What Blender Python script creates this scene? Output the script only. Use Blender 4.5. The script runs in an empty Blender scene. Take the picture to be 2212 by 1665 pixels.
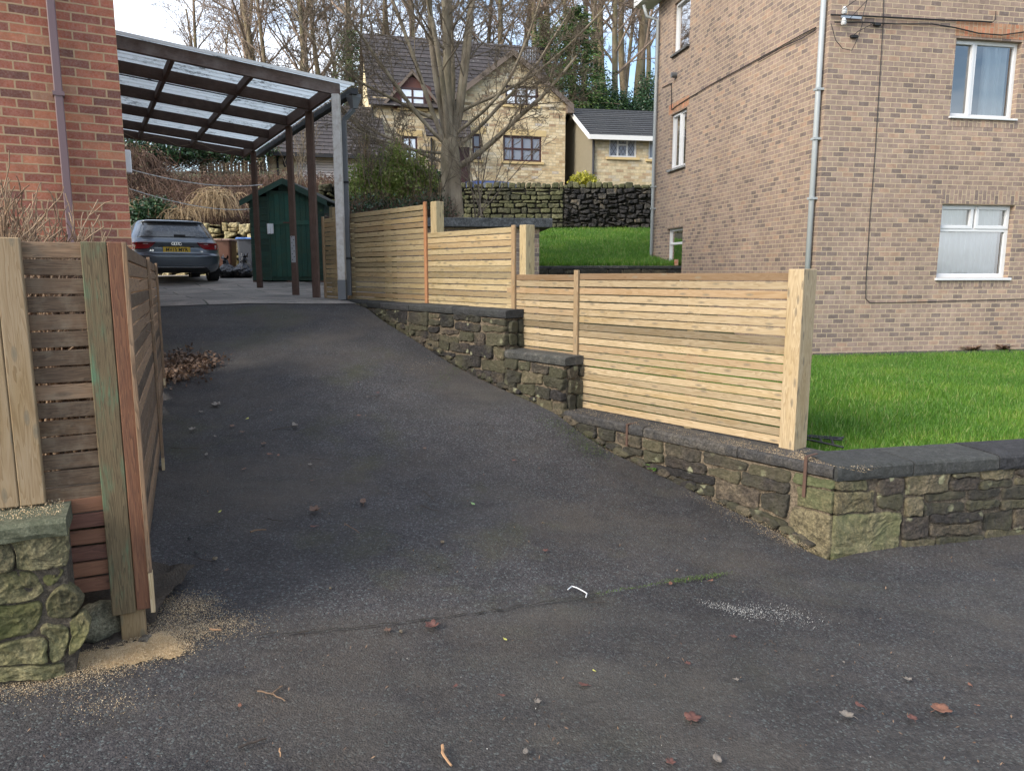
import bpy, math, random
import numpy as np
from mathutils import Vector, noise as mnoise

# ------------------------------------------------------------------ camera, sky, sun, exposure
sc = bpy.context.scene
COL = sc.collection
R = math.radians
cam_data = bpy.data.cameras.new('camera'); cam = bpy.data.objects.new('camera', cam_data); COL.objects.link(cam)
PITCH = R(8.8)
cam_data.sensor_width = 36; cam_data.lens = 36 * 1600 / 2212
cam_data.clip_start = .05; cam_data.clip_end = 2000
cam.location = (0, 0, 0); cam.rotation_euler = (R(90) - PITCH, 0, 0)
sc.camera = cam
SUN_EL, SUN_AZ = 33, 232      # azimuth clockwise from +Y: low winter sun behind the camera, to the left
w = bpy.data.worlds.new('World'); sc.world = w; w.use_nodes = True
wt = w.node_tree; bg = wt.nodes['Background']
sky = wt.nodes.new('ShaderNodeTexSky'); sky.sky_type = 'NISHITA'; sky.sun_disc = False
sky.sun_elevation = R(SUN_EL); sky.sun_rotation = R(SUN_AZ); sky.air_density = 1.0; sky.dust_density = 1.5
tc = wt.nodes.new('ShaderNodeTexCoord'); mp = wt.nodes.new('ShaderNodeMapping')
mp.inputs['Scale'].default_value = (1, 1, 2.6); mp.inputs['Location'].default_value = (.35, .2, .1)
nz = wt.nodes.new('ShaderNodeTexNoise'); nz.inputs['Scale'].default_value = 2.2; nz.inputs['Detail'].default_value = 7
nz.inputs['Roughness'].default_value = .55
rp = wt.nodes.new('ShaderNodeValToRGB'); rp.color_ramp.elements[0].position = .42; rp.color_ramp.elements[1].position = .72
mx = wt.nodes.new('ShaderNodeMix'); mx.data_type = 'RGBA'
mx.inputs['B'].default_value = (8.0, 8.3, 8.8, 1)
wt.links.new(tc.outputs['Generated'], mp.inputs['Vector']); wt.links.new(mp.outputs['Vector'], nz.inputs['Vector'])
wt.links.new(nz.outputs['Fac'], rp.inputs['Fac']); wt.links.new(rp.outputs['Color'], mx.inputs['Factor'])
wt.links.new(sky.outputs['Color'], mx.inputs['A']); wt.links.new(mx.outputs['Result'], bg.inputs['Color'])
bg.inputs['Strength'].default_value = .12
sun_data = bpy.data.lights.new('sun', 'SUN'); sun_data.energy = 1.6; sun_data.angle = R(26); sun_data.color = (1, .94, .84)
sun = bpy.data.objects.new('sun', sun_data); COL.objects.link(sun)
_sd = Vector((math.sin(R(SUN_AZ)) * math.cos(R(SUN_EL)), math.cos(R(SUN_AZ)) * math.cos(R(SUN_EL)), math.sin(R(SUN_EL))))
sun.rotation_euler = _sd.to_track_quat('Z', 'Y').to_euler()
sc.view_settings.view_transform = 'Standard'; sc.view_settings.look = 'None'
sc.view_settings.exposure = 1.3; sc.view_settings.gamma = 1
sc.render.engine = 'CYCLES'
sc.cycles.max_bounces = 6; sc.cycles.transparent_max_bounces = 12
try: sc.cycles.use_denoising = True
except Exception: pass

# ------------------------------------------------------------------ survey helpers: sight lines meeting real planes
F_ = 1600.; CX, CY = 1106., 832.5
CP, SP = math.cos(PITCH), math.sin(PITCH)
def ray(dx, dy):
    u = (dx - CX) / F_; v = (CY - dy) / F_
    return (u, CP + v * SP, v * CP - SP)
def at(dx, dy, Y):
    r = ray(dx, dy); k = Y / r[1]
    return Vector((r[0] * k, Y, r[2] * k))
def onplane(dx, dy, P0, d):
    r = ray(dx, dy)
    k = (P0[0] * d[1] - P0[1] * d[0]) / (r[0] * d[1] - r[1] * d[0])
    X, Y = r[0] * k, r[1] * k
    return ((X - P0[0]) * d[0] + (Y - P0[1]) * d[1], r[2] * k)
def V2(p, d, a, z=0., n=None, off=0.):
    x = p[0] + d[0] * a; y = p[1] + d[1] * a
    if n is not None: x += n[0] * off; y += n[1] * off
    return Vector((x, y, z))

# ------------------------------------------------------------------ objects
def tag(o, label=None, cat=None, group=None, kind=None):
    if label: o['label'] = label
    if cat: o['category'] = cat
    if group: o['group'] = group
    if kind: o['kind'] = kind
    return o
def thing(name, label, cat, loc=(0, 0, 0), rz=0., group=None):
    o = bpy.data.objects.new(name, None); COL.objects.link(o)
    o.empty_display_size = .2; o.location = loc; o.rotation_euler = (0, 0, rz)
    return tag(o, label, cat, group)
def wloc(o):
    v = Vector((0, 0, 0))
    while o is not None: v = v + o.location; o = o.parent
    return v
def copy_tree(o, parent=None):
    c = o.copy(); COL.objects.link(c); c.parent = parent
    for ch in list(o.children): copy_tree(ch, c)
    return c

class MB:
    """collects faces, then links them as ONE mesh object"""
    def __init__(s): s.v = []; s.f = []; s.uv = []; s.tone = []; s.m = []
    def face(s, pts, uv=None, tone=(.5, .5, .5), m=0):
        i = len(s.v); s.v.extend([tuple(p) for p in pts]); s.f.append(tuple(range(i, i + len(pts))))
        if uv is None:
            a, b, c = Vector(pts[0]), Vector(pts[1]), Vector(pts[2]); n = (b - a).cross(c - a)
            if n.length > 1e-12: n.normalize()
            if abs(n.z) > .8: uv = [(p[0], p[1]) for p in pts]
            else:
                t = Vector((0, 0, 1)).cross(n); t.normalize()
                if abs(n.z) < .05: uv = [(t.x * p[0] + t.y * p[1], p[2]) for p in pts]
                else:
                    q = n.cross(t); uv = [(t.dot(Vector(p)), q.dot(Vector(p))) for p in pts]
        s.uv.extend(uv); s.tone.append(tone); s.m.append(m)
    def box(s, o, a, b, c, tone=None, wood=False, m=0):
        """origin corner and three edge vectors; wood: grain along a"""
        o, a, b, c = Vector(o), Vector(a), Vector(b), Vector(c)
        if tone is None: tone = (random.random(), random.random(), random.random())
        la, lb, lc = a.length, b.length, c.length
        if a.cross(b).dot(c) < 0: b, c = c, b; lb, lc = lc, lb
        ou, ov = (random.random() * 40, random.random() * 40) if wood else (0, 0)
        def q(p, e1, e2, l1, l2, w1, sw=False):
            pts = [p, p + e1, p + e1 + e2, p + e2]
            uv = [(0, 0), (l1, 0), (l1, l2), (0, l2)]
            if sw: uv = [(v, u) for u, v in uv]
            uv = [(ou + u, ov + w1 + v) for u, v in uv] if wood else None
            s.face(pts, uv, tone, m)
        q(o, b, a, lb, la, 0, True); q(o + c, a, b, la, lb, .5)
        q(o, a, c, la, lc, 1.); q(o + b, c, a, lc, la, 1.5, True)
        q(o, c, b, lc, lb, 2.); q(o + a, b, c, lb, lc, 2.5)
    def abox(s, x0, x1, y0, y1, z0, z1, **k):
        s.box((x0, y0, z0), (x1 - x0, 0, 0), (0, y1 - y0, 0), (0, 0, z1 - z0), **k)
    def tube(s, pts, r, sides=8, caps=True, tone=(.5, .5, .5)):
        pts = [Vector(p) for p in pts]; n = len(pts)
        if not hasattr(r, '__len__'): r = [r] * n
        rings = []; prev = None
        for i in range(n):
            d = (pts[min(i + 1, n - 1)] - pts[max(i - 1, 0)]); d.normalize()
            if prev is None:
                ref = Vector((0, 0, 1)) if abs(d.z) < .9 else Vector((1, 0, 0))
                x = d.cross(ref)
            else: x = prev - d * prev.dot(d)
            x.normalize(); prev = x; y = d.cross(x)
            rings.append([pts[i] + (x * math.cos(2 * math.pi * k / sides) + y * math.sin(2 * math.pi * k / sides)) * r[i] for k in range(sides)])
        L = 0.
        for i in range(n - 1):
            L2 = L + (pts[i + 1] - pts[i]).length
            for k in range(sides):
                k2 = (k + 1) % sides; c = 2 * math.pi * r[i]
                s.face([rings[i][k], rings[i][k2], rings[i + 1][k2], rings[i + 1][k]],
                       [(L, c * k / sides), (L, c * (k + 1) / sides), (L2, c * (k + 1) / sides), (L2, c * k / sides)], tone)
            L = L2
        if caps:
            s.face(rings[0][::-1], None, tone); s.face(rings[-1], None, tone)
    def build(s, name, mats, parent=None, smooth=False, bevel=0., local=False, merge=False, segs=1):
        if not isinstance(mats, (list, tuple)): mats = [mats]
        off = Vector((0, 0, 0)) if (local or parent is None) else wloc(parent)
        me = bpy.data.meshes.new(name)
        vs = np.array(s.v, dtype=np.float64).reshape(-1, 3) - np.array(off)
        me.from_pydata(vs.tolist(), [], s.f)
        uvl = me.uv_layers.new(name='UVMap'); uvl.data.foreach_set('uv', np.array(s.uv, dtype=np.float32).ravel())
        at_ = me.attributes.new('tone', 'FLOAT_COLOR', 'FACE')
        tn = np.ones((len(s.f), 4), dtype=np.float32); tn[:, :3] = np.array(s.tone, dtype=np.float32)
        at_.data.foreach_set('color', tn.ravel())
        for m_ in mats: me.materials.append(m_)
        me.polygons.foreach_set('material_index', s.m)
        if smooth: me.polygons.foreach_set('use_smooth', [True] * len(s.f))
        if merge:
            import bmesh
            bm = bmesh.new(); bm.from_mesh(me); bmesh.ops.remove_doubles(bm, verts=bm.verts, dist=1e-4); bm.to_mesh(me); bm.free()
        me.update()
        o = bpy.data.objects.new(name, me); COL.objects.link(o); o.parent = parent
        if bevel:
            bv = o.modifiers.new('bevel', 'BEVEL'); bv.width = bevel; bv.segments = segs; bv.limit_method = 'ANGLE'
            if not merge:
                wd = o.modifiers.new('weld', 'WELD'); wd.merge_threshold = 1e-4
                o.modifiers.move(1, 0)
        return o

def np_mesh(name, V, Fq, mat, parent=None, tone=None, uv=None, smooth=False, local=False):
    """V (n,3), Fq (m,k) arrays -> object"""
    V = np.asarray(V, dtype=np.float32); Fq = np.asarray(Fq, dtype=np.int32); m, k = Fq.shape
    if parent is not None and not local: V = V - np.array(wloc(parent), dtype=np.float32)
    me = bpy.data.meshes.new(name)
    me.vertices.add(len(V)); me.vertices.foreach_set('co', V.ravel())
    me.loops.add(m * k); me.loops.foreach_set('vertex_index', Fq.ravel())
    me.polygons.add(m); me.polygons.foreach_set('loop_start', np.arange(0, m * k, k, dtype=np.int32))
    me.polygons.foreach_set('loop_total', np.full(m, k, dtype=np.int32))
    if smooth: me.polygons.foreach_set('use_smooth', np.ones(m, dtype=bool))
    me.update(calc_edges=True)
    if uv is not None:
        l = me.uv_layers.new(name='UVMap'); l.data.foreach_set('uv', np.asarray(uv, dtype=np.float32).ravel())
    a = me.attributes.new('tone', 'FLOAT_COLOR', 'FACE')
    tn = np.ones((m, 4), dtype=np.float32); tn[:, :3] = .5 if tone is None else tone
    a.data.foreach_set('color', tn.ravel())
    for q in (mat if isinstance(mat, (list, tuple)) else [mat]): me.materials.append(q)
    o = bpy.data.objects.new(name, me); COL.objects.link(o); o.parent = parent
    return o

def tubes_np(polys, sides=3):
    """list of (pts (n,3), radii (n)) -> V, F, tone"""
    groups = {}
    for i, (p, r) in enumerate(polys): groups.setdefault(len(p), []).append(i)
    Vs, Fs, Ts = [], [], []; base = 0
    rng = np.random.default_rng(5)
    for n, idx in groups.items():
        P = np.array([polys[i][0] for i in idx], dtype=np.float64); Rr = np.array([polys[i][1] for i in idx], dtype=np.float64)
        m = len(idx)
        D = np.empty_like(P); D[:, 1:-1] = P[:, 2:] - P[:, :-2]; D[:, 0] = P[:, 1] - P[:, 0]; D[:, -1] = P[:, -1] - P[:, -2]
        D /= np.linalg.norm(D, axis=2, keepdims=True) + 1e-9
        ref = np.where(np.abs(D[:, :1, 2:3]) < .9, np.array([0, 0, 1.]), np.array([1., 0, 0])); ref = np.broadcast_to(ref, D.shape)
        X = np.cross(D, ref); X /= np.linalg.norm(X, axis=2, keepdims=True) + 1e-9; Y = np.cross(D, X)
        an = np.arange(sides) * 2 * np.pi / sides
        ring = P[:, :, None] + (X[:, :, None] * np.cos(an)[None, None, :, None] + Y[:, :, None] * np.sin(an)[None, None, :, None]) * Rr[:, :, None, None]
        Vs.append(ring.reshape(-1, 3))
        j, i_, k = np.meshgrid(np.arange(m), np.arange(n - 1), np.arange(sides), indexing='ij')
        k2 = (k + 1) % sides; o = base + j * n * sides
        Fq = np.stack([o + i_ * sides + k, o + i_ * sides + k2, o + (i_ + 1) * sides + k2, o + (i_ + 1) * sides + k], -1).reshape(-1, 4)
        Fs.append(Fq); t = rng.random((m, 3)); Ts.append(np.repeat(t, (n - 1) * sides, axis=0)); base += m * n * sides
    return np.concatenate(Vs), np.concatenate(Fs), np.concatenate(Ts)

def leaf_quads(P, size, rng, up=0., aspect=.6, fold=True, dirs=None):
    """P (n,3) -> quads; size array or scalar"""
    n = len(P); size = np.broadcast_to(size, n)[:, None]
    a = rng.normal(size=(n, 3)) if dirs is None else dirs + rng.normal(size=(n, 3)) * .35
    a /= np.linalg.norm(a, axis=1, keepdims=True)
    b = rng.normal(size=(n, 3)); b[:, 2] += up; b -= a * (a * b).sum(1, keepdims=True); b /= np.linalg.norm(b, axis=1, keepdims=True) + 1e-9
    c = np.cross(a, b)
    v = np.stack([P - a * size * .5, P + c * size * aspect * .5, P + a * size * .5, P - c * size * aspect * .5], 1).reshape(-1, 3)
    f = np.arange(4 * n).reshape(n, 4)
    return v, f
def join_np(parts):
    Vs, Fs, Ts = [], [], []; b = 0
    for v, f, t in parts: Vs.append(v); Fs.append(f + b); Ts.append(t); b += len(v)
    return np.concatenate(Vs), np.concatenate(Fs), np.concatenate(Ts)

# ------------------------------------------------------------------ material helper
class G:
    def __init__(s, name):
        s.mat = bpy.data.materials.new(name); s.mat.use_nodes = True; s.t = s.mat.node_tree
        s.p = s.t.nodes['Principled BSDF']; s.out = s.t.nodes['Material Output']
    def n(s, typ, **kw):
        nd = s.t.nodes.new('ShaderNode' + typ)
        for k, v in kw.items(): setattr(nd, k, v)
        return nd
    def set(s, sock, v):
        if isinstance(v, bpy.types.NodeSocket): s.t.links.new(v, sock)
        elif v is not None:
            if hasattr(sock.default_value, '__len__') and hasattr(v, '__len__') and len(v) == 3 and len(sock.default_value) == 4: v = (*v, 1)
            sock.default_value = v
    def co(s, kind='Object', scale=None, rot=None, loc=None):
        o = s.n('TexCoord').outputs[kind]
        if scale is None and rot is None and loc is None: return o
        m = s.n('Mapping'); s.set(m.inputs['Vector'], o)
        if scale is not None: m.inputs['Scale'].default_value = scale if hasattr(scale, '__len__') else (scale,) * 3
        if rot is not None: m.inputs['Rotation'].default_value = rot
        if loc is not None: m.inputs['Location'].default_value = loc
        return m.outputs[0]
    def noise(s, vec, scale=5, detail=4, rough=.55, dist=0., out='Fac'):
        k = s.n('TexNoise'); s.set(k.inputs['Vector'], vec); s.set(k.inputs['Scale'], scale)
        k.inputs['Detail'].default_value = detail; k.inputs['Roughness'].default_value = rough; k.inputs['Distortion'].default_value = dist
        return k.outputs[out]
    def voro(s, vec, scale=5, feature='F1', out='Distance', rand=1.):
        k = s.n('TexVoronoi', feature=feature); s.set(k.inputs['Vector'], vec); k.inputs['Scale'].default_value = scale
        k.inputs['Randomness'].default_value = rand
        return k.outputs[out]
    def ramp(s, fac, stops, interp='LINEAR'):
        k = s.n('ValToRGB'); s.set(k.inputs['Fac'], fac); cr = k.color_ramp; cr.interpolation = interp
        while len(cr.elements) < len(stops): cr.elements.new(.5)
        for e, (p, c) in zip(cr.elements, stops):
            e.position = p; e.color = (c, c, c, 1) if not hasattr(c, '__len__') else (*c, 1)
        return k.outputs['Color']
    def mix(s, fac, a, b, blend='MIX'):
        k = s.n('Mix', data_type='RGBA', blend_type=blend); s.set(k.inputs['Factor'], fac); s.set(k.inputs['A'], a); s.set(k.inputs['B'], b)
        return k.outputs['Result']
    def math(s, op, a, b=None, clamp=False):
        k = s.n('Math', operation=op, use_clamp=clamp); s.set(k.inputs[0], a)
        if b is not None: s.set(k.inputs[1], b)
        return k.outputs[0]
    def attr(s):
        k = s.n('Attribute', attribute_name='tone'); x = s.n('SeparateColor'); s.set(x.inputs[0], k.outputs['Color'])
        return x.outputs[0], x.outputs[1], x.outputs[2]
    def bump(s, h, strength=.5, dist=.01, normal=None):
        k = s.n('Bump'); s.set(k.inputs['Height'], h); k.inputs['Strength'].default_value = strength; k.inputs['Distance'].default_value = dist
        if normal is not None: s.set(k.inputs['Normal'], normal)
        return k.outputs[0]
    def fin(s, col=None, rough=None, normal=None, metal=None, spec=None, **kw):
        s.set(s.p.inputs['Base Color'], col); s.set(s.p.inputs['Roughness'], rough); s.set(s.p.inputs['Normal'], normal)
        s.set(s.p.inputs['Metallic'], metal); s.set(s.p.inputs['Specular IOR Level'], spec)
        for k, v in kw.items(): s.set(s.p.inputs[k.replace('_', ' ')], v)
        return s.mat

def simple(name, col, rough=.6, metal=0., nscale=8., var=.15, bump=.1, bd=.003, spec=None):
    g = G(name); c = g.co('Object'); n1 = g.noise(c, nscale, 5); n2 = g.noise(c, nscale * 9, 3)
    dark = tuple(x * (1 - var) for x in col); lite = tuple(min(1, x * (1 + var)) for x in col)
    colr = g.mix(n1, dark, lite)
    return g.fin(colr, g.ramp(n1, [(.3, max(0, rough - .08)), (.7, min(1, rough + .08))]), g.bump(n2, bump, bd), metal, spec)

def brick_mat(name, stops, mortar, bw=.225, rh=.075, ms=.010, stain=None, bump=.6, groove=0.):
    g = G(name); uv = g.co('UV'); c = g.co('Object')
    wob = g.noise(uv, 9, 2, out='Color')
    vv = g.n('VectorMath', operation='MULTIPLY_ADD'); g.set(vv.inputs[0], wob); vv.inputs[1].default_value = (.007, .007, 0); g.set(vv.inputs[2], uv)
    b = g.n('TexBrick'); g.set(b.inputs['Vector'], vv.outputs[0]); b.inputs['Scale'].default_value = 1
    b.inputs['Brick Width'].default_value = bw; b.inputs['Row Height'].default_value = rh; b.inputs['Mortar Size'].default_value = ms / 2 * 1.2
    b.inputs['Mortar Smooth'].default_value = .25; b.inputs['Bias'].default_value = 0
    b.inputs['Color1'].default_value = (0, 0, 0, 1); b.inputs['Color2'].default_value = (1, 1, 1, 1)
    tone = g.ramp(b.outputs['Color'], stops)
    fine = g.noise(c, 60, 4, .7); big = g.noise(c, .7, 4, .6); med = g.noise(c, 9, 3)
    tone = g.mix(g.ramp(fine, [(.3, .0), (.75, .45)]), tone, g.mix(.5, tone, (.55, .5, .45)), 'MIX')
    tone = g.mix(.55, tone, g.ramp(med, [(.3, .6), (.7, 1.3)]), 'MULTIPLY')
    mo = g.mix(fine, tuple(m * .75 for m in mortar), tuple(m * 1.15 for m in mortar))
    col = g.mix(b.outputs['Fac'], tone, mo)
    col = g.mix(.5, col, g.ramp(big, [(.3, .75), (.7, 1.2)]), 'MULTIPLY')
    if stain:
        z = g.n('SeparateXYZ'); g.set(z.inputs[0], g.co('Object')); zz = g.math('ADD', z.outputs[2], g.math('MULTIPLY', big, stain[1]))
        col = g.mix(g.ramp(g.math('SUBTRACT', zz, stain[0]), [(0, .65), (.35, 0)]), col, stain[2])
    h = g.math('SUBTRACT', g.math('MULTIPLY', fine, .25), b.outputs['Fac'])
    if groove:
        wv = g.n('TexWave', wave_type='BANDS', bands_direction='Y'); g.set(wv.inputs['Vector'], uv); wv.inputs['Scale'].default_value = groove
        wv.inputs['Distortion'].default_value = 1.5; wv.inputs['Detail'].default_value = 3
        h = g.math('ADD', h, g.math('MULTIPLY', wv.outputs['Fac'], .25))
    return g.fin(col, .88, g.bump(h, bump, .008))

def wood_mat(name, stops, var=.35, rough=.75, knots=True, tint=True, streak=None, grain=1., bump=.35, dirt=None):
    g = G(name); uv = g.co('UV'); t1, t2, t3 = g.attr()
    m = g.n('Mapping'); g.set(m.inputs['Vector'], uv); m.inputs['Scale'].default_value = (1.3, 16 * grain, 1)
    off = g.n('CombineXYZ'); g.set(off.inputs[0], g.math('MULTIPLY', t2, 37)); g.set(off.inputs[1], g.math('MULTIPLY', t3, 53)); g.set(m.inputs['Location'], off.outputs[0])
    n1 = g.noise(m.outputs[0], 1.6, 3, .5, .6)
    rings = g.math('FRACT', g.math('MULTIPLY', n1, 9))
    rings = g.ramp(rings, [(0, 0), (.75, .8), (.93, 1), (1, .1)])
    fib = g.n('Mapping'); g.set(fib.inputs['Vector'], uv); fib.inputs['Scale'].default_value = (3, 160, 1); nf = g.noise(fib.outputs[0], 2, 4, .7)
    f = g.math('ADD', g.math('MULTIPLY', rings, .55), g.math('MULTIPLY', nf, .45))
    col = g.ramp(f, stops)
    col = g.mix(1, col, g.ramp(t1, [(0, 1 - var), (.5, 1), (1, 1 + var * .7)]), 'MULTIPLY')
    if tint: col = g.mix(g.ramp(t2, [(.6, 0), (1, .45)]), col, g.mix(.5, col, (.42, .2, .08)))
    if knots:
        sm = g.n('Mapping'); g.set(sm.inputs['Vector'], uv); sm.inputs['Scale'].default_value = (.9, 5, 1); g.set(sm.inputs['Location'], off.outputs[0]); ns = g.noise(sm.outputs[0], 1.3, 3, .6)
        col = g.mix(g.ramp(ns, [(.5, 0), (.68, .55)]), col, g.mix(1, col, (.80, .72, .50), 'MULTIPLY'))
    if knots:
        kv = g.n('Mapping'); g.set(kv.inputs['Vector'], uv); kv.inputs['Scale'].default_value = (3.4, 11, 1); g.set(kv.inputs['Location'], off.outputs[0])
        kn = g.n('TexVoronoi', voronoi_dimensions='2D'); g.set(kn.inputs['Vector'], kv.outputs[0]); kn.inputs['Scale'].default_value = 1; k = kn.outputs['Distance']; kf = g.ramp(k, [(.035, .9), (.07, .55), (.085, .75), (.13, 0)])
        col = g.mix(kf, col, tuple(x * .45 for x in stops[0][1]))
    if streak: col = streak(g, col, uv)
    if dirt:
        dn = g.noise(g.co('Object'), dirt[0], 5, .65); col = g.mix(g.ramp(dn, [(.45, 0), (.7, dirt[1])]), col, dirt[2])
    h = g.math('ADD', g.math('MULTIPLY', rings, .4), nf)
    return g.fin(col, rough, g.bump(h, bump, .002))

def stone_mat(name, stops, lichen=.0, lich_col=(.32, .32, .2), moss=0., moss_col=(.09, .13, .03), scale=1., bump=.8, moss_z=None):
    g = G(name); c = g.co('Object'); t1, t2, t3 = g.attr()
    n1 = g.noise(c, 6 * scale, 6, .65); n2 = g.noise(c, 45 * scale, 5, .7); n3 = g.noise(c, 2.2 * scale, 4, .6)
    f = g.math('ADD', g.math('MULTIPLY', t1, .65), g.math('MULTIPLY', g.math('SUBTRACT', n1, .32), .95), True)
    col = g.ramp(f, stops)
    n4 = g.noise(c, 110 * scale, 4, .8); n5 = g.noise(g.co('Object', loc=(4, 4, 4)), 17 * scale, 5, .75)
    col = g.mix(.9, col, g.ramp(n2, [(.32, .4), (.5, .95), (.7, 1.75)]), 'MULTIPLY'); col = g.mix(.8, col, g.ramp(n5, [(.35, .45), (.5, 1), (.66, 1.6)]), 'MULTIPLY'); col = g.mix(.6, col, g.ramp(n4, [(.35, .5), (.68, 1.6)]), 'MULTIPLY')
    if lichen:
        v = g.voro(g.co('Object', loc=(3, 1, 7)), 10 * scale, out='Distance'); mask = g.noise(c, 3.4 * scale, 2)
        lf = g.math('MULTIPLY', g.ramp(g.math('ADD', v, g.math('ADD', g.math('MULTIPLY', n2, .5), g.math('MULTIPLY', n5, .55))), [(.70, 1), (.80, 0)]), g.ramp(mask, [(.5, 0), (.6, lichen)]))
        col = g.mix(lf, col, lich_col)
    if moss: col = g.mix(g.ramp(g.math('ADD', g.math('MULTIPLY', n3, .7), g.math('MULTIPLY', t2, .3)), [(.38, 0), (.6, moss)]), col, moss_col)
    h = g.math('ADD', g.math('ADD', g.math('MULTIPLY', n1, .5), g.math('MULTIPLY', n5, .5)), g.math('ADD', g.math('MULTIPLY', n2, .4), g.math('MULTIPLY', n4, .2)))
    return g.fin(col, .92, g.bump(h, bump, .022))

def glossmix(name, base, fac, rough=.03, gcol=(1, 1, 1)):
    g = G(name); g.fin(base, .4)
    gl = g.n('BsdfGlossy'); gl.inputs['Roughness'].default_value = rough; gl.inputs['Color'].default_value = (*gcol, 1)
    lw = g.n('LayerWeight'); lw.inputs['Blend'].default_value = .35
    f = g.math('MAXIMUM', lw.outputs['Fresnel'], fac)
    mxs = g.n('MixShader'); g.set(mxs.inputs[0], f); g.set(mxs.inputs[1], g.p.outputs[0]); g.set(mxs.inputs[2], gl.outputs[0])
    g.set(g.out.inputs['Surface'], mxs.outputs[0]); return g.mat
def glass_mat(name, fac=.16, tint=(.85, .9, .9)):
    g = G(name); tr = g.n('BsdfTransparent'); tr.inputs['Color'].default_value = (*tint, 1)
    gl = g.n('BsdfGlossy'); gl.inputs['Roughness'].default_value = .02
    wv = g.noise(g.co('Object'), 1.5, 2); g.set(gl.inputs['Normal'], g.bump(wv, .06, .02))
    lw = g.n('LayerWeight'); lw.inputs['Blend'].default_value = .45
    f = g.math('MAXIMUM', lw.outputs['Fresnel'], fac)
    mxs = g.n('MixShader'); g.set(mxs.inputs[0], f); g.set(mxs.inputs[1], tr.outputs[0]); g.set(mxs.inputs[2], gl.outputs[0])
    g.set(g.out.inputs['Surface'], mxs.outputs[0]); return g.mat
def leaf_mat(name, stops, transl=.3, rough=.6):
    g = G(name); t1, t2, t3 = g.attr(); col = g.ramp(t1, stops)
    g.fin(col, rough); tl = g.n('BsdfTranslucent'); g.set(tl.inputs['Color'], col)
    mxs = g.n('MixShader'); mxs.inputs[0].default_value = transl; g.set(mxs.inputs[1], g.p.outputs[0]); g.set(mxs.inputs[2], tl.outputs[0])
    g.set(g.out.inputs['Surface'], mxs.outputs[0]); return g.mat
# ------------------------------------------------------------------ materials
random.seed(7)
MT = {}
MT['brick_red'] = brick_mat('red brick', [(0, (.13, .034, .020)), (.3, (.24, .058, .030)), (.7, (.33, .085, .038)), (.9, (.42, .14, .06)), (1, (.26, .15, .09))], (.42, .29, .17), bw=.235, rh=.0785, ms=.013, groove=60)
MT['brick_brown'] = brick_mat('brown brick', [(0, (.135, .095, .082)), (.15, (.175, .124, .104)), (.24, (.235, .16, .125)), (.45, (.26, .182, .143)), (.6, (.30, .205, .155)), (.8, (.285, .205, .155)), (1, (.36, .225, .15))], (.49, .39, .265), bw=.19, rh=.077, ms=.012, stain=(-.35, .5, (.36, .22, .14)), groove=0)
MT['brick_orange'] = brick_mat('orange soldier brick', [(0, (.30, .15, .08)), (.5, (.40, .19, .09)), (1, (.50, .16, .07))], (.40, .30, .2), bw=.225, rh=.077, ms=.012)
MT['wood_new'] = wood_mat('new pale timber', [(0, (.43, .345, .225)), (.45, (.375, .285, .17)), (.8, (.27, .195, .105)), (1, (.16, .105, .055))], var=.6)
MT['wood_new_green'] = wood_mat('treated timber slats', [(0, (.41, .335, .205)), (.45, (.36, .28, .155)), (.8, (.26, .195, .10)), (1, (.16, .115, .06))], var=.55)
MT['wood_orange'] = wood_mat('orange tinted batten', [(0, (.50, .26, .12)), (.5, (.45, .21, .10)), (1, (.30, .13, .06))], var=.2)
MT['wood_old'] = wood_mat('weathered brown timber', [(0, (.25, .16, .095)), (.45, (.17, .105, .06)), (.8, (.095, .057, .033)), (1, (.045, .027, .017))], var=.75, grain=1.4, dirt=(14, .45, (.24, .19, .13)))
MT['wood_red'] = wood_mat('red brown cut slats', [(0, (.18, .085, .055)), (.5, (.14, .06, .04)), (1, (.07, .03, .02))], var=.25)
MT['wood_dark'] = wood_mat('dark brown stained timber', [(0, (.115, .062, .042)), (.5, (.082, .044, .030)), (1, (.042, .024, .018))], tint=False, var=.3, knots=False, dirt=(9, .25, (.16, .11, .09)))
MT['wood_fascia'] = wood_mat('worn brown fascia', [(0, (.15, .095, .075)), (.5, (.11, .068, .052)), (1, (.06, .038, .03))], tint=False, var=.2, knots=False, dirt=(3, .6, (.24, .20, .18)))
MT['wood_white'] = wood_mat('peeling white painted timber', [(0, (.52, .50, .47)), (.7, (.46, .44, .41)), (1, (.34, .32, .3))], tint=False, var=.1, knots=False, dirt=(16, .6, (.26, .20, .16)))
MT['wood_grey'] = wood_mat('silvered palings', [(0, (.46, .41, .32)), (.5, (.38, .34, .26)), (1, (.25, .22, .17))], var=.25, knots=False)
def _gs(g, col, uv):
    s = g.n('SeparateXYZ'); g.set(s.inputs[0], g.co('Object')); z = s.outputs[2]
    n = g.noise(g.co('Object', scale=(40, 40, 5)), 1, 5, .7); n2 = g.noise(g.co('Object', scale=(9, 9, 3.2)), 1, 3)
    return g.mix(g.math('MULTIPLY', g.ramp(n, [(.45, .0), (.62, .85)]), g.ramp(n2, [(.47, 0), (.60, .85)])), col, (.085, .20, .11))
MT['wood_green_board'] = wood_mat('green smeared board', [(0, (.20, .145, .075)), (.5, (.14, .10, .05)), (.8, (.075, .052, .026)), (1, (.035, .024, .013))], var=.1, grain=2.2, knots=False, streak=_gs, bump=.6)
MT['wood_red_board'] = wood_mat('red brown board', [(0, (.24, .115, .055)), (.5, (.17, .07, .035)), (.8, (.11, .05, .028)), (1, (.06, .03, .018))], var=.15, grain=1.3, knots=False, bump=.5)
MT['sawn'] = simple('fresh sawn timber end', (.50, .34, .17), .8, var=.2, nscale=30)
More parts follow.
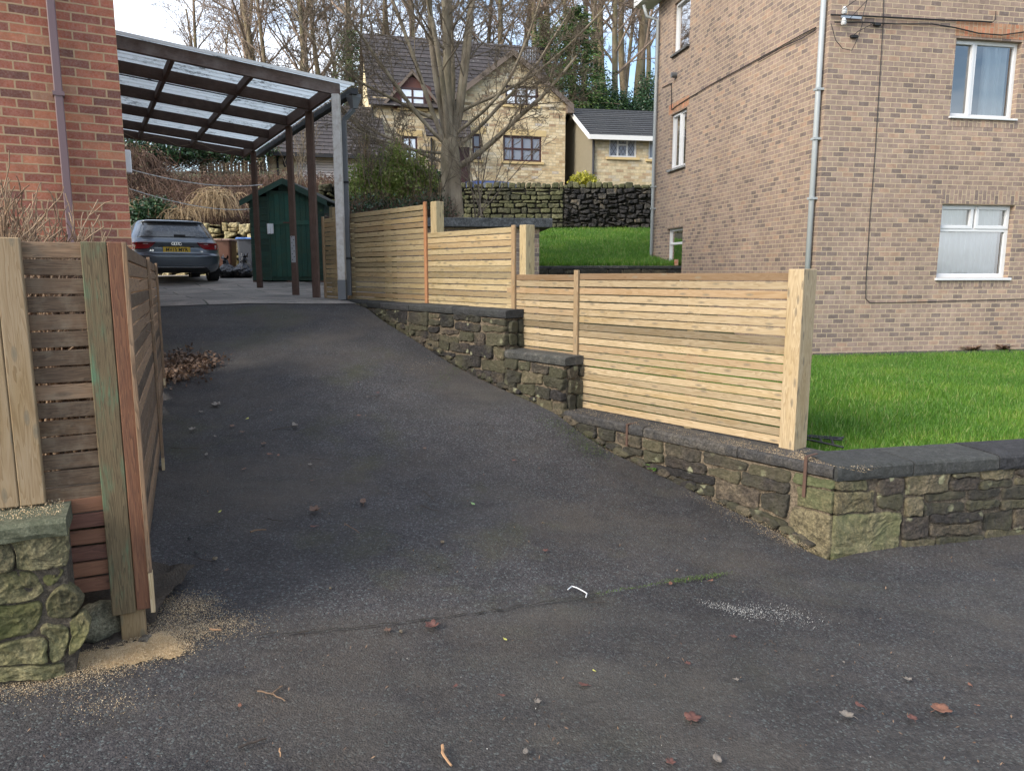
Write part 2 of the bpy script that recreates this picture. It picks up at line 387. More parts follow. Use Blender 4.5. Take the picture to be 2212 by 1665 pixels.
MT['shed_paint'] = wood_mat('dark green shed paint', [(0, (.032, .082, .06)), (.6, (.024, .062, .046)), (1, (.012, .03, .022))], tint=False, var=.25, knots=False, dirt=(5, .3, (.06, .075, .03)))
MT['shed_door'] = wood_mat('green shed door paint', [(0, (.028, .105, .075)), (.6, (.02, .078, .056)), (1, (.01, .038, .027))], tint=False, var=.2, knots=False, dirt=(4, .35, (.07, .08, .03)))
MT['felt'] = simple('mossy roofing felt', (.045, .05, .04), .95, nscale=18, var=.5, bump=.6)
sand = [(0, (.035, .03, .028)), (.35, (.08, .062, .046)), (.55, (.16, .12, .078)), (.8, (.27, .20, .12)), (1, (.33, .26, .17))]
soot = [(0, (.012, .0115, .0115)), (.4, (.028, .024, .022)), (.66, (.055, .043, .033)), (.86, (.11, .085, .058)), (1, (.19, .15, .10))]
MT['stone_soot'] = stone_mat('sooty sandstone', soot, lichen=.75, moss=.32, moss_col=(.13, .125, .055))
MT['stone_soot2'] = stone_mat('sooty upper wall stone', soot, lichen=.35, lich_col=(.26, .24, .17), moss=.22, moss_col=(.10, .10, .05))
MT['stone_corner'] = stone_mat('mossy corner stone', [(0, (.05, .043, .028)), (.5, (.12, .10, .055)), (1, (.21, .175, .105))], moss=.6, moss_col=(.09, .115, .045), scale=1.1)
MT['mortar'] = stone_mat('crumbling sandy mortar', [(0, (.08, .062, .045)), (.5, (.16, .125, .085)), (1, (.27, .21, .145))], scale=2, bump=1)
MT['mortar_dark'] = stone_mat('dirty dark mortar', [(0, (.05, .04, .03)), (.5, (.13, .105, .075)), (1, (.2, .165, .12))], scale=2, bump=1)
MT['coping'] = stone_mat('blackened coping stone', [(0, (.018, .018, .02)), (.5, (.036, .036, .038)), (.85, (.062, .06, .058)), (1, (.12, .11, .095))], scale=1.5, moss=.2, moss_col=(.05, .06, .04), bump=.5)
MT['coping_dust'] = stone_mat('sawdust covered coping stone', [(0, (.022, .022, .024)), (.45, (.045, .043, .042)), (.75, (.10, .088, .072)), (1, (.26, .21, .14))], scale=1.8, bump=.6)
MT['coping_green'] = stone_mat('green algae coping', [(0, (.07, .072, .05)), (.5, (.15, .145, .10)), (1, (.33, .28, .19))], scale=2, moss=.3, moss_col=(.10, .12, .055), bump=.7)
MT['stone_green'] = stone_mat('green rubble sandstone', [(0, (.07, .06, .032)), (.5, (.15, .128, .065)), (1, (.26, .225, .125))], moss=.6, moss_col=(.12, .13, .028), scale=1.4, bump=1)
MT['stone_pale'] = stone_mat('pale cream rubble', [(0, (.20, .16, .08)), (.5, (.34, .28, .15)), (1, (.5, .44, .27))], moss=.35, moss_col=(.14, .16, .06), scale=.6)
MT['stone_dry'] = stone_mat('mossy drystone', [(0, (.03, .03, .024)), (.4, (.07, .068, .04)), (.7, (.125, .12, .065)), (1, (.2, .19, .11))], moss=.55, moss_col=(.085, .09, .035), scale=.6)
MT['stone_dry_dark'] = stone_mat('dark repaired drystone', [(0, (.014, .014, .015)), (.5, (.032, .03, .03)), (.8, (.065, .06, .052)), (1, (.2, .15, .09))], scale=.6)
MT['gap'] = simple('shadowed wall core', (.02, .018, .013), .95)
MT['soil'] = simple('dark garden soil', (.055, .042, .03), .95, nscale=12, var=.5, bump=.8, bd=.02)
MT['upvc'] = simple('white window plastic', (.66, .67, .68), .35, var=.02, bump=0)
MT['white_paint'] = simple('white painted board', (.72, .72, .70), .5, var=.06)
MT['grey_pipe'] = simple('grey plastic pipe', (.36, .39, .40), .45, var=.08, nscale=3)
MT['brown_pipe'] = simple('brown plastic pipe', (.16, .10, .105), .4, var=.06)
MT['black_pipe'] = simple('black plastic', (.018, .018, .02), .6, var=.1)
MT['brown_upvc'] = simple('mahogany window frame', (.055, .022, .02), .4, var=.1)
MT['lead'] = simple('dull lead grey', (.12, .125, .13), .6, var=.2)
MT['galv'] = simple('galvanised steel', (.42, .45, .48), .4, metal=.6, var=.12, nscale=30)
MT['rust'] = simple('rusted iron strap', (.09, .05, .035), .8, var=.4, nscale=40)
MT['concrete'] = stone_mat('stained concrete', [(0, (.06, .06, .06)), (.45, (.11, .11, .108)), (.7, (.24, .245, .24)), (1, (.38, .38, .37))], scale=.7, bump=.3)
MT['rubber'] = simple('tyre rubber', (.012, .012, .012), .8, var=.2)
MT['black'] = simple('matt black plastic', (.012, .012, .013), .6, var=.1)
MT['room'] = simple('dim room wall', (.16, .16, .17), .9, var=.2, nscale=2)
MT['curtain'] = simple('white curtain cloth', (.80, .82, .83), .9, var=.05)
MT['curtain_green'] = simple('pale green curtain', (.36, .42, .37), .9, var=.08)
MT['glass'] = glass_mat('window glass', .30)
MT['glass_far'] = glossmix('glass with painted sky', (.34, .39, .47), .35)  # pale blue base paints in reflected sky and bright curtains, beneath real gloss
MT['net'] = simple('net curtain', (.55, .57, .6), .9, var=.08)

def asphalt(name, mossy=.5, base=1., seam=None):
    g = G(name); c = g.co('Object')
    ag = g.voro(c, 120, out='Color'); sp = g.n('SeparateColor'); g.set(sp.inputs[0], ag)
    agd = g.voro(c, 120, out='Distance'); fine = g.noise(c, 55, 5, .75); med = g.noise(c, 4, 5, .6); big = g.noise(c, .55, 4, .55)
    col = g.ramp(fine, [(.30, (.012 * base, .011 * base, .0115 * base)), (.5, (.036 * base, .033 * base, .034 * base)), (.70, (.078 * base, .070 * base, .068 * base))])
    col = g.mix(g.ramp(sp.outputs[0], [(.84, 0), (.98, .5)]), col, (.14 * base, .165 * base, .16 * base))
    grit = g.voro(g.co('Object', loc=(5, 2, 0)), 48, out='Color'); gs = g.n('SeparateColor'); g.set(gs.inputs[0], grit)
    gd = g.voro(g.co('Object', loc=(5, 2, 0)), 48, out='Distance')
    col = g.mix(g.math('MULTIPLY', g.ramp(gs.outputs[1], [(.955, 0), (.965, 1)]), g.ramp(gd, [(.10, .6), (.20, 0)])), col, (.22, .20, .17))
    col = g.mix(.75, col, g.ramp(med, [(.3, .72), (.7, 1.25)]), 'MULTIPLY')
    col = g.mix(.9, col, g.ramp(big, [(.3, .72), (.68, 1.3)]), 'MULTIPLY')
    brown = g.noise(g.co('Object', loc=(11, 3, 0)), .9, 4, .65)
    col = g.mix(g.ramp(brown, [(.46, 0), (.66, .6)]), col, g.mix(fine, (.04, .033, .026), (.12, .10, .08)))
    mo = g.noise(g.co('Object', loc=(2, 9, 0)), .9, 5, .65)
    col = g.mix(g.math('MULTIPLY', g.ramp(mo, [(.56, 0), (.70, mossy)]), g.ramp(fine, [(.4, .4), (.6, 1)])), col, (.062, .064, .022))
    st = g.noise(g.co('Object', rot=(0, 0, R(38)), scale=(.5, 1.5, 1)), 1.0, 5, .6)
    col = g.mix(g.ramp(st, [(.50, 0), (.78, .45)]), col, g.mix(fine, (.06, .055, .045), (.15, .135, .11)))
    h = g.math('ADD', g.math('MULTIPLY', fine, .8), g.math('MULTIPLY', agd, -.5))
    n = g.bump(h, .9, .008); n = g.bump(med, .35, .03, n)
    rg = g.ramp(g.math('ADD', g.math('MULTIPLY', big, .6), g.math('MULTIPLY', fine, .4)), [(.35, .62), (.65, .9)])
    return g.fin(col, rg, n, spec=.35)
MT['asphalt'] = asphalt('driveway tarmac', .6, 1.12)
MT['asphalt2'] = asphalt('pavement tarmac', .25, 1.02)
def slab_mat():
    g = G('mottled concrete flags'); c = g.co('Object', rot=(0, 0, R(-30)))
    b = g.n('TexBrick'); g.set(b.inputs['Vector'], c); b.inputs['Scale'].default_value = 1; b.inputs['Brick Width'].default_value = 1.4; b.inputs['Row Height'].default_value = .9
    b.inputs['Mortar Size'].default_value = .012; b.inputs['Color1'].default_value = (0, 0, 0, 1); b.inputs['Color2'].default_value = (1, 1, 1, 1)
    n1 = g.noise(c, 1.6, 6, .65); n2 = g.noise(c, 30, 4, .7)
    col = g.ramp(n1, [(.3, (.15, .14, .125)), (.5, (.26, .235, .21)), (.7, (.42, .36, .31))])
    col = g.mix(.5, col, g.ramp(b.outputs['Color'], [(0, .75), (1, 1.25)]), 'MULTIPLY')
    col = g.mix(.6, col, g.ramp(n2, [(.3, .6), (.7, 1.3)]), 'MULTIPLY')
    col = g.mix(g.math('MULTIPLY', b.outputs['Fac'], .8), col, (.045, .05, .03))
    return g.fin(col, .85, g.bump(g.math('SUBTRACT', n2, b.outputs['Fac']), .5, .01))
MT['flags'] = slab_mat()
def ground_mat():
    g = G('rough grass and leaf litter'); c = g.co('Object'); n1 = g.noise(c, .6, 5); n2 = g.noise(c, 9, 5, .7)
    col = g.ramp(n1, [(.35, (.05, .045, .025)), (.55, (.06, .065, .025)), (.7, (.045, .06, .02))])
    col = g.mix(.7, col, g.ramp(n2, [(.3, .5), (.7, 1.4)]), 'MULTIPLY')
    return g.fin(col, .95, g.bump(n2, 1, .05))
MT['ground'] = ground_mat()
def lawn_mat():
    g = G('turf'); c = g.co('Object'); n1 = g.noise(c, 1.1, 4); n2 = g.noise(c, 40, 4, .7)
    col = g.ramp(n1, [(.35, (.035, .085, .012)), (.65, (.06, .12, .02))])
    col = g.mix(.7, col, g.ramp(n2, [(.3, .4), (.7, 1.5)]), 'MULTIPLY')
    return g.fin(col, .9, g.bump(n2, 1, .03))
MT['turf'] = lawn_mat()
def _gb(name, stops):
    g = G(name); t1, t2, t3 = g.attr(); col = g.ramp(t1, stops); pn = g.noise(g.co('Object'), .9, 4, .6)
    col = g.mix(.6, col, g.ramp(pn, [(.3, (.62, .72, .6)), (.5, (1, 1, 1)), (.68, (1.7, 1.3, 1.25))]), 'MULTIPLY')
    g.fin(col, .5); tl = g.n('BsdfTranslucent'); g.set(tl.inputs['Color'], col)
    mxs = g.n('MixShader'); mxs.inputs[0].default_value = .35; g.set(mxs.inputs[1], g.p.outputs[0]); g.set(mxs.inputs[2], tl.outputs[0])
    g.set(g.out.inputs['Surface'], mxs.outputs[0]); return g.mat
MT['grass'] = _gb('grass blades', [(0, (.05, .13, .013)), (.45, (.095, .235, .022)), (.8, (.16, .32, .04)), (1, (.34, .36, .13))])

# ------------------------------------------------------------------ plan of the place (metres, camera at the origin, z up)
LP, LD, LN = (2.0, 5.2), (-.635, .773), (-.773, -.635)          # right-hand fence line, its direction up the drive, normal to the drive
K = (2.13, 4.725)                                                # street corner of the right wall (face)
SD, SN = (.976, .217), (.217, -.976)                             # street wall direction and normal
GP0 = (at(190, 522, 3.1).x, 3.1)                                 # gate post of the left fence
EL, EB = (.868, .497), (-.497, .868)                             # house / carport axes
HC = (-3.63, 7.2)                                                # corner of the red brick house
wall_base_px = [(800, 664), (850, 692), (930, 742), (1000, 788), (1080, 828), (1150, 860), (1215, 891), (1265, 930), (1330, 972), (1400, 1004), (1500, 1052), (1600, 1100), (1700, 1145), (1765, 1185)]
wall_base = [onplane(x, y, K, LD) for x, y in wall_base_px]
CTRL = [(*V2(K, LD, a)[:2], z) for a, z in wall_base]
st_base = [onplane(x, y, K, SD) for x, y in [(1830, 1193), (1900, 1184), (2050, 1168), (2212, 1150)]]
CTRL += [(*V2(K, SD, a)[:2], z) for a, z in st_base]
for p in [(255, 1392, 3.1), (352, 1012, 5.3), (360, 832, 7.0), (352, 662, 9.5), (540, 655, 9.6), (740, 655, 9.75)]:
    q = at(*p); CTRL.append((q.x, q.y, q.z))
CTRL += [(0, 0, -1.70), (0, 2.2, -1.68), (-2.6, 2.6, -1.62), (-5, 1.5, -1.55), (-5, -3, -1.62), (6, 4.6, -1.86), (5, 1, -1.84), (5, -4, -1.86), (0, -4, -1.74), (2.5, 2.5, -1.78),
         (-5.5, 7.0, -1.1), (-6.0, 9.5, -.5)]
CTRL = np.array(CTRL)
def _rbf(P):
    n = len(P); d = np.linalg.norm(P[:, None, :2] - P[None, :, :2], axis=2)
    A = np.zeros((n + 3, n + 3)); A[:n, :n] = d + .0 * np.eye(n) + 2e-2 * np.eye(n); A[:n, n] = 1; A[:n, n + 1:] = P[:, :2]; A[n, :n] = 1; A[n + 1:, :n] = P[:, :2].T
    return np.linalg.solve(A, np.concatenate([P[:, 2], [0, 0, 0]]))
_W = _rbf(CTRL)
def H(x, y):
    x = np.clip(np.asarray(x, float), -6, 7); y = np.clip(np.asarray(y, float), -5, 10)
    d = np.sqrt((x[..., None] - CTRL[:, 0]) ** 2 + (y[..., None] - CTRL[:, 1]) ** 2)
    return d @ _W[:len(CTRL)] + _W[-3] + _W[-2] * x + _W[-1] * y
def Hs(x, y): return float(H(np.array([x]), np.array([y]))[0])

def grid_obj(name, left, right, n, m, zf, mat, kind='structure', noise=0.):
    """ruled grid between two plan polylines with the same number of points"""
    def res(pl, n):
        pl = np.array(pl, float); s = np.concatenate([[0], np.cumsum(np.linalg.norm(np.diff(pl, axis=0), axis=1))]); t = np.linspace(0, s[-1], n)
        return np.stack([np.interp(t, s, pl[:, 0]), np.interp(t, s, pl[:, 1])], 1)
    A, B = res(left, n), res(right, n); t = np.linspace(0, 1, m)[None, :, None]
    P = (A[:, None] * (1 - t) + B[:, None] * t).reshape(-1, 2)
    z = zf(P[:, 0], P[:, 1])
    if noise: z = z + np.array([mnoise.noise((p[0] * 1.7, p[1] * 1.7, 0)) for p in P]) * noise + np.array([mnoise.noise((p[0] * 7, p[1] * 7, 3)) for p in P]) * noise * .3
    V = np.column_stack([P, z]); i, j = np.meshgrid(np.arange(n - 1), np.arange(m - 1), indexing='ij')
    k = i * m + j; Fq = np.stack([k, k + 1, k + m + 1, k + m], -1).reshape(-1, 4)
    a, b, c = V[Fq[0, 0]], V[Fq[0, 1]], V[Fq[0, 2]]
    if np.cross(b - a, c - a)[2] < 0: Fq = Fq[:, ::-1]
    o = np_mesh(name, V, Fq, mat, smooth=True); o['kind'] = kind; return o

def ss(a, b, x): t = np.clip((x - a) / (b - a), 0, 1); return t * t * (3 - 2 * t)
def T(x, y):
    x = np.asarray(x, float); y = np.asarray(y, float)
    near = np.minimum(H(x, y) - .25, -.75)
    z = near + (-.75 - near) * ss(8, 10.5, y)
    z = np.where(x > 2.5 - .8 * (y - 5), np.minimum(z, -1.62), z)     # under the lawn
    rt = -1.75 + 1.35 * ss(12.5, 17.2, y) + 1.3 * ss(17.3, 26, y)
    m = np.clip((x + .5) / 1.5, 0, 1); lag = 4.9 * np.clip((-x - 2.2) / .6, 0, 1); back = -.75 + 1.45 * ss(13.5 + lag, 17 + lag * .5, y) + .6 * ss(17.5 + lag * .4, 26, y)
    left = -.75 + 0 * y + (1.85) * ss(21.0, 21.6, y) + (1.6 + 1.0 * ss(11, 12.8, -x)) * ss(21.6, 26, y)
    ml = np.clip((-x - 4.6) / 1.0, 0, 1)
    mid = back * (1 - ml) + left * ml
    mix = mid * (1 - m) + rt * m
    b = ss(10.5, 12.5, y); z = z * (1 - b) + mix * b
    up = 2.15 + .4 * ss(26, 31, y) + 1.3 * ss(32, 36, y)
    up = up + np.clip((-x - 5.) / 1.5, 0, 1) * (.4 + .9 * ss(11, 12.8, -x)) * (1 - ss(27.5, 30, y)); u = ss(26.2, 26.9, y); z = z * (1 - u) + np.maximum(up, 0) * u
    right = ss(-25, 6, x)
    z = z + ss(39, 50, y) * (2.5 + 4.0 * ss(-6, 6, x)) - ss(54, 140, y) * 14
    return z
xs = np.concatenate([np.linspace(-400, -30, 12), np.linspace(-28, 28, 113), np.linspace(30, 400, 12)])
ys = np.concatenate([np.linspace(-300, -8, 10), np.linspace(-7, 60, 180), np.linspace(62, 600, 30)])
XX, YY = np.meshgrid(xs, ys, indexing='ij'); ZZ = T(XX, YY)
V = np.stack([XX, YY, ZZ], -1).reshape(-1, 3); ny = len(ys)
i, j = np.meshgrid(np.arange(len(xs) - 1), np.arange(ny - 1), indexing='ij'); k = i * ny + j
o = np_mesh('ground', V, np.stack([k, k + ny, k + ny + 1, k + 1], -1).reshape(-1, 4), MT['ground'], smooth=True); o['kind'] = 'structure'

# driveway between the two fences, pavement in front of the seam, flags under the carport
lft = [(-1.60, 2.55), (-1.72, 2.98), (-2.72, 5.25), (-3.42, 7.0), (-3.85, 8.0), (-4.75, 9.55)]
rgt = [(2.28, 4.2), (2.10, 4.62), (.9, 6.12), (-.3, 7.55), (-1.5, 8.95), (-2.05, 9.78)]
def gnd(dx, dy):
    r = ray(dx, dy); k = 3.
    for _ in range(40): h = Hs(r[0] * k, r[1] * k); k = k + ((h / r[2]) - k) * .6
    return Vector((r[0] * k, r[1] * k, Hs(r[0] * k, r[1] * k)))
SEAM = [tuple(gnd(*p)[:2]) for p in ((900, 1342), (1290, 1286), (1580, 1240))]
dr = grid_obj('driveway', lft, rgt, 130, 90, lambda x, y: H(x, y) - .006, MT['asphalt'], noise=.012)
pv = grid_obj('pavement', [(-25, -6.6), (-1.73, 2.97)] + SEAM + [(2.11, 4.62), (2.6, 4.9), (25, 10.0)], [(-25, -40), (-3, -8), (0, -8), (.8, -8), (2, -8), (3, -8), (5, -8), (25, -40)], 160, 110, lambda x, y: H(x, y), MT['asphalt2'], noise=.012)
def slabz(x, y):
    z0 = H(x, y); z = -.395 + .06 * ss(12.2, 14.7, y) + .11 * ss(14.7, 16.4, y) + .10 * ss(16.4, 20, y)
    t = ss(9.6, 10.3, y); return z0 * (1 - t) + z * t + .002
grid_obj('parking_slab', [(-4.85, 9.48), (-13, 21.5)], [(-2.02, 9.72), (-2.3, 21.5)], 60, 40, slabz, MT['flags'], noise=.006)
# lawns
LZ = -1.36
def lawnz(x, y): return LZ + 0 * x
lawn_o = grid_obj('lawn', [(2.05, 5.45), (-1.9, 10.3), (-2.0, 12.6)], [(12, 7.6), (9, 12.6), (9, 17.3)], 60, 60, lawnz, MT['turf'], noise=.02)
def upz(x, y): return .10 + 1.28 * np.clip((y - 17.5) / 8.4, 0, 1.1)
up_o = grid_obj('upper_lawn', [(.2, 17.45), (.2, 26.1)], [(9, 17.45), (9, 26.1)], 50, 40, upz, MT['turf'], noise=.03)
gs_o = grid_obj('garden_soil', [(-1.8, 3.25), (-3.6, 7.2)], [(-9, 1.0), (-10, 4.4)], 20, 20, lambda x, y: -1.08 + 0 * x, MT['soil'], noise=.03)

# grass blades
def blades(name, n, region, zf, hmean, wid, seed, parentless=True, label=None):
    rng = np.random.default_rng(seed); P = region(rng, n); n = len(P)
    z = zf(P[:, 0], P[:, 1]); hgt = hmean * rng.uniform(.5, 1.4, n); ang = rng.uniform(0, 2 * np.pi, n)
    cl = np.array([mnoise.noise((p[0] * 3.1, p[1] * 3.1, seed)) for p in P[::8]]).repeat(8)[:n]; hgt *= 1 + cl * .8
    lean = rng.uniform(.1, .7, n) * hgt; wd = wid * rng.uniform(.7, 1.3, n)
    dx, dy = np.cos(ang), np.sin(ang); la = ang + rng.normal(0, 1.2, n) + .0; lx, ly = np.cos(la) * lean, np.sin(la) * lean
    b0 = np.column_stack([P[:, 0] - dx * wd / 2, P[:, 1] - dy * wd / 2, z - .01]); b1 = np.column_stack([P[:, 0] + dx * wd / 2, P[:, 1] + dy * wd / 2, z - .01])
    m0 = np.column_stack([P[:, 0] + lx * .4 + dx * wd * .35, P[:, 1] + ly * .4 + dy * wd * .35, z + hgt * .6]); m1 = np.column_stack([P[:, 0] + lx * .4 - dx * wd * .35, P[:, 1] + ly * .4 - dy * wd * .35, z + hgt * .6])
    tp = np.column_stack([P[:, 0] + lx, P[:, 1] + ly, z + hgt * .95]); tp2 = tp + np.column_stack([dx * wd * .1, dy * wd * .1, 0 * z])
    V = np.stack([b0, b1, m0, m1, tp, tp2], 1).reshape(-1, 3); base = np.arange(n)[:, None] * 6
    Fq = np.concatenate([base + np.array([0, 1, 2, 3]), base + np.array([3, 2, 5, 4])]); tn = rng.beta(2, 2.4, (n, 3)); tn[:, 0] = np.clip(tn[:, 0] + cl * .25, 0, .95)
    dry = (rng.random(n) < .035) | ((cl < -.3) & (rng.random(n) < .15)); tn[dry, 0] = 1
    o = np_mesh(name, V, Fq, MT['grass'], tone=np.concatenate([tn, tn])); tag(o, label, 'grass', kind='stuff'); return o
def reg_front(rng, n):
    # denser towards the street wall
    t = rng.random(n) ** 1.35; y = 4.85 + t * 7.6; x = 1.9 + rng.random(n) * 7.6
    s = (x - LP[0]) * -.773 + (y - LP[1]) * -.635
    d = (x - K[0]) * SN[0] + (y - K[1]) * SN[1]
    ok = (s < -.06) & (d < -.36) & (x / y < 1.15)
    f = ((x - 4.85) * -.184 + (y - 12) * .983) < -.22                   # stop at the path under the wall
    return np.column_stack([x, y])[ok & f]
def reg_thru(rng, n):
    a = rng.random(n) * 5.2; o = .1 + rng.random(n) ** 1.4 * 4.5
    p = np.column_stack([LP[0] + LD[0] * a - LN[0] * o, LP[1] + LD[1] * a - LN[1] * o])
    return p[p[:, 1] < 12.3]
def reg_up(rng, n): return np.column_stack([rng.uniform(.3, 5.2, n), 17.5 + rng.random(n) ** 1.2 * 8.4])
blades('lawn_grass', 420000, reg_front, lawnz, .044, .0042, 1, label='bright green mown grass of the lawn beside the brown brick flats')
blades('lawn_grass', 60000, reg_thru, lawnz, .07, .006, 2, label='green grass glimpsed through the gaps of the pale slatted fence')
blades('upper_lawn_grass', 110000, reg_up, upz, .09, .012, 3, label='green grass of the sloping upper lawn below the drystone wall')
# ------------------------------------------------------------------ stones
def pillow(mb, poly, frame, depth, rng, tone, round_=.25, rough=.35, m=0, fine=False):
    """poly: 2D outline (a,z) counter-clockwise; frame(a,z,out)->world"""
    poly = np.array(poly, float); c = poly.mean(0); n = len(poly)
    dens = []
    for i in range(n):
        p, q = poly[i], poly[(i + 1) % n]; L = np.linalg.norm(q - p); k = max(1, int(L / (.017 if fine else .03)))
        for j in range(k): dens.append(p + (q - p) * j / k)
    poly = np.array(dens)
    for _ in range(1 if len(poly) < 60 else 2): poly = (np.roll(poly, 1, 0) + poly * 2 + np.roll(poly, -1, 0)) / 4
    n = len(poly); size = min(np.ptp(poly[:, 0]), np.ptp(poly[:, 1]))
    poly = poly + np.array([[mnoise.noise((p[0] * 11, p[1] * 11, 3.3)), mnoise.noise((p[0] * 11, p[1] * 11, 9.1))] for p in poly]) * .016 + rng.normal(0, .0015, poly.shape)
    sx, sy, sz = rng.uniform(0, 100, 3)
    rings = []
    for s_, o_ in ([(1.0, -.5), (1.0, .30), (.975, .72), (.945, .9), (.88, 1.), (.80, 1.0), (.71, 1.), (.61, 1.0), (.50, 1.), (.39, 1.0), (.28, 1.), (.15, 1.)] if fine else [(1.0, -.5), (1.0, .35), (.965, .74), (.90, .92), (.72, 1.0), (.45, 1.0), (.2, 1.0)]):
        r = []
        for p in poly:
            d = p - c; inset = d * (1 - s_)
            q = p - inset; nn = mnoise.noise((q[0] * 7 + sx, q[1] * 7 + sy, sz)) * rough + mnoise.noise((q[0] * 22 + sx, q[1] * 22 + sy, sz)) * rough * .5 + (mnoise.noise((q[0] * 60 + sx, q[1] * 60 + sy, sz)) * rough * .3 if fine else 0)
            r.append(frame(q[0], q[1], depth * (o_ + (nn if o_ > .5 else 0))))
        rings.append(r)
    for a, b in zip(rings, rings[1:]):
        for i in range(n): mb.face([a[i], a[(i + 1) % n], b[(i + 1) % n], b[i]], None, tone, m)
    cc = frame(c[0], c[1], depth * 1.03)
    for i in range(n): mb.face([rings[-1][i], rings[-1][(i + 1) % n], cc], None, tone, m)
def courses(a0, a1, z0, z1, rng, hr=(.09, .2), wr=(.16, .45), gap=.015, jit=.012, zcut=None, thin=0.):
    out = []; z = z1
    while z > z0 + .02:
        h = min(rng.uniform(*hr), max(z - z0, .06)); a = a0 - rng.uniform(0, .08)
        while a < a1:
            wd = rng.uniform(*wr)
            if a1 - (a + wd) < wr[0] * .6: wd = a1 - a
            e = min(a + wd, a1); s = max(a, a0)
            if zcut is None or z > zcut((s + e) / 2) - .05:
                segs = [(z - h, z)]
                if rng.random() < thin and h > .12: zz = z - h * rng.uniform(.4, .6); segs = [(z - h, zz), (zz, z)]
                for lo, hi in segs:
                    J = lambda: rng.normal(0, jit)
                    out.append([(s + gap / 2 + abs(J()) * .5, lo + gap / 2 + J()), (e - gap / 2 - abs(J()) * .5, lo + gap / 2 + J()), (e - gap / 2 + J() * .5, hi - gap / 2 + J()), (s + gap / 2 + J() * .5, hi - gap / 2 + J())])
            a = e if e >= a1 else a + wd
            if e >= a1: break
        z -= h
    return out
def stone_face(mb, P0, d, n, polys, depth, rng, **k):
    fr = lambda a, z, o: V2(P0, d, a, z, n, o)
    for p in polys: pillow(mb, p, fr, depth * rng.uniform(.7, 1.3), rng, (rng.random(), rng.random(), rng.random()), **k)
def coping_run(mb, P0, d, n, a0, a1, ztop, th, over, width, rng, seg=.9):
    """coping flags laid end to end, front edge 'over' proud of the face"""
    a = a0
    while a < a1 - .02:
        L = rng.uniform(seg * .75, seg * 1.25); e = a + L
        if a1 - e < seg * .4: e = a1
        e = min(e, a1); dz = rng.normal(0, .002); g = .004; N = max(2, int((e - a) / .07)); tone = (rng.random(), rng.random(), rng.random())
        prof = [(over - .006, -th), (over, -th + .02), (over, -.02), (over - .012, -.005), (over - .04, 0), (over - width * .5, .002), (over - width + .02, 0), (over - width, -.02), (over - width, -th)]
        rows = []
        for i in range(N + 1):
            aa = a + g + (e - a - 2 * g) * i / N
            rows.append([V2(P0, d, aa, ztop + dz + z + mnoise.noise((aa * 9, o * 30, z * 40)) * .005, n, o + mnoise.noise((aa * 14, z * 50, 5)) * .007) for o, z in prof])
        for r, q in zip(rows, rows[1:]):
            for j in range(len(prof) - 1): mb.face([r[j], q[j], q[j + 1], r[j + 1]], None, tone)
            mb.face([r[-1], q[-1], q[0], r[0]], None, tone)
        mb.face(rows[0][::-1], None, tone); mb.face(rows[-1], None, tone)
        a = e
rng = np.random.default_rng(11)

# ------------------------------------------------------------------ right-hand stepped wall
aC2 = onplane(1222, 860, K, LD)[0]; aC1 = onplane(1095, 740, K, LD)[0]; aEnd = onplane(742, 650, K, LD)[0]
Z3, Z2, Z1 = -1.27, -.78, -.385
wb = sorted(wall_base)
zbase = lambda a: float(np.interp(a, [p[0] for p in wb], [p[1] for p in wb]))
rw = thing('garden_wall', 'low blackened sandstone wall stepping up beside the driveway, under the pale slatted fence', 'wall', (K[0], K[1], -1.86))
TH = .34
core = MB(); ste = MB(); cop = MB(); cop2 = MB(); cor = MB()
for a0, a1, zt, nm in [(0, aC2, Z3, 3), (aC2, aC1, Z2, 2), (aC1, aEnd, Z1, 1)]:
    zb = min(zbase(a0), zbase(a1)) - .35
    core.box(V2(K, LD, a0 + .02, zb, LN, .010), V2((0, 0), LD, a1 - a0 - .022, 0), V2((0, 0), LN, -(TH - .01), 0), (0, 0, zt - .09 - zb), tone=(.5, .5, .5))
    lo = zb + .1
    hr, wr = {3: ((.09, .17), (.2, .5)), 2: ((.10, .18), (.18, .36)), 1: ((.10, .17), (.2, .5))}[nm]
    st = courses(a0 + (.30 if nm == 3 else .0), a1, lo, zt - .085, rng, hr, wr, gap=.012, jit=.010, zcut=lambda a: zbase(a) - .12, thin=.3)
    stone_face(ste, K, LD, LN, st, .034, rng, fine=True, rough=.5)
    if nm < 3:   # exposed end of the step, facing the street
        st = courses(0, TH - .04, zbase(a0) - .1, zt - .085, rng, (.11, .17), (.16, .34), gap=.014)
        P0 = V2(K, LD, a0, 0, LN, -(TH - .02)); stone_face(ste, (P0.x, P0.y), LN, (-LD[0], -LD[1]), st, .03, rng)
    coping_run(cop if nm != 3 else cop2, K, LD, LN, a0 - (.03 if nm < 3 else -.0), a1 + (0.03 if nm == 1 else -.002), zt, .078, .035, TH + .05, rng)
# footing rubble at the wall's foot
for _ in range(90):
    a = rng.uniform(0, aEnd); s = rng.uniform(.03, .07); z = zbase(a)
    pl = [(a + s * 1.5 * math.cos(t) * rng.uniform(.8, 1.2), z + .01 + s * .6 * math.sin(t) * rng.uniform(.8, 1.2)) for t in np.linspace(0, 2 * math.pi, 7)[:-1]]
    pillow(ste, pl, lambda a_, z_, o: V2(K, LD, a_, z_, LN, o), .05, rng, (rng.random(), rng.random(), .5))
core.build('mortar', MT['mortar'], rw); ste.build('stonework', MT['stone_soot'], rw, merge=True)
cop.build('coping', MT['coping'], rw, smooth=False); cop2.build('coping', MT['coping_dust'], rw)
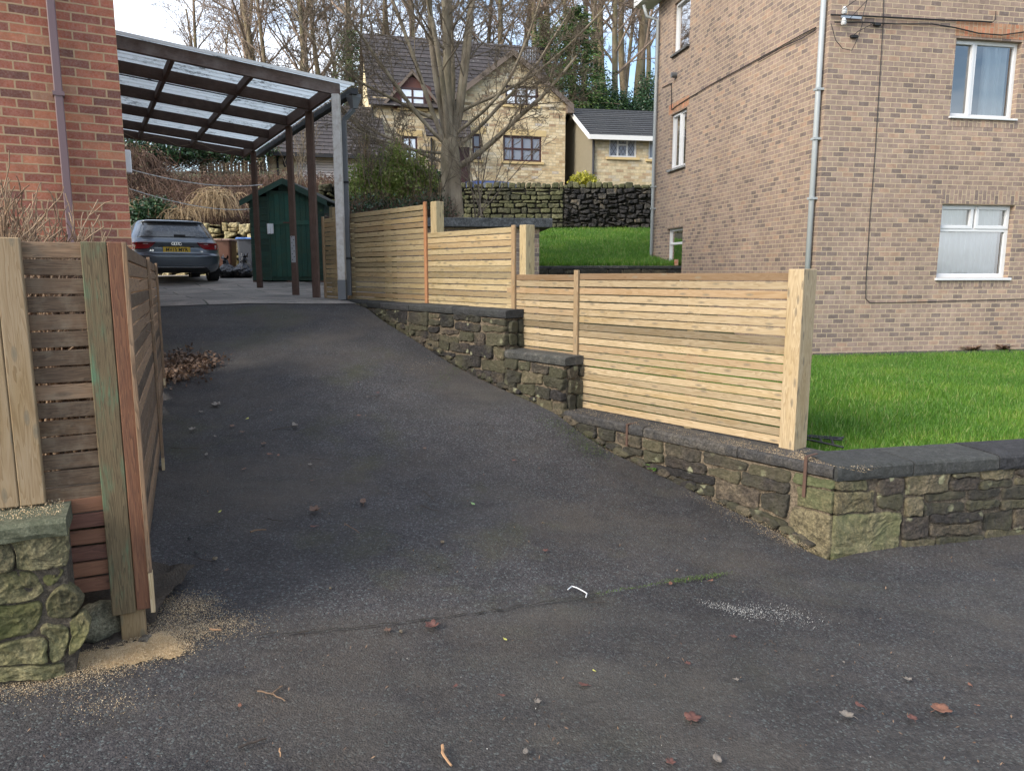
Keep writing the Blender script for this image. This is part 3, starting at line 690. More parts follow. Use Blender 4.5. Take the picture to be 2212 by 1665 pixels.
# corner quoins
for z0, z1, l1, l2, tn in [(-2.05, -1.60, .30, .52, .7), (-1.60, -1.44, .26, .30, .45), (-1.44, -1.36, .30, .24, .2)]:
    for P0, d, n, L in [(K, LD, LN, l1), (K, SD, SN, l2)]:
        pl = [(-.0, z0 + .006), (L - .008, z0 + .006), (L - .008, z1 - .006), (-.0, z1 - .006)]
        if d is LD: pl = [(a, z) for a, z in pl][::-1]
        pillow(cor, pl, lambda a_, z_, o, P0=P0, d=d, n=n: V2(P0, d, a_, z_, n, o), .028, rng, (tn + rng.uniform(-.1, .1), rng.random(), .5), fine=True, rough=.6)
cor.build('corner_stone', MT['stone_corner'], rw, merge=True)
# two iron straps holding the coping
for (x, y0, y1) in [(1362, 916, 962), (1748, 985, 1072)]:
    a, z1_ = onplane(x, y0, K, LD); _, z0_ = onplane(x, y1, K, LD)
    sm = MB(); sm.box(V2(K, LD, a - .011, z0_, LN, .036), V2((0, 0), LD, .022, 0), V2((0, 0), LN, .008, 0), (0, 0, z1_ - z0_))
    sm.box(V2(K, LD, a - .011, z1_, LN, -.10), V2((0, 0), LD, .022, 0), V2((0, 0), LN, .145, 0), (0, 0, .005)); sm.build('iron_strap', MT['rust'], rw)

# street wall to the right of the corner
sw = thing('street_wall', 'low blackened sandstone boundary wall along the pavement in front of the lawn', 'wall', (K[0] + 1, K[1] + .2, -1.86))
core = MB(); ste = MB(); cop = MB(); SL = 5.5
zs = lambda a: Hs(*(V2(K, SD, a)[:2]))
core.box(V2(K, SD, .03, -2.2, SN, .008), V2((0, 0), SD, SL, 0), V2((0, 0), SN, -(TH - .04), 0), (0, 0, 2.2 - 1.36), tone=(.3, .5, .5))
st = courses(.52, SL, -2.05, -1.352, rng, (.10, .21), (.18, .44), gap=.013, jit=.008, thin=.3); stone_face(ste, K, SD, SN, st, .028, rng, rough=.5, fine=True)
st = courses(.30, .52, -1.60, -1.352, rng, (.10, .14), (.2, .3), gap=.016); stone_face(ste, K, SD, SN, st, .03, rng)
coping_run(cop, K, SD, SN, -.02, SL, Z3 + .012, .10, .04, TH + .08, rng, seg=.75)
core.build('mortar', MT['mortar_dark'], sw); ste.build('stonework', MT['stone_soot'], sw, merge=True); cop.build('coping', MT['coping'], sw)

# ------------------------------------------------------------------ left rubble wall
WLd = (-.9, -.436); WLn = (.436, -.9)
W0 = V2(GP0, WLd, .20, 0, WLn, .17); W0 = (W0.x, W0.y)
lw_ = thing('garden_wall', 'mossy green rubble sandstone wall at the left edge beneath the brown slatted fence', 'wall', (W0[0] - .3, W0[1] - .1, -1.62))
def lpx(pts): return [onplane(x, y, W0, WLd) for x, y in pts]
z3 = lambda x, y: ((x / 3.027) / 1.1302, (1150 + y / 3.027) / 1.1302)
stones_px = [[z3(*q) for q in pl] for pl in (
    [(12, 440), (500, 418), (512, 690), (335, 697), (215, 718), (108, 700), (118, 610), (98, 520), (20, 470)], [(-150, 450), (5, 458), (60, 482), (96, 530), (110, 610), (98, 700), (85, 718), (-150, 735)],
    [(-150, 748), (100, 722), (250, 722), (315, 765), (338, 860), (300, 912), (200, 945), (-150, 998)], [(340, 704), (470, 704), (512, 722), (450, 800), (352, 848), (328, 770)],
    [(370, 885), (480, 815), (530, 825), (598, 920), (602, 980), (540, 1078), (400, 1096), (335, 1030), (328, 935)], [(-150, 1012), (200, 968), (296, 932), (316, 1000), (306, 1110), (240, 1186), (100, 1212), (-150, 1240)],
    [(-150, 1254), (80, 1244), (250, 1200), (345, 1214), (366, 1300), (380, 1388), (100, 1402), (-150, 1415)], [(296, 1180), (334, 1112), (400, 1132), (498, 1132), (508, 1200), (478, 1368), (396, 1398), (380, 1290), (364, 1212)],
    [(506, 1112), (562, 1064), (640, 1012), (690, 1080), (658, 1200), (600, 1258), (504, 1345), (514, 1200)], [(-150, 1430), (380, 1410), (480, 1385), (490, 1500), (-150, 1540)])]
ste = MB()
for p in stones_px:
    q = lpx(p); c = np.mean(q, 0); q = [((a - c[0]) * 1.025 + c[0], (z - c[1]) * 1.025 + c[1]) for a, z in q]
    ar = sum(q[i][0] * q[(i + 1) % len(q)][1] - q[(i + 1) % len(q)][0] * q[i][1] for i in range(len(q)))
    pillow(ste, q, lambda a, z, o: V2(W0, WLd, a, z, WLn, o), .036, rng, (rng.random(), rng.random(), rng.random()), rough=.7, fine=True)
for x0 in np.arange(max(onplane(-46, 1250, W0, WLd)[0], .3), 4, .32):      # beyond the frame
    for z0 in np.arange(-1.75, -1.1, .2):
        pillow(ste, [(x0, z0), (x0 + .31, z0), (x0 + .31, z0 + .19), (x0, z0 + .19)], lambda a, z, o: V2(W0, WLd, a, z, WLn, o), .045, rng, (rng.random(), rng.random(), rng.random()))
aL, zL = onplane(146, 1105, W0, WLd)
ste.build('stonework', MT['stone_green'], lw_, merge=True)
core = MB(); core.box(V2(W0, WLd, aL + .02, -2.0, WLn, .018), V2((0, 0), WLd, 4, 0), V2((0, 0), WLn, -.22, 0), (0, 0, 2.0 + zL - .07), tone=(.2, .5, .5)); core.build('mortar', MT['mortar_dark'], lw_)
cop = MB(); coping_run(cop, W0, WLd, WLn, aL, aL + 4, zL - .005, .075, .05, .32, rng, seg=.8); cop.build('coping', MT['coping_green'], lw_)

# ------------------------------------------------------------------ fences
def post_ring(mb, P, d, n, s, w, off, dep, z0, z1, tone=None):
    mb.box(V2(P, d, s - w / 2, z0, n, off), (0, 0, z1 - z0), V2((0, 0), d, w, 0), V2((0, 0), n, -dep, 0), tone=tone, wood=True)
def sOf(dx, dy=700): return onplane(dx, dy, LP, LD)[0]
rf = thing('slatted_fence', 'pale new timber fence of horizontal slats stepping up on the right-hand wall', 'fence', (LP[0], LP[1], -1.27))
s1, s2, s3, s4, s5 = sOf(1247), sOf(1112), sOf(925), sOf(757), sOf(708)
sw2, sw1 = sOf(1222), sOf(1095)
PT, SHH, TT = .0655, .056, .018     # slat pitch, slat height, slat thickness
def slats(parts, a0, a1, ztop, nsl, mat, P=LP, d=LD, n=LN, off=0., pitch=PT, hh=SHH, tilt=0., name='slat_panel', parent=None, lim=None, tones=None):
    mb = MB()
    for i in range(nsl):
        b0, b1 = a0, a1
        if lim: b0, b1 = lim(ztop - pitch * i - hh, a0, a1)
        if b1 - b0 < .05: continue
        z = ztop - pitch * i - hh; jz = random.gauss(0, .0015)
        A = V2(P, d, b0, z + jz + tilt * b0, n, off + random.gauss(0, .001)); E = V2((0, 0), d, b1 - b0, tilt * (b1 - b0) + random.gauss(0, .002))
        tn = (random.uniform(.25, .85), random.random(), random.random())
        if tones: tn = tones(i, tn)
        mb.box(A, E, V2((0, 0), n, -TT, 0), (0, 0, hh), tone=tn, wood=True)
    o = mb.build(name, mat, parent, bevel=.0022); return o
def tnA(i, t): return (.0, .95, .9) if i == 0 else ((.45, 1., .3) if i == 2 else ((.12, .2, .1) if i == 7 else t))
slats(None, .075, s1, -.012, 19, MT['wood_new'], parent=rf, tones=tnA, tilt=-.006)
slats(None, s1 + .002, sw1, -.036, 19, MT['wood_new'], parent=rf, tones=tnA,
      lim=lambda z, a0, a1: (a0, a1) if z > Z2 - .05 else (a0, sw2 - .02) if z < Z2 - .01 else (a0, a1), tilt=0)
slats(None, s2, s3, .435, 13, MT['wood_new_green'], parent=rf)
slats(None, s3, s4, .76, 18, MT['wood_new_green'], parent=rf)
slats(None, s4 + .002, s5, .74, 18, MT['wood_new_green'], parent=rf)
def batten(s, w, z0, z1, mat): 
    mb = MB(); post_ring(mb, LP, LD, LN, s, w, .026, .025, z0, z1); mb.build('batten', mat, rf, bevel=.003)
batten(s1, .055, Z3 + .003, .005, MT['wood_new']); batten(s2, .055, Z2 + .003, .452, MT['wood_new']); batten(s3, .05, Z1 + .003, .79, MT['wood_orange'])
batten(s4, .05, Z1 + .003, .775, MT['wood_new']); batten(s5, .05, Z1 - .01, .77, MT['wood_new']); batten(sOf(737), .05, Z1 - .01, .77, MT['wood_new'])
def bigpost(s, z0, z1, w=.115, dep=.10, mat='wood_new', off=-.019):
    mb = MB(); post_ring(mb, LP, LD, LN, s, w, off, dep, z0, z1, (.72, .3, .5)); return mb.build('post', MT[mat], rf, bevel=.006, segs=2)
bigpost(.012, Z3 + .002, .012, .12, .175, off=.032)
bigpost(s2 - .10, Z2 - .4, .452, .10, .12, 'wood_new_green'); bigpost(s3 - .12, Z1 - .3, .79, .12, .11, 'wood_new_green')
for s in (s1 + .03, (s1 + 0) * .42, s4, (s3 + s4) / 2): bigpost(s, -1.36, min(-.07 if s < s1 + .1 else .70, .7), .07, .07, 'wood_new_green')
fb = MB(); q = V2(LP, LD, s1 - .10, Z3 + .004, LN, -.03); fb.box(q, V2((0, 0), LD, .07, 0), V2((0, 0), LN, .004, 0), (0, 0, .055)); fb.build('bracket', MT['galv'], rf)

# small fence run behind, between shed and posts
bf = thing('board_fence', 'short run of taller timber boards behind the slatted fence by the shed', 'fence', (-3.1, 12.0, -.4))
for dx in (711, 717, 723, 729):
    p = at(dx, 447 + (dx - 711) * .1, 12.4); mb = MB(); mb.box((p.x, p.y, -.5), (0, 0, p.z + .5), (.05, 0, 0), (0, .02, 0), wood=True); mb.build('board', MT['wood_new_green'], bf)
mb = MB(); p = at(706, 447, 12.5); mb.box((p.x, p.y, .3), (.42, 0, 0), (0, .04, 0), (0, 0, .08), wood=True); mb.build('rail', MT['wood_new_green'], bf)

# left brown fence: return towards the street, gate post, side run up the drive
lf = thing('slatted_fence', 'weathered dark brown slatted fence turning the corner at the left of the driveway', 'fence', (GP0[0], GP0[1], -1.6))
RD = (-.9, -.436); RN = (.436, -.9)
FD = (-.412, .911); FN = (.911, .412)
def gpx(dx, dy): return onplane(dx, dy, GP0, RD)
ztopL = gpx(178, 522)[1]
aB0 = gpx(178, 800)[0]; 
post_w = .155
a_r = gpx(205, 700)[0]
tnl = lambda i, t: (.95, .2, .5) if i in (0, 8) else (.5 * t[0] + .1, t[1] * .5, t[2])
aPL = gpx(44, 530)[0]
slats(None, .02, aPL + .02, ztopL - .002, 15, MT['wood_old'], P=GP0, d=RD, n=RN, off=-.03, pitch=.0735, hh=.064, parent=lf, tones=tnl)
slats(None, .02, gpx(152, 1180)[0] + .02, gpx(200, 1076)[1], 6, MT['wood_red'], P=GP0, d=RD, n=RN, off=-.024, pitch=.0735, hh=.062, parent=lf)
mb = MB(); mb.box(V2(GP0, RD, -.065, gpx(250, 1330)[1], RN, .0), (0, 0, ztopL - gpx(250, 1330)[1]), V2((0, 0), RD, .095, 0), V2((0, 0), RN, -.022, 0), tone=(.5, .2, .5), wood=True)
mb.build('post_board', MT['wood_green_board'], lf, bevel=.003)['label'] = 'grooved board smeared with green'
mb = MB(); mb.box(V2(GP0, RD, -.128, gpx(295, 1318)[1], RN, .002), (0, 0, ztopL - gpx(295, 1318)[1]), V2((0, 0), RD, .060, 0), V2((0, 0), RN, -.022, 0), tone=(.5, .2, .5), wood=True)
mb.build('post_board', MT['wood_red_board'], lf, bevel=.003)['label'] = 'red brown board on the corner'
zpb = Hs(*GP0) - .15
mb = MB(); mb.box(V2(GP0, RD, -.098, zpb, RN, -.024), (0, 0, ztopL - .01 - zpb), V2((0, 0), RD, .10, 0), V2((0, 0), RN, -.10, 0), tone=(.2, .9, .5), wood=True)
mb.build('post', MT['wood_new_green'], lf, bevel=.004)
# left light post with split
for a0 in (aPL, aPL + .092):
    mb = MB(); zb_ = gpx(40, 1092)[1]; mb.box(V2(GP0, RD, a0, zb_, RN, .018), (0, 0, ztopL + .012 - zb_), V2((0, 0), RD, .090, 0), V2((0, 0), RN, -.05, 0), tone=(.35, .85, .5), wood=True); mb.build('post', MT['wood_new'], lf, bevel=.004)
slats(None, aPL + .2, 3.2, ztopL - .002, 15, MT['wood_old'], P=GP0, d=RD, n=RN, off=-.03, pitch=.0735, hh=.060, parent=lf)
# side run
GS = V2(GP0, RD, -.128, 0, RN, -.02); GS = (GS.x, GS.y)
_q1, _q2 = at(309, 559, 5.3), at(334, 571, 7.0); GS = at(263, 524, 3.14); GS = (GS.x, GS.y)
_d = Vector((_q2.x - GS[0], _q2.y - GS[1])); b2 = _d.length - .03; _d.normalize(); FD = (_d.x, _d.y); FN = (_d.y, -_d.x)
b1 = (Vector((_q1.x, _q1.y)) - Vector(GS)).length; zA, zB1, zB2 = ztopL, _q1.z, _q2.z
mb = MB(); nS = 19; L2 = b2; tl = (zB2 - zA) / L2
zbot0 = -1.36
for i in range(nS):
    f = i / (nS - 1)
    z = zA - .065 - .0735 * i
    for q0, q1 in ((.03, b1), (b1 + .003, b2)):
        a1_ = q1
        zz1 = z + tl * q1
        if z + tl * q0 < Hs(*V2(GS, FD, q0)[:2]) + .01: continue
        if zz1 < Hs(*V2(GS, FD, q1)[:2]) - .02:
            for t in np.linspace(1, 0, 25):
                if z + tl * (q0 + (q1 - q0) * t) >= Hs(*V2(GS, FD, q0 + (q1 - q0) * t)[:2]) - .02: break
            a1_ = q0 + (q1 - q0) * t
        if a1_ - q0 < .1: continue
        tn = (random.random() * .9, random.random() * .5, random.random())
        if random.random() < .16: tn = (1, .1, .5)
        mb.box(V2(GS, FD, q0, z + tl * q0, FN, 0), V2((0, 0), FD, a1_ - q0, tl * (a1_ - q0)), V2((0, 0), FN, -.02, 0), (0, 0, .064), tone=tn, wood=True)
mb.build('slat_panel', MT['wood_old'], lf, bevel=.002)
for a, zt, px in ((b1, zB1, 1005), (b2, zB2, 826)):
    zb_ = Hs(*V2(GS, FD, a)[:2]) - .02
    mb = MB(); mb.box(V2(GS, FD, a - .025, zb_ + .1, FN, .022), (0, 0, zt + .01 - zb_ - .1), V2((0, 0), FD, .05, 0), V2((0, 0), FN, -.02, 0), tone=(.9, .2, .5), wood=True); mb.build('batten', MT['wood_old'], lf, bevel=.002)
    mb = MB(); mb.box(V2(GS, FD, a - .025, zb_, FN, .022), (0, 0, .0995), V2((0, 0), FD, .05, 0), V2((0, 0), FN, -.02, 0), tone=(.9, .2, .5), wood=True); mb.build('batten_foot', MT['wood_new'], lf)
    mb = MB(); mb.box(V2(GS, FD, a - .05, zb_, FN, -.022), (0, 0, zt - .02 - zb_), V2((0, 0), FD, .09, 0), V2((0, 0), FN, -.09, 0), wood=True); mb.build('post', MT['wood_old'], lf)
# rough corner edge board of the side run
mb = MB(); zb_ = gpx(318, 1235)[1]; mb.box(V2(GS, FD, .0, zb_, FN, .016), (0, 0, ztopL - zb_), V2((0, 0), FD, .045, 0), V2((0, 0), FN, -.018, 0), tone=(.9, .3, .3), wood=True); mb.build('batten', MT['wood_old'], lf, bevel=.002)
mb = MB(); z2_ = gpx(318, 1322)[1]; mb.box(V2(GS, FD, .0, z2_, FN, .018), (0, 0, zb_ - z2_ - .002), V2((0, 0), FD, .045, 0), V2((0, 0), FN, -.018, 0), tone=(.9, .3, .3), wood=True); mb.build('batten_foot', MT['wood_new'], lf, bevel=.002)
# ------------------------------------------------------------------ building helpers
def wall_open(mb, P0, d, n, L, z0, z1, ops, reveal=.10, top=None, m=0, tone=(.5, .5, .5)):
    """vertical wall with rectangular openings (a0,a1,z0,z1); top(a) clips a gable"""
    xa = sorted({0, L, *[o[0] for o in ops], *[o[1] for o in ops]}); za = sorted({z0, z1, *[o[2] for o in ops], *[o[3] for o in ops]})
    for i in range(len(xa) - 1):
        for j in range(len(za) - 1):
            a, b, c, e = xa[i], xa[i + 1], za[j], za[j + 1]; mx_, mz = (a + b) / 2, (c + e) / 2
            if any(o[0] < mx_ < o[1] and o[2] < mz < o[3] for o in ops): continue
            mb.face([V2(P0, d, a, c), V2(P0, d, b, c), V2(P0, d, b, e), V2(P0, d, a, e)], [(a, c), (b, c), (b, e), (a, e)], tone, m)
    for a, b, c, e in ops:
        P = lambda x, z, o: V2(P0, d, x, z, n, -o)
        mb.face([P(a, c, 0), P(a, c, reveal), P(a, e, reveal), P(a, e, 0)], [(0, c), (reveal, c), (reveal, e), (0, e)], tone, m)
        mb.face([P(b, c, 0), P(b, e, 0), P(b, e, reveal), P(b, c, reveal)], [(0, c), (0, e), (reveal, e), (reveal, c)], tone, m)
        mb.face([P(a, e, 0), P(a, e, reveal), P(b, e, reveal), P(b, e, 0)], [(a, 0), (a, reveal), (b, reveal), (b, 0)], tone, m)
        mb.face([P(a, c, 0), P(b, c, 0), P(b, c, reveal), P(a, c, reveal)], [(a, 0), (b, 0), (b, reveal), (a, reveal)], tone, m)
def window(root, P0, d, n, rect, vs=(), hs=(), frame='upvc', fw=.055, gl='glass', dep=.09, sash=None, sill=None, curtain=None, room=True, sillm='upvc', lattice=False, label=None):
    """vs: mullion positions 0..1, hs: (v0,v1,height 0..1) transoms"""
    a0, a1, z0, z1 = rect; mb = MB(); W_, Hh = a1 - a0, z1 - z0; t = .055
    def bar(x0, x1, y0, y1, o=0., tt=t): mb.box(V2(P0, d, x0, y0, n, -dep + o), V2((0, 0), d, x1 - x0, 0), V2((0, 0), n, -tt, 0), (0, 0, y1 - y0))
    bar(a0, a0 + fw, z0, z1); bar(a1 - fw, a1, z0, z1); bar(a0 + fw, a1 - fw, z1 - fw, z1); bar(a0 + fw, a1 - fw, z0, z0 + fw)
    vv = [0] + list(vs) + [1]
    for v in vs: bar(a0 + W_ * v - fw / 2, a0 + W_ * v + fw / 2, z0 + fw, z1 - fw, .002)
    for i, j, h in hs:
        x0 = a0 + fw if i == 0 else a0 + W_ * i + fw / 2; x1 = a1 - fw if j == 1 else a0 + W_ * j - fw / 2; bar(x0, x1, z0 + Hh * h - fw * .45, z0 + Hh * h + fw * .45, .003)
    for (i, j, h0, h1) in (sash or ()):      # opening lights: extra proud frame
        x0, x1, y0, y1 = a0 + W_ * i + .02, a0 + W_ * j - .02, z0 + Hh * h0 + .02, z0 + Hh * h1 - .02; s = fw * .8
        bar(x0, x0 + s, y0, y1, .015); bar(x1 - s, x1, y0, y1, .015); bar(x0 + s, x1 - s, y0, y0 + s, .015); bar(x0 + s, x1 - s, y1 - s, y1, .015)
    f = mb.build('window', MT[frame], root, bevel=.006 if fw > .05 else 0)
    if label: f['label'] = label
    g = MB(); g.face([V2(P0, d, a0 + .01, z0 + .01, n, -dep - .03), V2(P0, d, a1 - .01, z0 + .01, n, -dep - .03), V2(P0, d, a1 - .01, z1 - .01, n, -dep - .03), V2(P0, d, a0 + .01, z1 - .01, n, -dep - .03)])
    po = g.build('pane', MT[gl], f)
    if lattice:
        lt = MB(); k = .16; q = -dep - .022
        for s_ in (1, -1):
            c = -Hh
            while c < W_ + Hh:
                pts = []
                x_lo, x_hi = (c, c + Hh * .62) if s_ > 0 else (c + Hh * .62, c)
                N = 12
                seg = [(x_lo + (x_hi - x_lo) * i_ / N, Hh * i_ / N) for i_ in range(N + 1)]
                seg = [p_ for p_ in seg if .05 < p_[0] < W_ - .05]
                if len(seg) > 1: lt.tube([V2(P0, d, a0 + p_[0], z0 + p_[1], n, q) for p_ in seg], .007, 3, False)
                c += k
        lt.build('leadwork', MT['black'], f)
    if sill:
        sb = MB(); sb.box(V2(P0, d, a0 - sill[0], z0 - sill[1] - .002, n, -dep), V2((0, 0), d, W_ + 2 * sill[0], 0), V2((0, 0), n, dep + sill[2], 0), (0, 0, sill[1])); sb.build('sill', MT[sillm], f, bevel=.004)
    if curtain:
        for (c0, c1, cm, amp, h0) in curtain:
            cb = MB(); x0, x1 = a0 + W_ * c0, a0 + W_ * c1; N = max(8, int((x1 - x0) / .02)); pts = []
            for i in range(N + 1):
                x = x0 + (x1 - x0) * i / N
                pts.append((x, amp * math.sin(i * 1.25) + amp * .5 * math.sin(i * .53 + 1)))
            for (xa_, oa), (xb, ob) in zip(pts, pts[1:]):
                cb.face([V2(P0, d, xa_, z0 + Hh * h0, n, -dep - .12 + oa), V2(P0, d, xb, z0 + Hh * h0, n, -dep - .12 + ob), V2(P0, d, xb, z1, n, -dep - .12 + ob), V2(P0, d, xa_, z1, n, -dep - .12 + oa)])
            cb.build('curtain', MT[cm], f, smooth=True, merge=True)
    if room:
        rb = MB(); q = dep + .9; A = lambda x, z, o: V2(P0, d, x, z, n, -o)
        e = .0
        for quad in ([A(a0, z0, q), A(a1, z0, q), A(a1, z1, q), A(a0, z1, q)], [A(a0, z0, dep + .06), A(a0, z0, q), A(a0, z1, q), A(a0, z1, dep + .06)],
                     [A(a1, z0, dep + .06), A(a1, z1, dep + .06), A(a1, z1, q), A(a1, z0, q)], [A(a0, z0, dep + .06), A(a1, z0, dep + .06), A(a1, z0, q), A(a0, z0, q)],
                     [A(a0, z1, dep + .06), A(a0, z1, q), A(a1, z1, q), A(a1, z1, dep + .06)]): rb.face(quad)
        rb.build('room_wall', MT['room'], f)
    return f
def tile_mat(name, stops, speck=.4):
    g = G(name); t1, t2, t3 = g.attr(); uv = g.co('UV'); c = g.co('Object')
    b = g.n('TexBrick'); g.set(b.inputs['Vector'], uv); b.inputs['Scale'].default_value = 1; b.inputs['Brick Width'].default_value = .33; b.inputs['Row Height'].default_value = 40
    b.inputs['Mortar Size'].default_value = .008; b.offset = 0; b.inputs['Color1'].default_value = (0, 0, 0, 1); b.inputs['Color2'].default_value = (1, 1, 1, 1)
    n1 = g.noise(c, 1.2, 5); n2 = g.noise(c, 14, 4, .7); v = g.voro(c, 3.2); 
    col = g.ramp(g.math('ADD', g.math('MULTIPLY', t1, .5), g.math('MULTIPLY', n1, .5)), stops)
    col = g.mix(.6, col, g.ramp(n2, [(.3, .55), (.7, 1.45)]), 'MULTIPLY')
    col = g.mix(g.ramp(v, [(.10, speck), (.17, 0)]), col, (.32, .31, .28)); col = g.mix(b.outputs['Fac'], col, (.01, .01, .01))
    return g.fin(col, .8, g.bump(n2, .4, .01))
MT['tile_dark'] = tile_mat('dark concrete roof tiles', [(0, (.028, .024, .024)), (.5, (.05, .042, .042)), (1, (.075, .062, .06))])
MT['tile_grey'] = tile_mat('grey roof tiles', [(0, (.025, .027, .03)), (.5, (.045, .047, .05)), (1, (.07, .07, .07))], .25)
MT['house_stone'] = brick_mat('coursed yellow stone', [(0, (.34, .22, .12)), (.12, (.48, .35, .19)), (.4, (.60, .47, .27)), (.7, (.67, .55, .34)), (.92, (.72, .62, .42)), (1, (.46, .41, .36))], (.56, .47, .32), bw=.31, rh=.115, ms=.014, bump=1.2)
MT['house_stone2'] = brick_mat('coursed pale stone', [(0, (.36, .24, .13)), (.3, (.50, .39, .22)), (.7, (.60, .50, .31)), (1, (.46, .40, .30))], (.50, .42, .28), bw=.32, rh=.12, ms=.014, bump=1.)
MT['render_cream'] = simple('cream render', (.66, .55, .34), .9, var=.12, nscale=3, bump=.4, bd=.02)
MT['render_tan'] = simple('rough tan render', (.30, .26, .18), .95, var=.12, nscale=5, bump=1, bd=.06)
MT['verge'] = simple('brown bargeboard', (.15, .115, .09), .7, var=.2)
MT['tile_hung'] = simple('red brown hung tiles', (.12, .05, .04), .8, var=.25, nscale=10)
MT['lintel'] = simple('smooth sandstone', (.58, .44, .22), .85, var=.12, nscale=6)
MT['door_grey'] = simple('pale garage door', (.62, .56, .53), .5, var=.05)
def roof_plane(mb, P0, along, up, L, S, exposure=.30, th=.03):
    """P0 eave corner, along/up 3D unit vectors; lapped courses"""
    P0, along, up = Vector(P0), Vector(along), Vector(up); nrm = along.cross(up)
    if nrm.z < 0: nrm = -nrm
    k = int(S / exposure + .999); ou = random.random() * 9
    for i in range(k):
        s0 = i * exposure; s1 = min(s0 + exposure + .03, S); t = random.random()
        a, b = P0 + up * s0 + nrm * th, P0 + up * s1 + nrm * .004
        for tone in [(random.random(), t, .5)]:
            off = (i % 2) * .165 + ou
            mb.face([a, a + along * L, b + along * L, b], [(off, 0), (off + L, 0), (off + L, .3), (off, .3)], tone)
            c = a - nrm * (th + .01); mb.face([c, c + along * L, a + along * L, a], [(off, 0), (off + L, 0), (off + L, .02), (off, .02)], tone)
    q = P0 - nrm * .02; mb.face([q, q + up * S, q + up * S + along * L, q + along * L])

# ------------------------------------------------------------------ brown brick flats on the right
BC = (4.85, 12.0); BR, BRn = (.983, .184), (.184, -.983); BL, BLn = (-.188, .982), (-.982, -.188)
LenL = onplane(1408, 560, BC, BL)[0]; LenR = 12.; BZ0, BZ1 = -1.75, 6.35
fl = thing('apartment_building', 'tall brown brick block of flats standing on the lawn at the right', 'building', (BC[0], BC[1], -1.4))
def rct(P0, d, tl, br):
    a0, z1 = onplane(*tl, P0, d); a1, z0 = onplane(*br, P0, d); return (min(a0, a1), max(a0, a1), z0, z1)
w1 = rct(BC, BR, (2066, 82), (2228, 262)); w1 = (w1[0], w1[0] + 1.22, w1[2] + .02, w1[3]); w2 = rct(BC, BR, (2036, 441), (2177, 600))
v1 = rct(BC, BL, (1485, -14), (1452, 122)); v2 = rct(BC, BL, (1484, 232), (1446, 368)); v3 = rct(BC, BL, (1479, 490), (1443, 640))
v3 = (v2[0], v2[1], v3[3] - 1.25, v3[3]); v1 = (v2[0], v2[1], v1[2], v1[3])
mb = MB(); wall_open(mb, BC, BR, BRn, LenR, BZ0, BZ1, [w1, w2]); wall_open(mb, BC, BL, BLn, LenL, BZ0, BZ1, [v1, v2, v3])
E = V2(BC, BL, LenL); wall_open(mb, (E.x, E.y), BR, (-BRn[0], -BRn[1]), LenR, BZ0, BZ1, []); E2 = V2(BC, BR, LenR); wall_open(mb, (E2.x, E2.y), BL, (-BLn[0], -BLn[1]), LenL, BZ0, BZ1, [])
mb.build('wall', MT['brick_brown'], fl)
def soldier(P0, d, n, a0, a1, z0, z1, mat):
    b = MB(); L = a1 - a0; q = .004
    b.box(V2(P0, d, a0, z0, n, q), V2((0, 0), d, L, 0), V2((0, 0), n, -.03, 0), (0, 0, z1 - z0))
    # vertical bricks: rotate the texture so that rows run upright
    b.uv = [(v if True else u, u) for u, v in b.uv]
    return b.build('lintel', MT[mat], fl)
soldier(BC, BR, BRn, w1[0] - .03, w1[1] + .3, w1[3] + .03, w1[3] + .25, 'brick_orange'); soldier(BC, BR, BRn, w2[0] - .02, w2[1] + .1, w2[3] + .01, w2[3] + .23, 'brick_brown')
soldier(BC, BL, BLn, v2[0] - .1, v2[1] + .15, v2[3] + .02, v2[3] + .24, 'brick_orange'); soldier(BC, BL, BLn, v3[0] - .1, v3[1] + .15, v3[3] + .02, v3[3] + .24, 'brick_brown')
soldier(BC, BR, BRn, w1[0] - .01, w1[1] + .05, w1[2] - .15, w1[2] - .05, 'brick_brown'); soldier(BC, BR, BRn, w2[0] - .01, w2[1] + .05, w2[2] - .15, w2[2] - .05, 'brick_brown')
window(fl, BC, BR, BRn, w1, vs=(.36,), sash=[(0, .36, 0, 1)], fw=.06, sill=(.02, .03, .04), curtain=[(0, .12, 'curtain', .02, .08), (.55, .93, 'curtain', .055, .05)], label='upper window with drawn white curtains')
window(fl, BC, BR, BRn, w2, vs=(), hs=[(0, 1, .66)], sash=[(0, .5, .66, 1), (.5, 1, .66, 1)], fw=.07, sill=(.03, .04, .05), curtain=[(.02, .92, 'curtain', .02, .03)], label='lower window with vertical blinds')
# blind slats need an upright divider at the top only
for v, cu in ((v1, [(.05, .9, 'net', .01, .05)]), (v2, [(.1, .3, 'curtain_green', .02, .05), (.75, .95, 'curtain', .02, .05)]), (v3, [(.05, .95, 'curtain_green', .03, .02)])):
    window(fl, BC, BL, BLn, v, vs=(.45,) if v is v2 else (), hs=[(0, 1, .72)] if v is v3 else (), sash=[(.45, 1, 0, 1)] if v is v2 else ((0, 1, 0, 1),) if v is v1 else (), fw=.06, sill=(.04, .05, .06), sillm='concrete', curtain=cu, dep=.06)
mb = MB(); mb.box(V2(BC, BR, .05, BZ0, BRn, .34), V2((0, 0), BR, LenR, 0), V2((0, 0), BRn, -.33, 0), (0, 0, LZ + .025 - BZ0)); mb.build('kerb', MT['coping'], fl)
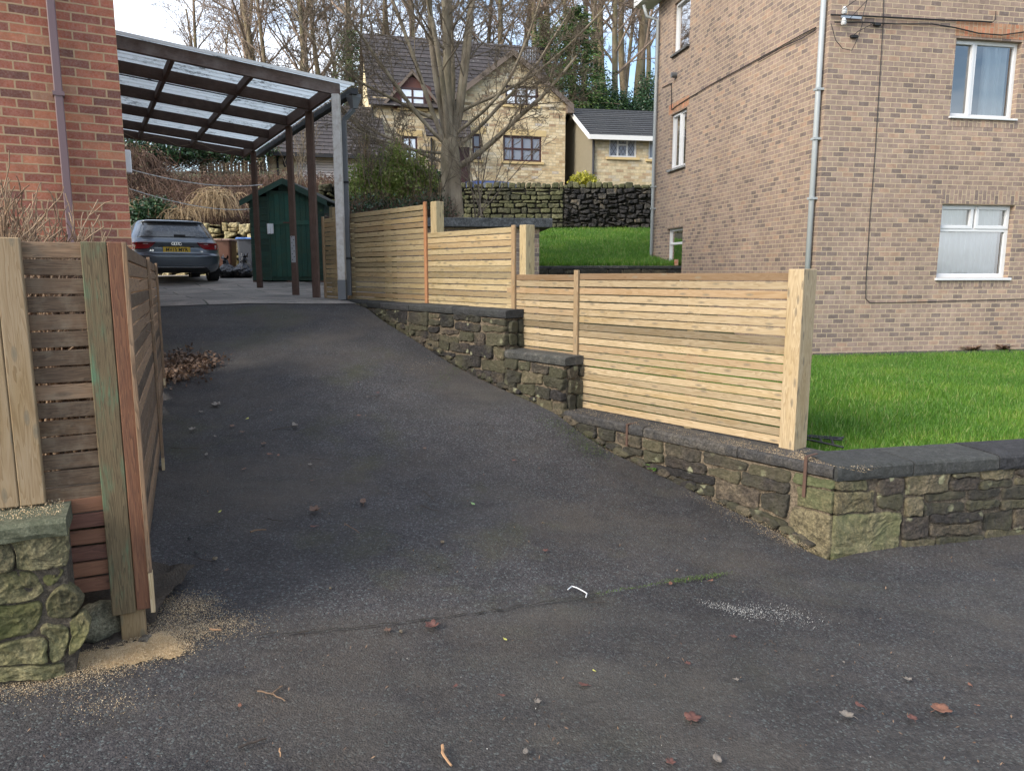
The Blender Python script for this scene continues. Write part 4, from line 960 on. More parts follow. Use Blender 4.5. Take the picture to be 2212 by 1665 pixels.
# roof: eaves boards, gutter and tiles
rb = MB(); ov = .45; ridge = 2.6
A_ = V2(BC, BR, -ov, BZ1, BRn, ov); 
for (P, d1, n1, L) in ((BC, BR, BRn, LenR), (BC, BL, BLn, LenL)):
    rb.box(V2(P, d1, -ov, BZ1 - .02, n1, .0), V2((0, 0), d1, L + 2 * ov, 0), V2((0, 0), n1, ov, 0), (0, 0, .03)); rb.box(V2(P, d1, -ov, BZ1 - .03, n1, ov), V2((0, 0), d1, L + 2 * ov, 0), V2((0, 0), n1, .025, 0), (0, 0, .2))
rb.build('fascia', MT['white_paint'], fl)
rt = MB(); c0 = V2(BC, BR, -ov, BZ1 + .15, BRn, ov + .05); upv = Vector((BL[0] * .85, BL[1] * .85, .52)).normalized(); S_ = (LenL / 2 + ov + .1) / .85
roof_plane(rt, c0, (BR[0], BR[1], 0), upv, LenR + 2 * ov, S_); c1 = V2(BC, BR, -ov, BZ1 + .15, BRn, -LenL - ov - .05); upv2 = Vector((-BL[0] * .85, -BL[1] * .85, .52)).normalized()
roof_plane(rt, c1, (BR[0], BR[1], 0), upv2, LenR + 2 * ov, S_); rt.build('roof', MT['tile_dark'], fl)
gb = MB(); zr = BZ1 + .15 + (LenL / 2 + ov) * .52 / .85
gb.face([V2(BC, BL, -.0, BZ1), V2(BC, BL, LenL, BZ1), V2(BC, BL, LenL / 2, zr)]); gb.build('gable', MT['brick_brown'], fl)
# downpipes
def pipe(name, mat, P0, d, n, a, off, z0, z1, r, root, brackets=(), square=False, bends=None):
    mb = MB(); pts = [V2(P0, d, a, z0, n, off), V2(P0, d, a, (z0 + z1) / 2, n, off), V2(P0, d, a, z1, n, off)]
    if bends: pts += [V2(P0, d, a + q[0], z1 + q[1], n, off + q[2]) for q in bends]
    if square: mb.box(V2(P0, d, a - r, z0, n, off - r), V2((0, 0), d, 2 * r, 0), V2((0, 0), n, 2 * r, 0), (0, 0, z1 - z0))
    else: mb.tube(pts, r, 12)
    o = mb.build(name, MT[mat], root, smooth=not square, merge=not square, bevel=.008 if square else 0)
    for zb in brackets:
        bb = MB(); bb.box(V2(P0, d, a - r - .012, zb, n, -.0), V2((0, 0), d, 2 * r + .024, 0), V2((0, 0), n, off + r + .008, 0), (0, 0, .035)); bb.build('bracket', MT[mat], o)
    return o
zc = lambda px, y: onplane(px, y, BC, BR)[1]
p_ = pipe('downpipe', 'grey_pipe', BC, BL, BLn, .10, .07, BZ0 + .2, BZ1, .042, fl, (zc(1760, 192), zc(1755, 300), zc(1750, 430)))
pipe('downpipe', 'grey_pipe', BC, BL, BLn, LenL - .12, .07, BZ0 + .3, BZ1 - .45, .038, fl, (zc(1760, 300), 1.5), bends=[(.08, .1, .25), (.1, .35, .32)])
# overhead service bracket, insulators and cables
br = MB(); zc_ = zc(1800, 40)
br.box(V2(BC, BR, .15, zc_, BRn, .03), V2((0, 0), BR, .35, 0), V2((0, 0), BRn, .015, 0), (0, 0, .035)); br.build('cable_bracket', MT['galv'], fl)
for dz in (.04, -.12):
    ib = MB(); ib.tube([V2(BC, BR, .16, zc_ + dz + q, BRn, .10) for q in (0, .03, .04, .06, .07, .1)], [.03, .045, .03, .045, .03, .02], 12); ib.build('insulator', MT['upvc'], fl, smooth=False)
def cable(px, r=.008, P0=BC, d=BR, n=BRn, off=.02, mat='black', name='cable', root=None, sub=6):
    pts = [onplane(x, y, P0, d) for x, y in px]; out = []
    for (a, z), (b, y) in zip(pts, pts[1:]):
        for i in range(sub): t = i / sub; out.append(V2(P0, d, a + (b - a) * t, z + (y - z) * t, n, off))
    out.append(V2(P0, d, *pts[-1], n, off)); mb = MB(); mb.tube(out, r, 6); return mb.build(name, MT[mat], root or fl, smooth=True)
cable([(1792, 34), (1850, 36), (1930, 40), (2030, 45), (2112, 48), (2140, 50)], .012, off=.03); cable([(2140, 50), (2147, 44), (2148, 26)], .006, off=.03)
cable([(1800, 50), (1860, 50), (1930, 54), (2010, 54), (2060, 62), (2110, 74), (2160, 78), (2230, 68)], .010, off=.035)
cable([(1908, -10), (1906, 60), (1898, 190), (1890, 320), (1878, 470), (1870, 600), (1869, 645), (1878, 654), (1950, 653), (2060, 650), (2230, 645)], .0055, off=.012)
cable([(1790, 54), (1800, 90), (1815, 108), (1835, 112), (1850, 80), (1858, 52)], .005, off=.06); cable([(1856, 48), (1864, 20), (1872, -10)], .006, off=.05)
cable([(1838, 80), (1850, 70), (1870, 60), (1885, 52)], .006, off=.05); cable([(1795, 35), (1830, 10), (1850, -12)], .006, off=.3); cable([(1800, 60), (1845, 12), (1868, -12)], .005, off=.4)
cable([(1765, 60), (1730, 78), (1680, 106), (1600, 150), (1540, 182), (1490, 212), (1462, 230), (1452, 238), (1452, 180), (1432, 190)], .009, P0=BC, d=BL, n=BLn, off=.02)
cable([(1765, 66), (1735, 84), (1690, 104), (1640, 132)], .008, P0=BC, d=BL, n=BLn, off=.03)
for x, y in ((1842, 81), (1892, 55)):
    a, z = onplane(x, y, BC, BR); b = MB(); b.box(V2(BC, BR, a - .05, z - .02, BRn, .0), V2((0, 0), BR, .11, 0), V2((0, 0), BRn, .05, 0), (0, 0, .045)); b.build('junction_box', MT['black'], fl, bevel=.006)
a, z = onplane(1461, 163, BC, BL); b = MB(); b.tube([V2(BC, BL, a, z, BLn, 0), V2(BC, BL, a, z, BLn, .12)], .06, 14); b.build('vent', MT['lead'], fl)
a, z = onplane(1461, 567, BC, BL); b = MB(); b.box(V2(BC, BL, a - .11, z - .07, BLn, 0), V2((0, 0), BL, .22, 0), V2((0, 0), BLn, .006, 0), (0, 0, .14)); b.build('air_brick', MT['brick_orange'], fl)

# ------------------------------------------------------------------ red brick house on the left
EBn = (-EB[1], EB[0])
hs_ = thing('brick_house', 'red brick house wall at the left edge with a brown square downpipe', 'house', (HC[0], HC[1], -1.1))
MEL = (-EL[0], -EL[1]); HN = (EL[1], -EL[0])
mb = MB(); wall_open(mb, HC, MEL, HN, 7., -1.6, 5.6, []); wall_open(mb, HC, EB, EL, 9., -1.6, 5.6, [])
q = V2(HC, MEL, 7.); wall_open(mb, (q.x, q.y), EB, MEL, 9., -1.6, 5.6, []); q = V2(HC, EB, 9.); wall_open(mb, (q.x, q.y), MEL, EB, 7., -1.6, 5.6, [])
mb.build('wall', MT['brick_red'], hs_)
rt = MB(); e0 = V2(HC, EL, .35, 5.55, HN, .35); up1 = Vector((EB[0] * .8, EB[1] * .8, .6)); roof_plane(rt, e0, (MEL[0], MEL[1], 0), up1, 7.7, 6.1)
e1 = V2(HC, EL, .35, 5.55, HN, -9.35); up2 = Vector((-EB[0] * .8, -EB[1] * .8, .6)); roof_plane(rt, e1, (MEL[0], MEL[1], 0), up2, 7.7, 6.1); rt.build('roof', MT['tile_dark'], hs_)
gb = MB(); gb.face([V2(HC, EB, 0, 5.6), V2(HC, EB, 9, 5.6), V2(HC, EB, 4.5, 8.9)]); gb.build('gable', MT['brick_red'], hs_)
a1_, zt = onplane(103, -30, HC, MEL); a2_, _z = onplane(150, 430, HC, MEL)
am = (a1_ + a2_) / 2
dp = pipe('downpipe', 'brown_pipe', HC, MEL, HN, am, .06, -1.05, 5.5, .034, hs_, (onplane(118, 210, HC, MEL)[1], onplane(150, 540, HC, MEL)[1]), square=True)
a, z = onplane(284, 368, HC, MEL); wb_ = MB(); wb_.box(V2(HC, EB, .35, .95, EL, 0), V2((0, 0), EB, .12, 0), V2((0, 0), EL, .07, 0), (0, 0, .22)); wb_.build('meter_box', MT['upvc'], hs_, bevel=.01)

# ------------------------------------------------------------------ brick outbuilding with a concrete slab roof
ob = thing('outbuilding', 'small brick outbuilding with a stained flat concrete roof behind the slatted fence', 'outbuilding', (-1, 12.9, -1.3))
OD, ON = (.995, .10), (.10, -.995); O0 = at(1165, 520, 12.8); o_r = (O0.x, O0.y)
mb = MB(); P0 = V2(o_r, OD, -2.4); wall_open(mb, (P0.x, P0.y), OD, ON, 2.4, -1.6, .76, []); wall_open(mb, o_r, (-ON[0], -ON[1]), OD, 3.2, -1.6, .76, []); wall_open(mb, (P0.x, P0.y), (-ON[0], -ON[1]), (-OD[0], -OD[1]), 3.2, -1.6, .76, [])
mb.build('wall', MT['brick_brown'], ob)
mb = MB(); zt = at(1100, 471, 12.6).z; mb.box(V2(o_r, OD, -2.6, zt - .15, ON, .16), V2((0, 0), OD, 2.8, 0), V2((0, 0), ON, -3.5, 0), (0, 0, .15)); mb.build('roof', MT['concrete'], ob, bevel=.01)

# ------------------------------------------------------------------ low wall below the upper lawn, drystone wall above it
lw2 = thing('garden_wall', 'low dark sandstone retaining wall along the bottom of the upper lawn', 'wall', (2, 17.4, -.3))
P0 = (-.2, 17.35); d = (1, .0); n = (0, -1); st = MB(); stone_face(st, P0, d, n, courses(0, 6.5, -.5, .04, rng, (.12, .18), (.3, .7), gap=.02), .04, rng); st.build('stonework', MT['stone_soot2'], lw2, smooth=True, merge=True)
cr = MB(); cr.box((-.2, 17.36, -1.6), (6.5, 0, 0), (0, .3, 0), (0, 0, 1.62)); cr.build('mortar', MT['mortar_dark'], lw2); cp = MB(); coping_run(cp, P0, d, n, 0, 6.5, .11, .07, .04, .4, rng); cp.build('coping', MT['coping'], lw2)
dw = thing('drystone_wall', 'long mossy drystone retaining wall with upright cope stones above the upper lawn', 'wall', (2, 26, 1.4))
DP, DD, DN = (-6.5, 25.6), (.999, .03), (.03, -.999); dz = lambda a: onplane(1100, 410, DP, DD)[1]
ztop = onplane(1200, 407, DP, DD)[1]; zbt = .6; xs_ = onplane(1218, 450, DP, DD)[0]
c1_ = courses(0, xs_, zbt, ztop, rng, (.10, .2), (.18, .5), gap=.03, jit=.02); c2_ = courses(xs_, 16, zbt, ztop, rng, (.10, .24), (.16, .42), gap=.045, jit=.035, thin=.3)
st = MB(); stone_face(st, DP, DD, DN, c1_, .06, rng, rough=.4); st.build('stonework', MT['stone_dry'], dw, smooth=True, merge=True)
st = MB(); stone_face(st, DP, DD, DN, c2_, .09, rng, rough=.5); o_ = st.build('stonework', MT['stone_dry_dark'], dw, smooth=True, merge=True); o_['label'] = 'darker rebuilt stretch of the drystone wall'
st = MB(); a = 0.
while a < 16:
    wd = rng.uniform(.12, .30); h = rng.uniform(.12, .22)
    st.box(V2(DP, DD, a, ztop, DN, .06), V2((0, 0), DD, wd * .85, rng.normal(0, .015)), V2((0, 0), DN, -.38, 0), (rng.normal(0, .03), 0, h), tone=(rng.random(), rng.random(), .5)); a += wd
st.build('cope_stones', MT['stone_dry'], dw, bevel=.03)
cr = MB(); cr.box(V2(DP, DD, 0, 0, DN, -.02), V2((0, 0), DD, 16, 0), V2((0, 0), DN, -.4, 0), (0, 0, ztop + .02)); cr.build('wall_core', MT['gap'], dw)

# ------------------------------------------------------------------ stone house
SH = thing('stone_house', 'yellow stone house with dark tiled roof and tall gable, behind the bare tree', 'house', (-2, 35.5, 3.7))
s0 = (-5.6, 31.14); s1 = (2.30, 33.25); Ls = math.hypot(s1[0] - s0[0], s1[1] - s0[1]); S1 = ((s1[0] - s0[0]) / Ls, (s1[1] - s0[1]) / Ls); S1n = (S1[1], -S1[0]); S2 = (-S1[1], S1[0])
def sp(x, y): return onplane(x, y, s0, S1)
zE = sp(822, 217)[1]; aG, zG = sp(1105, 118); slope = (zG - sp(1213, 225)[1]) / (Ls - aG)
halfw = Ls - aG; aGl = aG - halfw + .2; zEr = zG - halfw * slope
depth = 6.7; zR = onplane(800, 76, (s0[0] + S2[0] * 3.35, s0[1] + S2[1] * 3.35), S1)[1]; zb = 2.6
wins = {k: rct(s0, S1, *v) for k, v in dict(a=((1087, 292), (1170, 351)), b=((1020, 289), (1040, 346)), c=((1092, 184), (1162, 230)), d=((868, 294), (903, 352)), e=((862, 190), (918, 236))).items()}
mb = MB(); wall_open(mb, s0, S1, S1n, Ls, zb, zE, [wins[k] for k in 'abcde' if wins[k][3] < zE] + [(w_[0], w_[1], w_[2], zE) for w_ in (wins[k] for k in 'ce') if w_[3] >= zE], reveal=.12)
# gable (strips either side and above the upper window)
cw = wins['c']; N = 26
for i in range(N):
    a, b = aGl + (Ls - aGl) * i / N, aGl + (Ls - aGl) * (i + 1) / N
    zt = lambda q: zG - abs(q - aG) * slope
    lo = zE
    m_ = (a + b) / 2
    if cw[0] - .05 < m_ < cw[1] + .05 and cw[3] > zE: lo = cw[3]
    if min(zt(a), zt(b)) <= lo: 
        if max(zt(a), zt(b)) > lo: mb.face([V2(s0, S1, a, lo), V2(s0, S1, b, lo), V2(s0, S1, b, max(zt(b), lo)), V2(s0, S1, a, max(zt(a), lo))], [(a, lo), (b, lo), (b, zt(b)), (a, zt(a))])
        continue
    mb.face([V2(s0, S1, a, lo), V2(s0, S1, b, lo), V2(s0, S1, b, zt(b)), V2(s0, S1, a, zt(a))], [(a, lo), (b, lo), (b, zt(b)), (a, zt(a))])
wall_open(mb, s1, S2, S1, depth, zb, zEr, [])
mb.build('wall', MT['house_stone'], SH)
mb = MB(); wall_open(mb, s0, S2, (-S1[0], -S1[1]), depth, zb, zE, []); mb.face([V2(s0, S2, 0, zE), V2(s0, S2, depth, zE), V2(s0, S2, depth / 2, zR)])
q = V2(s0, S2, depth); wall_open(mb, (q.x, q.y), S1, S2, Ls, zb, zE, []); mb.build('side_wall', MT['render_cream'], SH)
rt = MB(); upm = Vector((S2[0] * (depth / 2 + .3), S2[1] * (depth / 2 + .3), (zR - zE) + .3)); Sm = upm.length; upm.normalize()
roof_plane(rt, V2(s0, S1, -.18, zE - .25, S1n, .3), (S1[0], S1[1], 0), upm, aGl + .3, Sm, .30)
_k = .5; roof_plane(rt, V2(s0, S1, aGl + .1, zE - .25, S1n, .3) + upm * _k, (S1[0], S1[1], 0), upm, Ls - aGl - .4, Sm - _k, .30)
upb = Vector((-S2[0] * (depth / 2 + .3), -S2[1] * (depth / 2 + .3), (zR - zE) + .3)).normalized(); roof_plane(rt, V2(s0, S1, -.18, zE - .25, S1n, -depth - .3), (S1[0], S1[1], 0), upb, Ls + .3, Sm, .30)
# front gable roof running back
for sgn in (1, -1):
    upg = Vector((-sgn * S1[0], -sgn * S1[1], slope)); Lg = (halfw + .25) * math.hypot(1, slope); upg.normalize()
    e = V2(s0, S1, aG + sgn * (halfw + .25), zG - (halfw + .25) * slope + .04, S1n, .25); roof_plane(rt, e, (S2[0], S2[1], 0), upg, 3.6, Lg, .30)
rt.build('roof', MT['tile_dark'], SH)
vb = MB()
for sgn in (1, -1):
    e = V2(s0, S1, aG + sgn * (halfw + .28), zG - (halfw + .28) * slope - .10, S1n, .25); t = V2(s0, S1, aG, zG - .10, S1n, .25)
    vb.box(e, t - e, V2((0, 0), S1n, .04, 0), (0, 0, .26))
e = V2(s0, S1, Ls + .0, zEr - .40, S1n, .0); vb.box(e, V2((0, 0), S1, .3, 0), V2((0, 0), S1n, .27, 0), (0, 0, .35))
vb.build('bargeboard', MT['verge'], SH)
# small tile-hung dormer gable over the left upper window
ew = wins['e']; am_ = (ew[0] + ew[1]) / 2; hb = MB(); zt_ = sp(893, 168)[1]
hb.face([V2(s0, S1, ew[0] - .25, zE - .3, S1n, .12), V2(s0, S1, ew[1] + .25, zE - .3, S1n, .12), V2(s0, S1, ew[1] + .25, ew[3] + .05, S1n, .12), V2(s0, S1, am_, zt_, S1n, .12), V2(s0, S1, ew[0] - .25, ew[3] + .05, S1n, .12)])
hb.build('tile_hanging', MT['tile_hung'], SH)
dv = MB()
for sgn in (1, -1):
    e = V2(s0, S1, am_ + sgn * 1.15, zt_ - 1.15 * 1.05, S1n, .2); t = V2(s0, S1, am_, zt_ + .1, S1n, .2); dv.box(e, t - e, V2((0, 0), S1n, .04, 0), (0, 0, .16))
dv.build('bargeboard', MT['verge'], SH)
dr_ = MB()
for sgn in (1, -1):
    upg = Vector((-sgn * S1[0], -sgn * S1[1], 1.1)).normalized(); e = V2(s0, S1, am_ + sgn * 1.15, zt_ - 1.15 * 1.05 + .1, S1n, .22); roof_plane(dr_, e, (S2[0], S2[1], 0), upg, 1.9, 1.72, .3)
dr_.build('roof', MT['tile_dark'], SH)
for k, kw in dict(a=dict(vs=(.25, .5, .75), hs=[(0, 1, .5)]), b=dict(hs=[(0, 1, .5)]), c=dict(vs=(.33, .66), hs=[(0, 1, .5)]), d=dict(vs=(.5,), hs=[(0, 1, .5)]), e=dict(vs=(.5,), hs=[(0, 1, .5)])).items():
    window(SH, s0, S1, S1n, wins[k], frame='brown_upvc', fw=.085, gl='glass_far', dep=.06 if k != 'e' else -.16, sill=(.10, .10, .06), sillm='lintel', room=False, **kw)
    if k in 'abd':
        w_ = wins[k]; lb = MB(); lb.box(V2(s0, S1, w_[0] - .2, w_[3] + .01, S1n, .012), V2((0, 0), S1, w_[1] - w_[0] + .4, 0), V2((0, 0), S1n, -.1, 0), (0, 0, .24)); lb.build('lintel', MT['lintel'], SH)
# porch hood and door behind the tree, rainwater pipe
a, z = sp(960, 300); pb = MB(); upp = Vector((S2[0], S2[1], .9)).normalized(); roof_plane(pb, V2(s0, S1, a - .9, z - .1, S1n, 1.0), (S1[0], S1[1], 0), upp, 1.9, 1.3, .25); pb.build('porch_roof', MT['tile_dark'], SH)
db = MB(); db.box(V2(s0, S1, a + .1, zb, S1n, .0), V2((0, 0), S1, .95, 0), V2((0, 0), S1n, .03, 0), (0, 0, z - zb - .3)); db.build('door', MT['brown_upvc'], SH)
pipe('downpipe', 'black_pipe', s0, S1, S1n, sp(932, 350)[0] , .06, zb, z, .04, SH); pipe('downpipe', 'black_pipe', s0, S1, S1n, -.02, .05, zb, zE - .2, .04, SH)
# chimney, pots and aerial
ca, cz = sp(1178, 140); cb = MB(); cb.box(V2(s0, S1, ca - .45, zE, S1n, -2.2), V2((0, 0), S1, 1.0, 0), V2((0, 0), S1n, -.7, 0), (0, 0, cz - zE - .1)); ch = cb.build('chimney', MT['house_stone'], SH)
cb = MB(); cb.box(V2(s0, S1, ca - .52, cz - .1, S1n, -2.13), V2((0, 0), S1, 1.14, 0), V2((0, 0), S1n, -.84, 0), (0, 0, .12)); cb.build('chimney_cap', MT['lintel'], ch)
cb = MB(); cb.tube([V2(s0, S1, ca - .1, cz + .02 + q, S1n, -2.55) for q in (0, .1, .5)], [.16, .13, .11], 10); cb.build('chimney_pot', MT['brick_orange'], ch)
aa, az = sp(1150, 110); ab = MB(); ab.tube([V2(s0, S1, aa, sp(1150, 155)[1], S1n, -1.4), V2(s0, S1, aa, az + .15, S1n, -1.4)], .02, 5)
ab.tube([V2(s0, S1, aa - .5, az + .1, S1n, -1.4), V2(s0, S1, aa + .6, az + .25, S1n, -1.4)], .015, 4)
for i in range(10): q = -.45 + i * .11; ab.tube([V2(s0, S1, aa + q, az - .1 + i * .015, S1n, -1.4), V2(s0, S1, aa + q, az + .35 + i * .015, S1n, -1.4)], .01, 3)
ab.build('aerial', MT['galv'], SH)
# rooflight
a, z = sp(1130, 143)
# garage wing
GA = thing('garage', 'garage with dark tiled roof and pale roller door, left of the stone house', 'garage', (-9.5, 31.6, 2.4))
g1 = V2(s0, S1, .35, 0, S1n, 2.3); gE = at(577, 330, 27.9); GD, GN = S1, S1n
g0 = (gE.x, gE.y); Lg = (Vector((g1.x, g1.y)) - Vector(g0)).dot(Vector(GD)); zGe = gE.z
dA = onplane(640, 340, g0, GD)[0]; dB = onplane(745, 340, g0, GD)[0]
mb = MB(); wall_open(mb, g0, GD, GN, Lg, 1.6, zGe, [(dA, dB + .9, 1.8, zGe - .12)], reveal=.15); wall_open(mb, g0, S2, (-GD[0], -GD[1]), 6, 1.6, zGe, []); mb.build('wall', MT['house_stone2'], GA)
db = MB()
zz = 1.8
while zz < zGe - .14: db.box(V2(g0, GD, dA, zz, GN, -.10), V2((0, 0), GD, dB + .9 - dA, 0), V2((0, 0), GN, -.03, 0), (0, 0, .085)); zz += .095
db.build('garage_door', MT['door_grey'], GA, bevel=.008)
rt = MB(); zpk = onplane(850, 239, (V2(g0, S2, 3.1).x, V2(g0, S2, 3.1).y), GD)[1]; upq = Vector((S2[0] * 3.4, S2[1] * 3.4, zpk - zGe + .1)); Sq = upq.length; upq.normalize()
roof_plane(rt, V2(g0, GD, -.3, zGe - .02, GN, .3), (GD[0], GD[1], 0), upq, Lg + .3, Sq, .30); upr = Vector((-S2[0] * 3.4, -S2[1] * 3.4, zpk - zGe + .1)).normalized()
roof_plane(rt, V2(g0, GD, -.3, zGe - .02, GN, -6.5), (GD[0], GD[1], 0), upr, Lg + .3, Sq, .30); rt.build('roof', MT['tile_dark'], GA)
gt = MB(); gt.box(V2(g0, GD, -.35, zGe - .14, GN, .30), V2((0, 0), GD, Lg + .3, 0), V2((0, 0), GN, .1, 0), (0, 0, .11)); gt.build('gutter', MT['black_pipe'], GA)
pipe('downpipe', 'black_pipe', g0, GD, GN, .35, .06, 1.6, zGe - .1, .04, GA)
a, z = onplane(616, 351, g0, GD); lb = MB(); lb.tube([V2(g0, GD, a, z - .18, GN, .12), V2(g0, GD, a, z - .12, GN, .12), V2(g0, GD, a, z + .12, GN, .12), V2(g0, GD, a, z + .2, GN, .12)], [.03, .07, .09, .02], 6); lb.box(V2(g0, GD, a - .02, z + .1, GN, 0), V2((0, 0), GD, .04, 0), V2((0, 0), GN, .12, 0), (0, 0, .03)); lb.build('wall_lantern', MT['black'], GA)
# neighbouring bungalow on the right
NB = thing('bungalow', 'low stone bungalow with grey tiled roof and white lattice window behind the drystone wall', 'house', (5, 33, 3.2))
nA = at(1283, 298, 31.0); n0 = (nA.x, nA.y); N1 = (.985, .17); N1n = (.17, -.985); N2 = (-.20, .98); zN = onplane(1283, 289, n0, N1)[1]
nw = rct(n0, N1, (1316, 299), (1375, 341)); nw2 = rct(n0, N1, (1402, 300), (1440, 345))
mb = MB(); wall_open(mb, n0, N1, N1n, 9, 1.9, zN, [nw, nw2]); mb.build('wall', MT['house_stone2'], NB)
dpN = 6.6; aR = dpN / 2; zNr = onplane(1216, 238, (V2(n0, N2, aR).x, V2(n0, N2, aR).y), N1)[1]
mb = MB(); wall_open(mb, n0, N2, (-N1[0], -N1[1]), dpN, 1.9, zN, []); mb.face([V2(n0, N2, 0, zN), V2(n0, N2, dpN, zN), V2(n0, N2, aR, zNr)]); mb.build('side_wall', MT['render_tan'], NB)
rt = MB(); upn = Vector((N2[0] * (aR + .3), N2[1] * (aR + .3), zNr - zN + .2)); Sn = upn.length; upn.normalize(); roof_plane(rt, V2(n0, N1, -.25, zN - .12, N1n, .3) + Vector((0, 0, .02)), (N1[0], N1[1], 0), upn, 9.6, Sn, .30)
upn2 = Vector((-N2[0] * (aR + .3), -N2[1] * (aR + .3), zNr - zN + .2)).normalized(); e = Vector(V2(n0, N1, -.25, zN - .10)) + Vector((N2[0] * (dpN + .3), N2[1] * (dpN + .3), 0)); roof_plane(rt, e, (N1[0], N1[1], 0), upn2, 9.6, Sn, .30); rt.build('roof', MT['tile_grey'], NB)
vb = MB(); e = V2(n0, N1, -.27, zN - .26, N1n, .3); t = V2(n0, N1, -.27, zNr - .06, N1n, -aR); vb.box(e, t - e, V2((0, 0), N1, -.04, 0), (0, 0, .2)); e2 = Vector(V2(n0, N1, -.27, zN - .26)) + Vector((N2[0] * (dpN + .3), N2[1] * (dpN + .3), 0)); vb.box(e2, t - e2, V2((0, 0), N1, -.04, 0), (0, 0, .2))
vb.box(V2(n0, N1, -.27, zN - .27, N1n, .3), V2((0, 0), N1, 9.6, 0), V2((0, 0), N1n, .05, 0), (0, 0, .18)); vb.build('bargeboard', MT['white_paint'], NB)
window(NB, n0, N1, N1n, nw, vs=(.33, .67), hs=[(.33, .67, .68)], fw=.07, gl='glass_far', dep=.05, sill=(.12, .1, .08), sillm='lintel', room=False, lattice=True)
window(NB, n0, N1, N1n, nw2, vs=(.5,), fw=.07, gl='glass_far', dep=.05, sill=(.12, .1, .08), sillm='lintel', room=False)
pipe('downpipe', 'black_pipe', n0, N1, N1n, -.03, .06, 1.9, zN - .25, .05, NB)
# ------------------------------------------------------------------ carport
CO = (-2.27, 10.0)                                             # foot of the white post
MA = (-EL[0], -EL[1])                                          # towards the house
cp_ = thing('carport', 'lean-to carport with dark timber frame and mouldy clear roof between brick house and fence', 'carport', (CO[0], CO[1], -.4))
def cpt(t, s, z): return Vector((CO[0] - EL[0] * t + EB[0] * s, CO[1] - EL[1] * t + EB[1] * s, z))
zf = lambda t: 2.24 + .088 * t                                 # underside of the rafters
TL = 2.56
def rafter(s, t0, t1, mat, name='rafter', hgt=.145, w=.05, dz=0.):
    mb = MB(); a, b = cpt(t0, s, zf(t0) + dz), cpt(t1, s, zf(t1) + dz); mb.box(a, b - a, Vector((EB[0], EB[1], 0)) * w, (0, 0, hgt), wood=True); return mb.build(name, MT[mat], cp_, bevel=.004)
rafter(0, -.06, TL, 'wood_fascia', 'fascia_board')
for s in (1.1, 2.42, 3.75, 5.1, 6.1): rafter(s, .05, TL, 'wood_dark')
mb = MB(); mb.box(cpt(.05, .05, zf(0) - .0), cpt(.05, 6.3, 0) - cpt(.05, .05, 0), Vector((EL[0], EL[1], 0)) * .05, (0, 0, .15), wood=True); mb.build('side_beam', MT['wood_dark'], cp_)
for t in (.98, 1.87):
    for s0_, s1_ in zip((.05, 1.15, 2.47, 3.8, 5.15), (1.1, 2.42, 3.75, 5.1, 6.1)):
        mb = MB(); mb.box(cpt(t, s0_, zf(t) + .03), cpt(t, s1_, 0) - cpt(t, s0_, 0), Vector((-EL[0], -EL[1], .088)) * .045, (0, 0, .095), wood=True); mb.build('noggin', MT['wood_dark'], cp_)
for s, dark in ((.0, False), (1.3, True), (2.55, True), (5.4, True)):
    x, y, _ = cpt(.0, s, 0); zb_ = Z1 + .002 if s == 0 else slabz(np.array([x]), np.array([y]))[0]
    w_ = .10 if s < 2 else .09; mb = MB(); base = .26 if s == 0 else .0
    mb.box((x - w_ / 2, y - w_ / 2, zb_ + base), (0, 0, (zf(0) + (.0 if s == 0 else .02)) - zb_ - base), (w_, 0, 0), (0, w_, 0), tone=(.6, .2, .4), wood=True)
    o_ = mb.build('post', MT['wood_dark' if dark else 'wood_white'], cp_, bevel=.006)
    if not dark: o_['label'] = 'flaking white painted post'
    if s == 0: mb = MB(); mb.box((x - .052, y - .052, zb_), (0, 0, base), (.104, 0, 0), (0, .104, 0), tone=(.4, .1, .4)); mb.build('post_base', MT['lead'], cp_)
    else: mb = MB(); mb.box((x - .047, y - .047, zb_ - .02), (0, 0, .24), (.094, 0, 0), (0, .094, 0)); mb.build('post_base', MT['wood_dark'], cp_)
    if s == 2.55:
        mb = MB(); q = at(637, 510, y - .05); mb.box((x - .035, y - w_ / 2 - .006, at(637, 567, y - .05).z), (.07, 0, 0), (0, .005, 0), (0, 0, q.z - at(637, 567, y - .05).z))
        m_ = mb.build('metal_plate', MT['galv'], cp_)
        hb = MB()
        for i in range(9): hb.abox(x - .02 + (i % 2) * .03, x - .008 + (i % 2) * .03, y - w_ / 2 - .0085, y - w_ / 2 - .0065, at(637, 562, y).z + .045 * i, at(637, 562, y).z + .045 * i + .014)
        hb.build('screw_holes', MT['black'], m_)
def roofsheet():
    g = G('mouldy translucent roof sheet'); c = g.co('Object'); n = g.noise(g.co('Object', scale=(1, 1, 1)), 2.6, 6, .75); n2 = g.noise(c, 16, 5, .75); r = g.noise(c, .6, 3)
    f = g.math('MULTIPLY', g.ramp(n, [(.50, 0), (.58, 1)]), g.ramp(n2, [(.45, 0), (.58, .95)])); f = g.math('MULTIPLY', f, g.ramp(r, [(.40, .25), (.52, 1)]))
    col = g.mix(f, g.mix(n, (.90, .95, .93), (.80, .88, .85)), (.015, .018, .014))
    tl = g.n('BsdfTranslucent'); g.set(tl.inputs['Color'], col); g.fin(g.mix(.3, col, (.5, .5, .5)), .25); m_ = g.n('MixShader'); m_.inputs[0].default_value = .9
    g.set(m_.inputs[1], g.p.outputs[0]); g.set(m_.inputs[2], tl.outputs[0]); g.set(g.out.inputs['Surface'], m_.outputs[0]); return g.mat
MT['roofsheet'] = roofsheet()
mb = MB(); sh = .147; s_ = -.07; k = 0
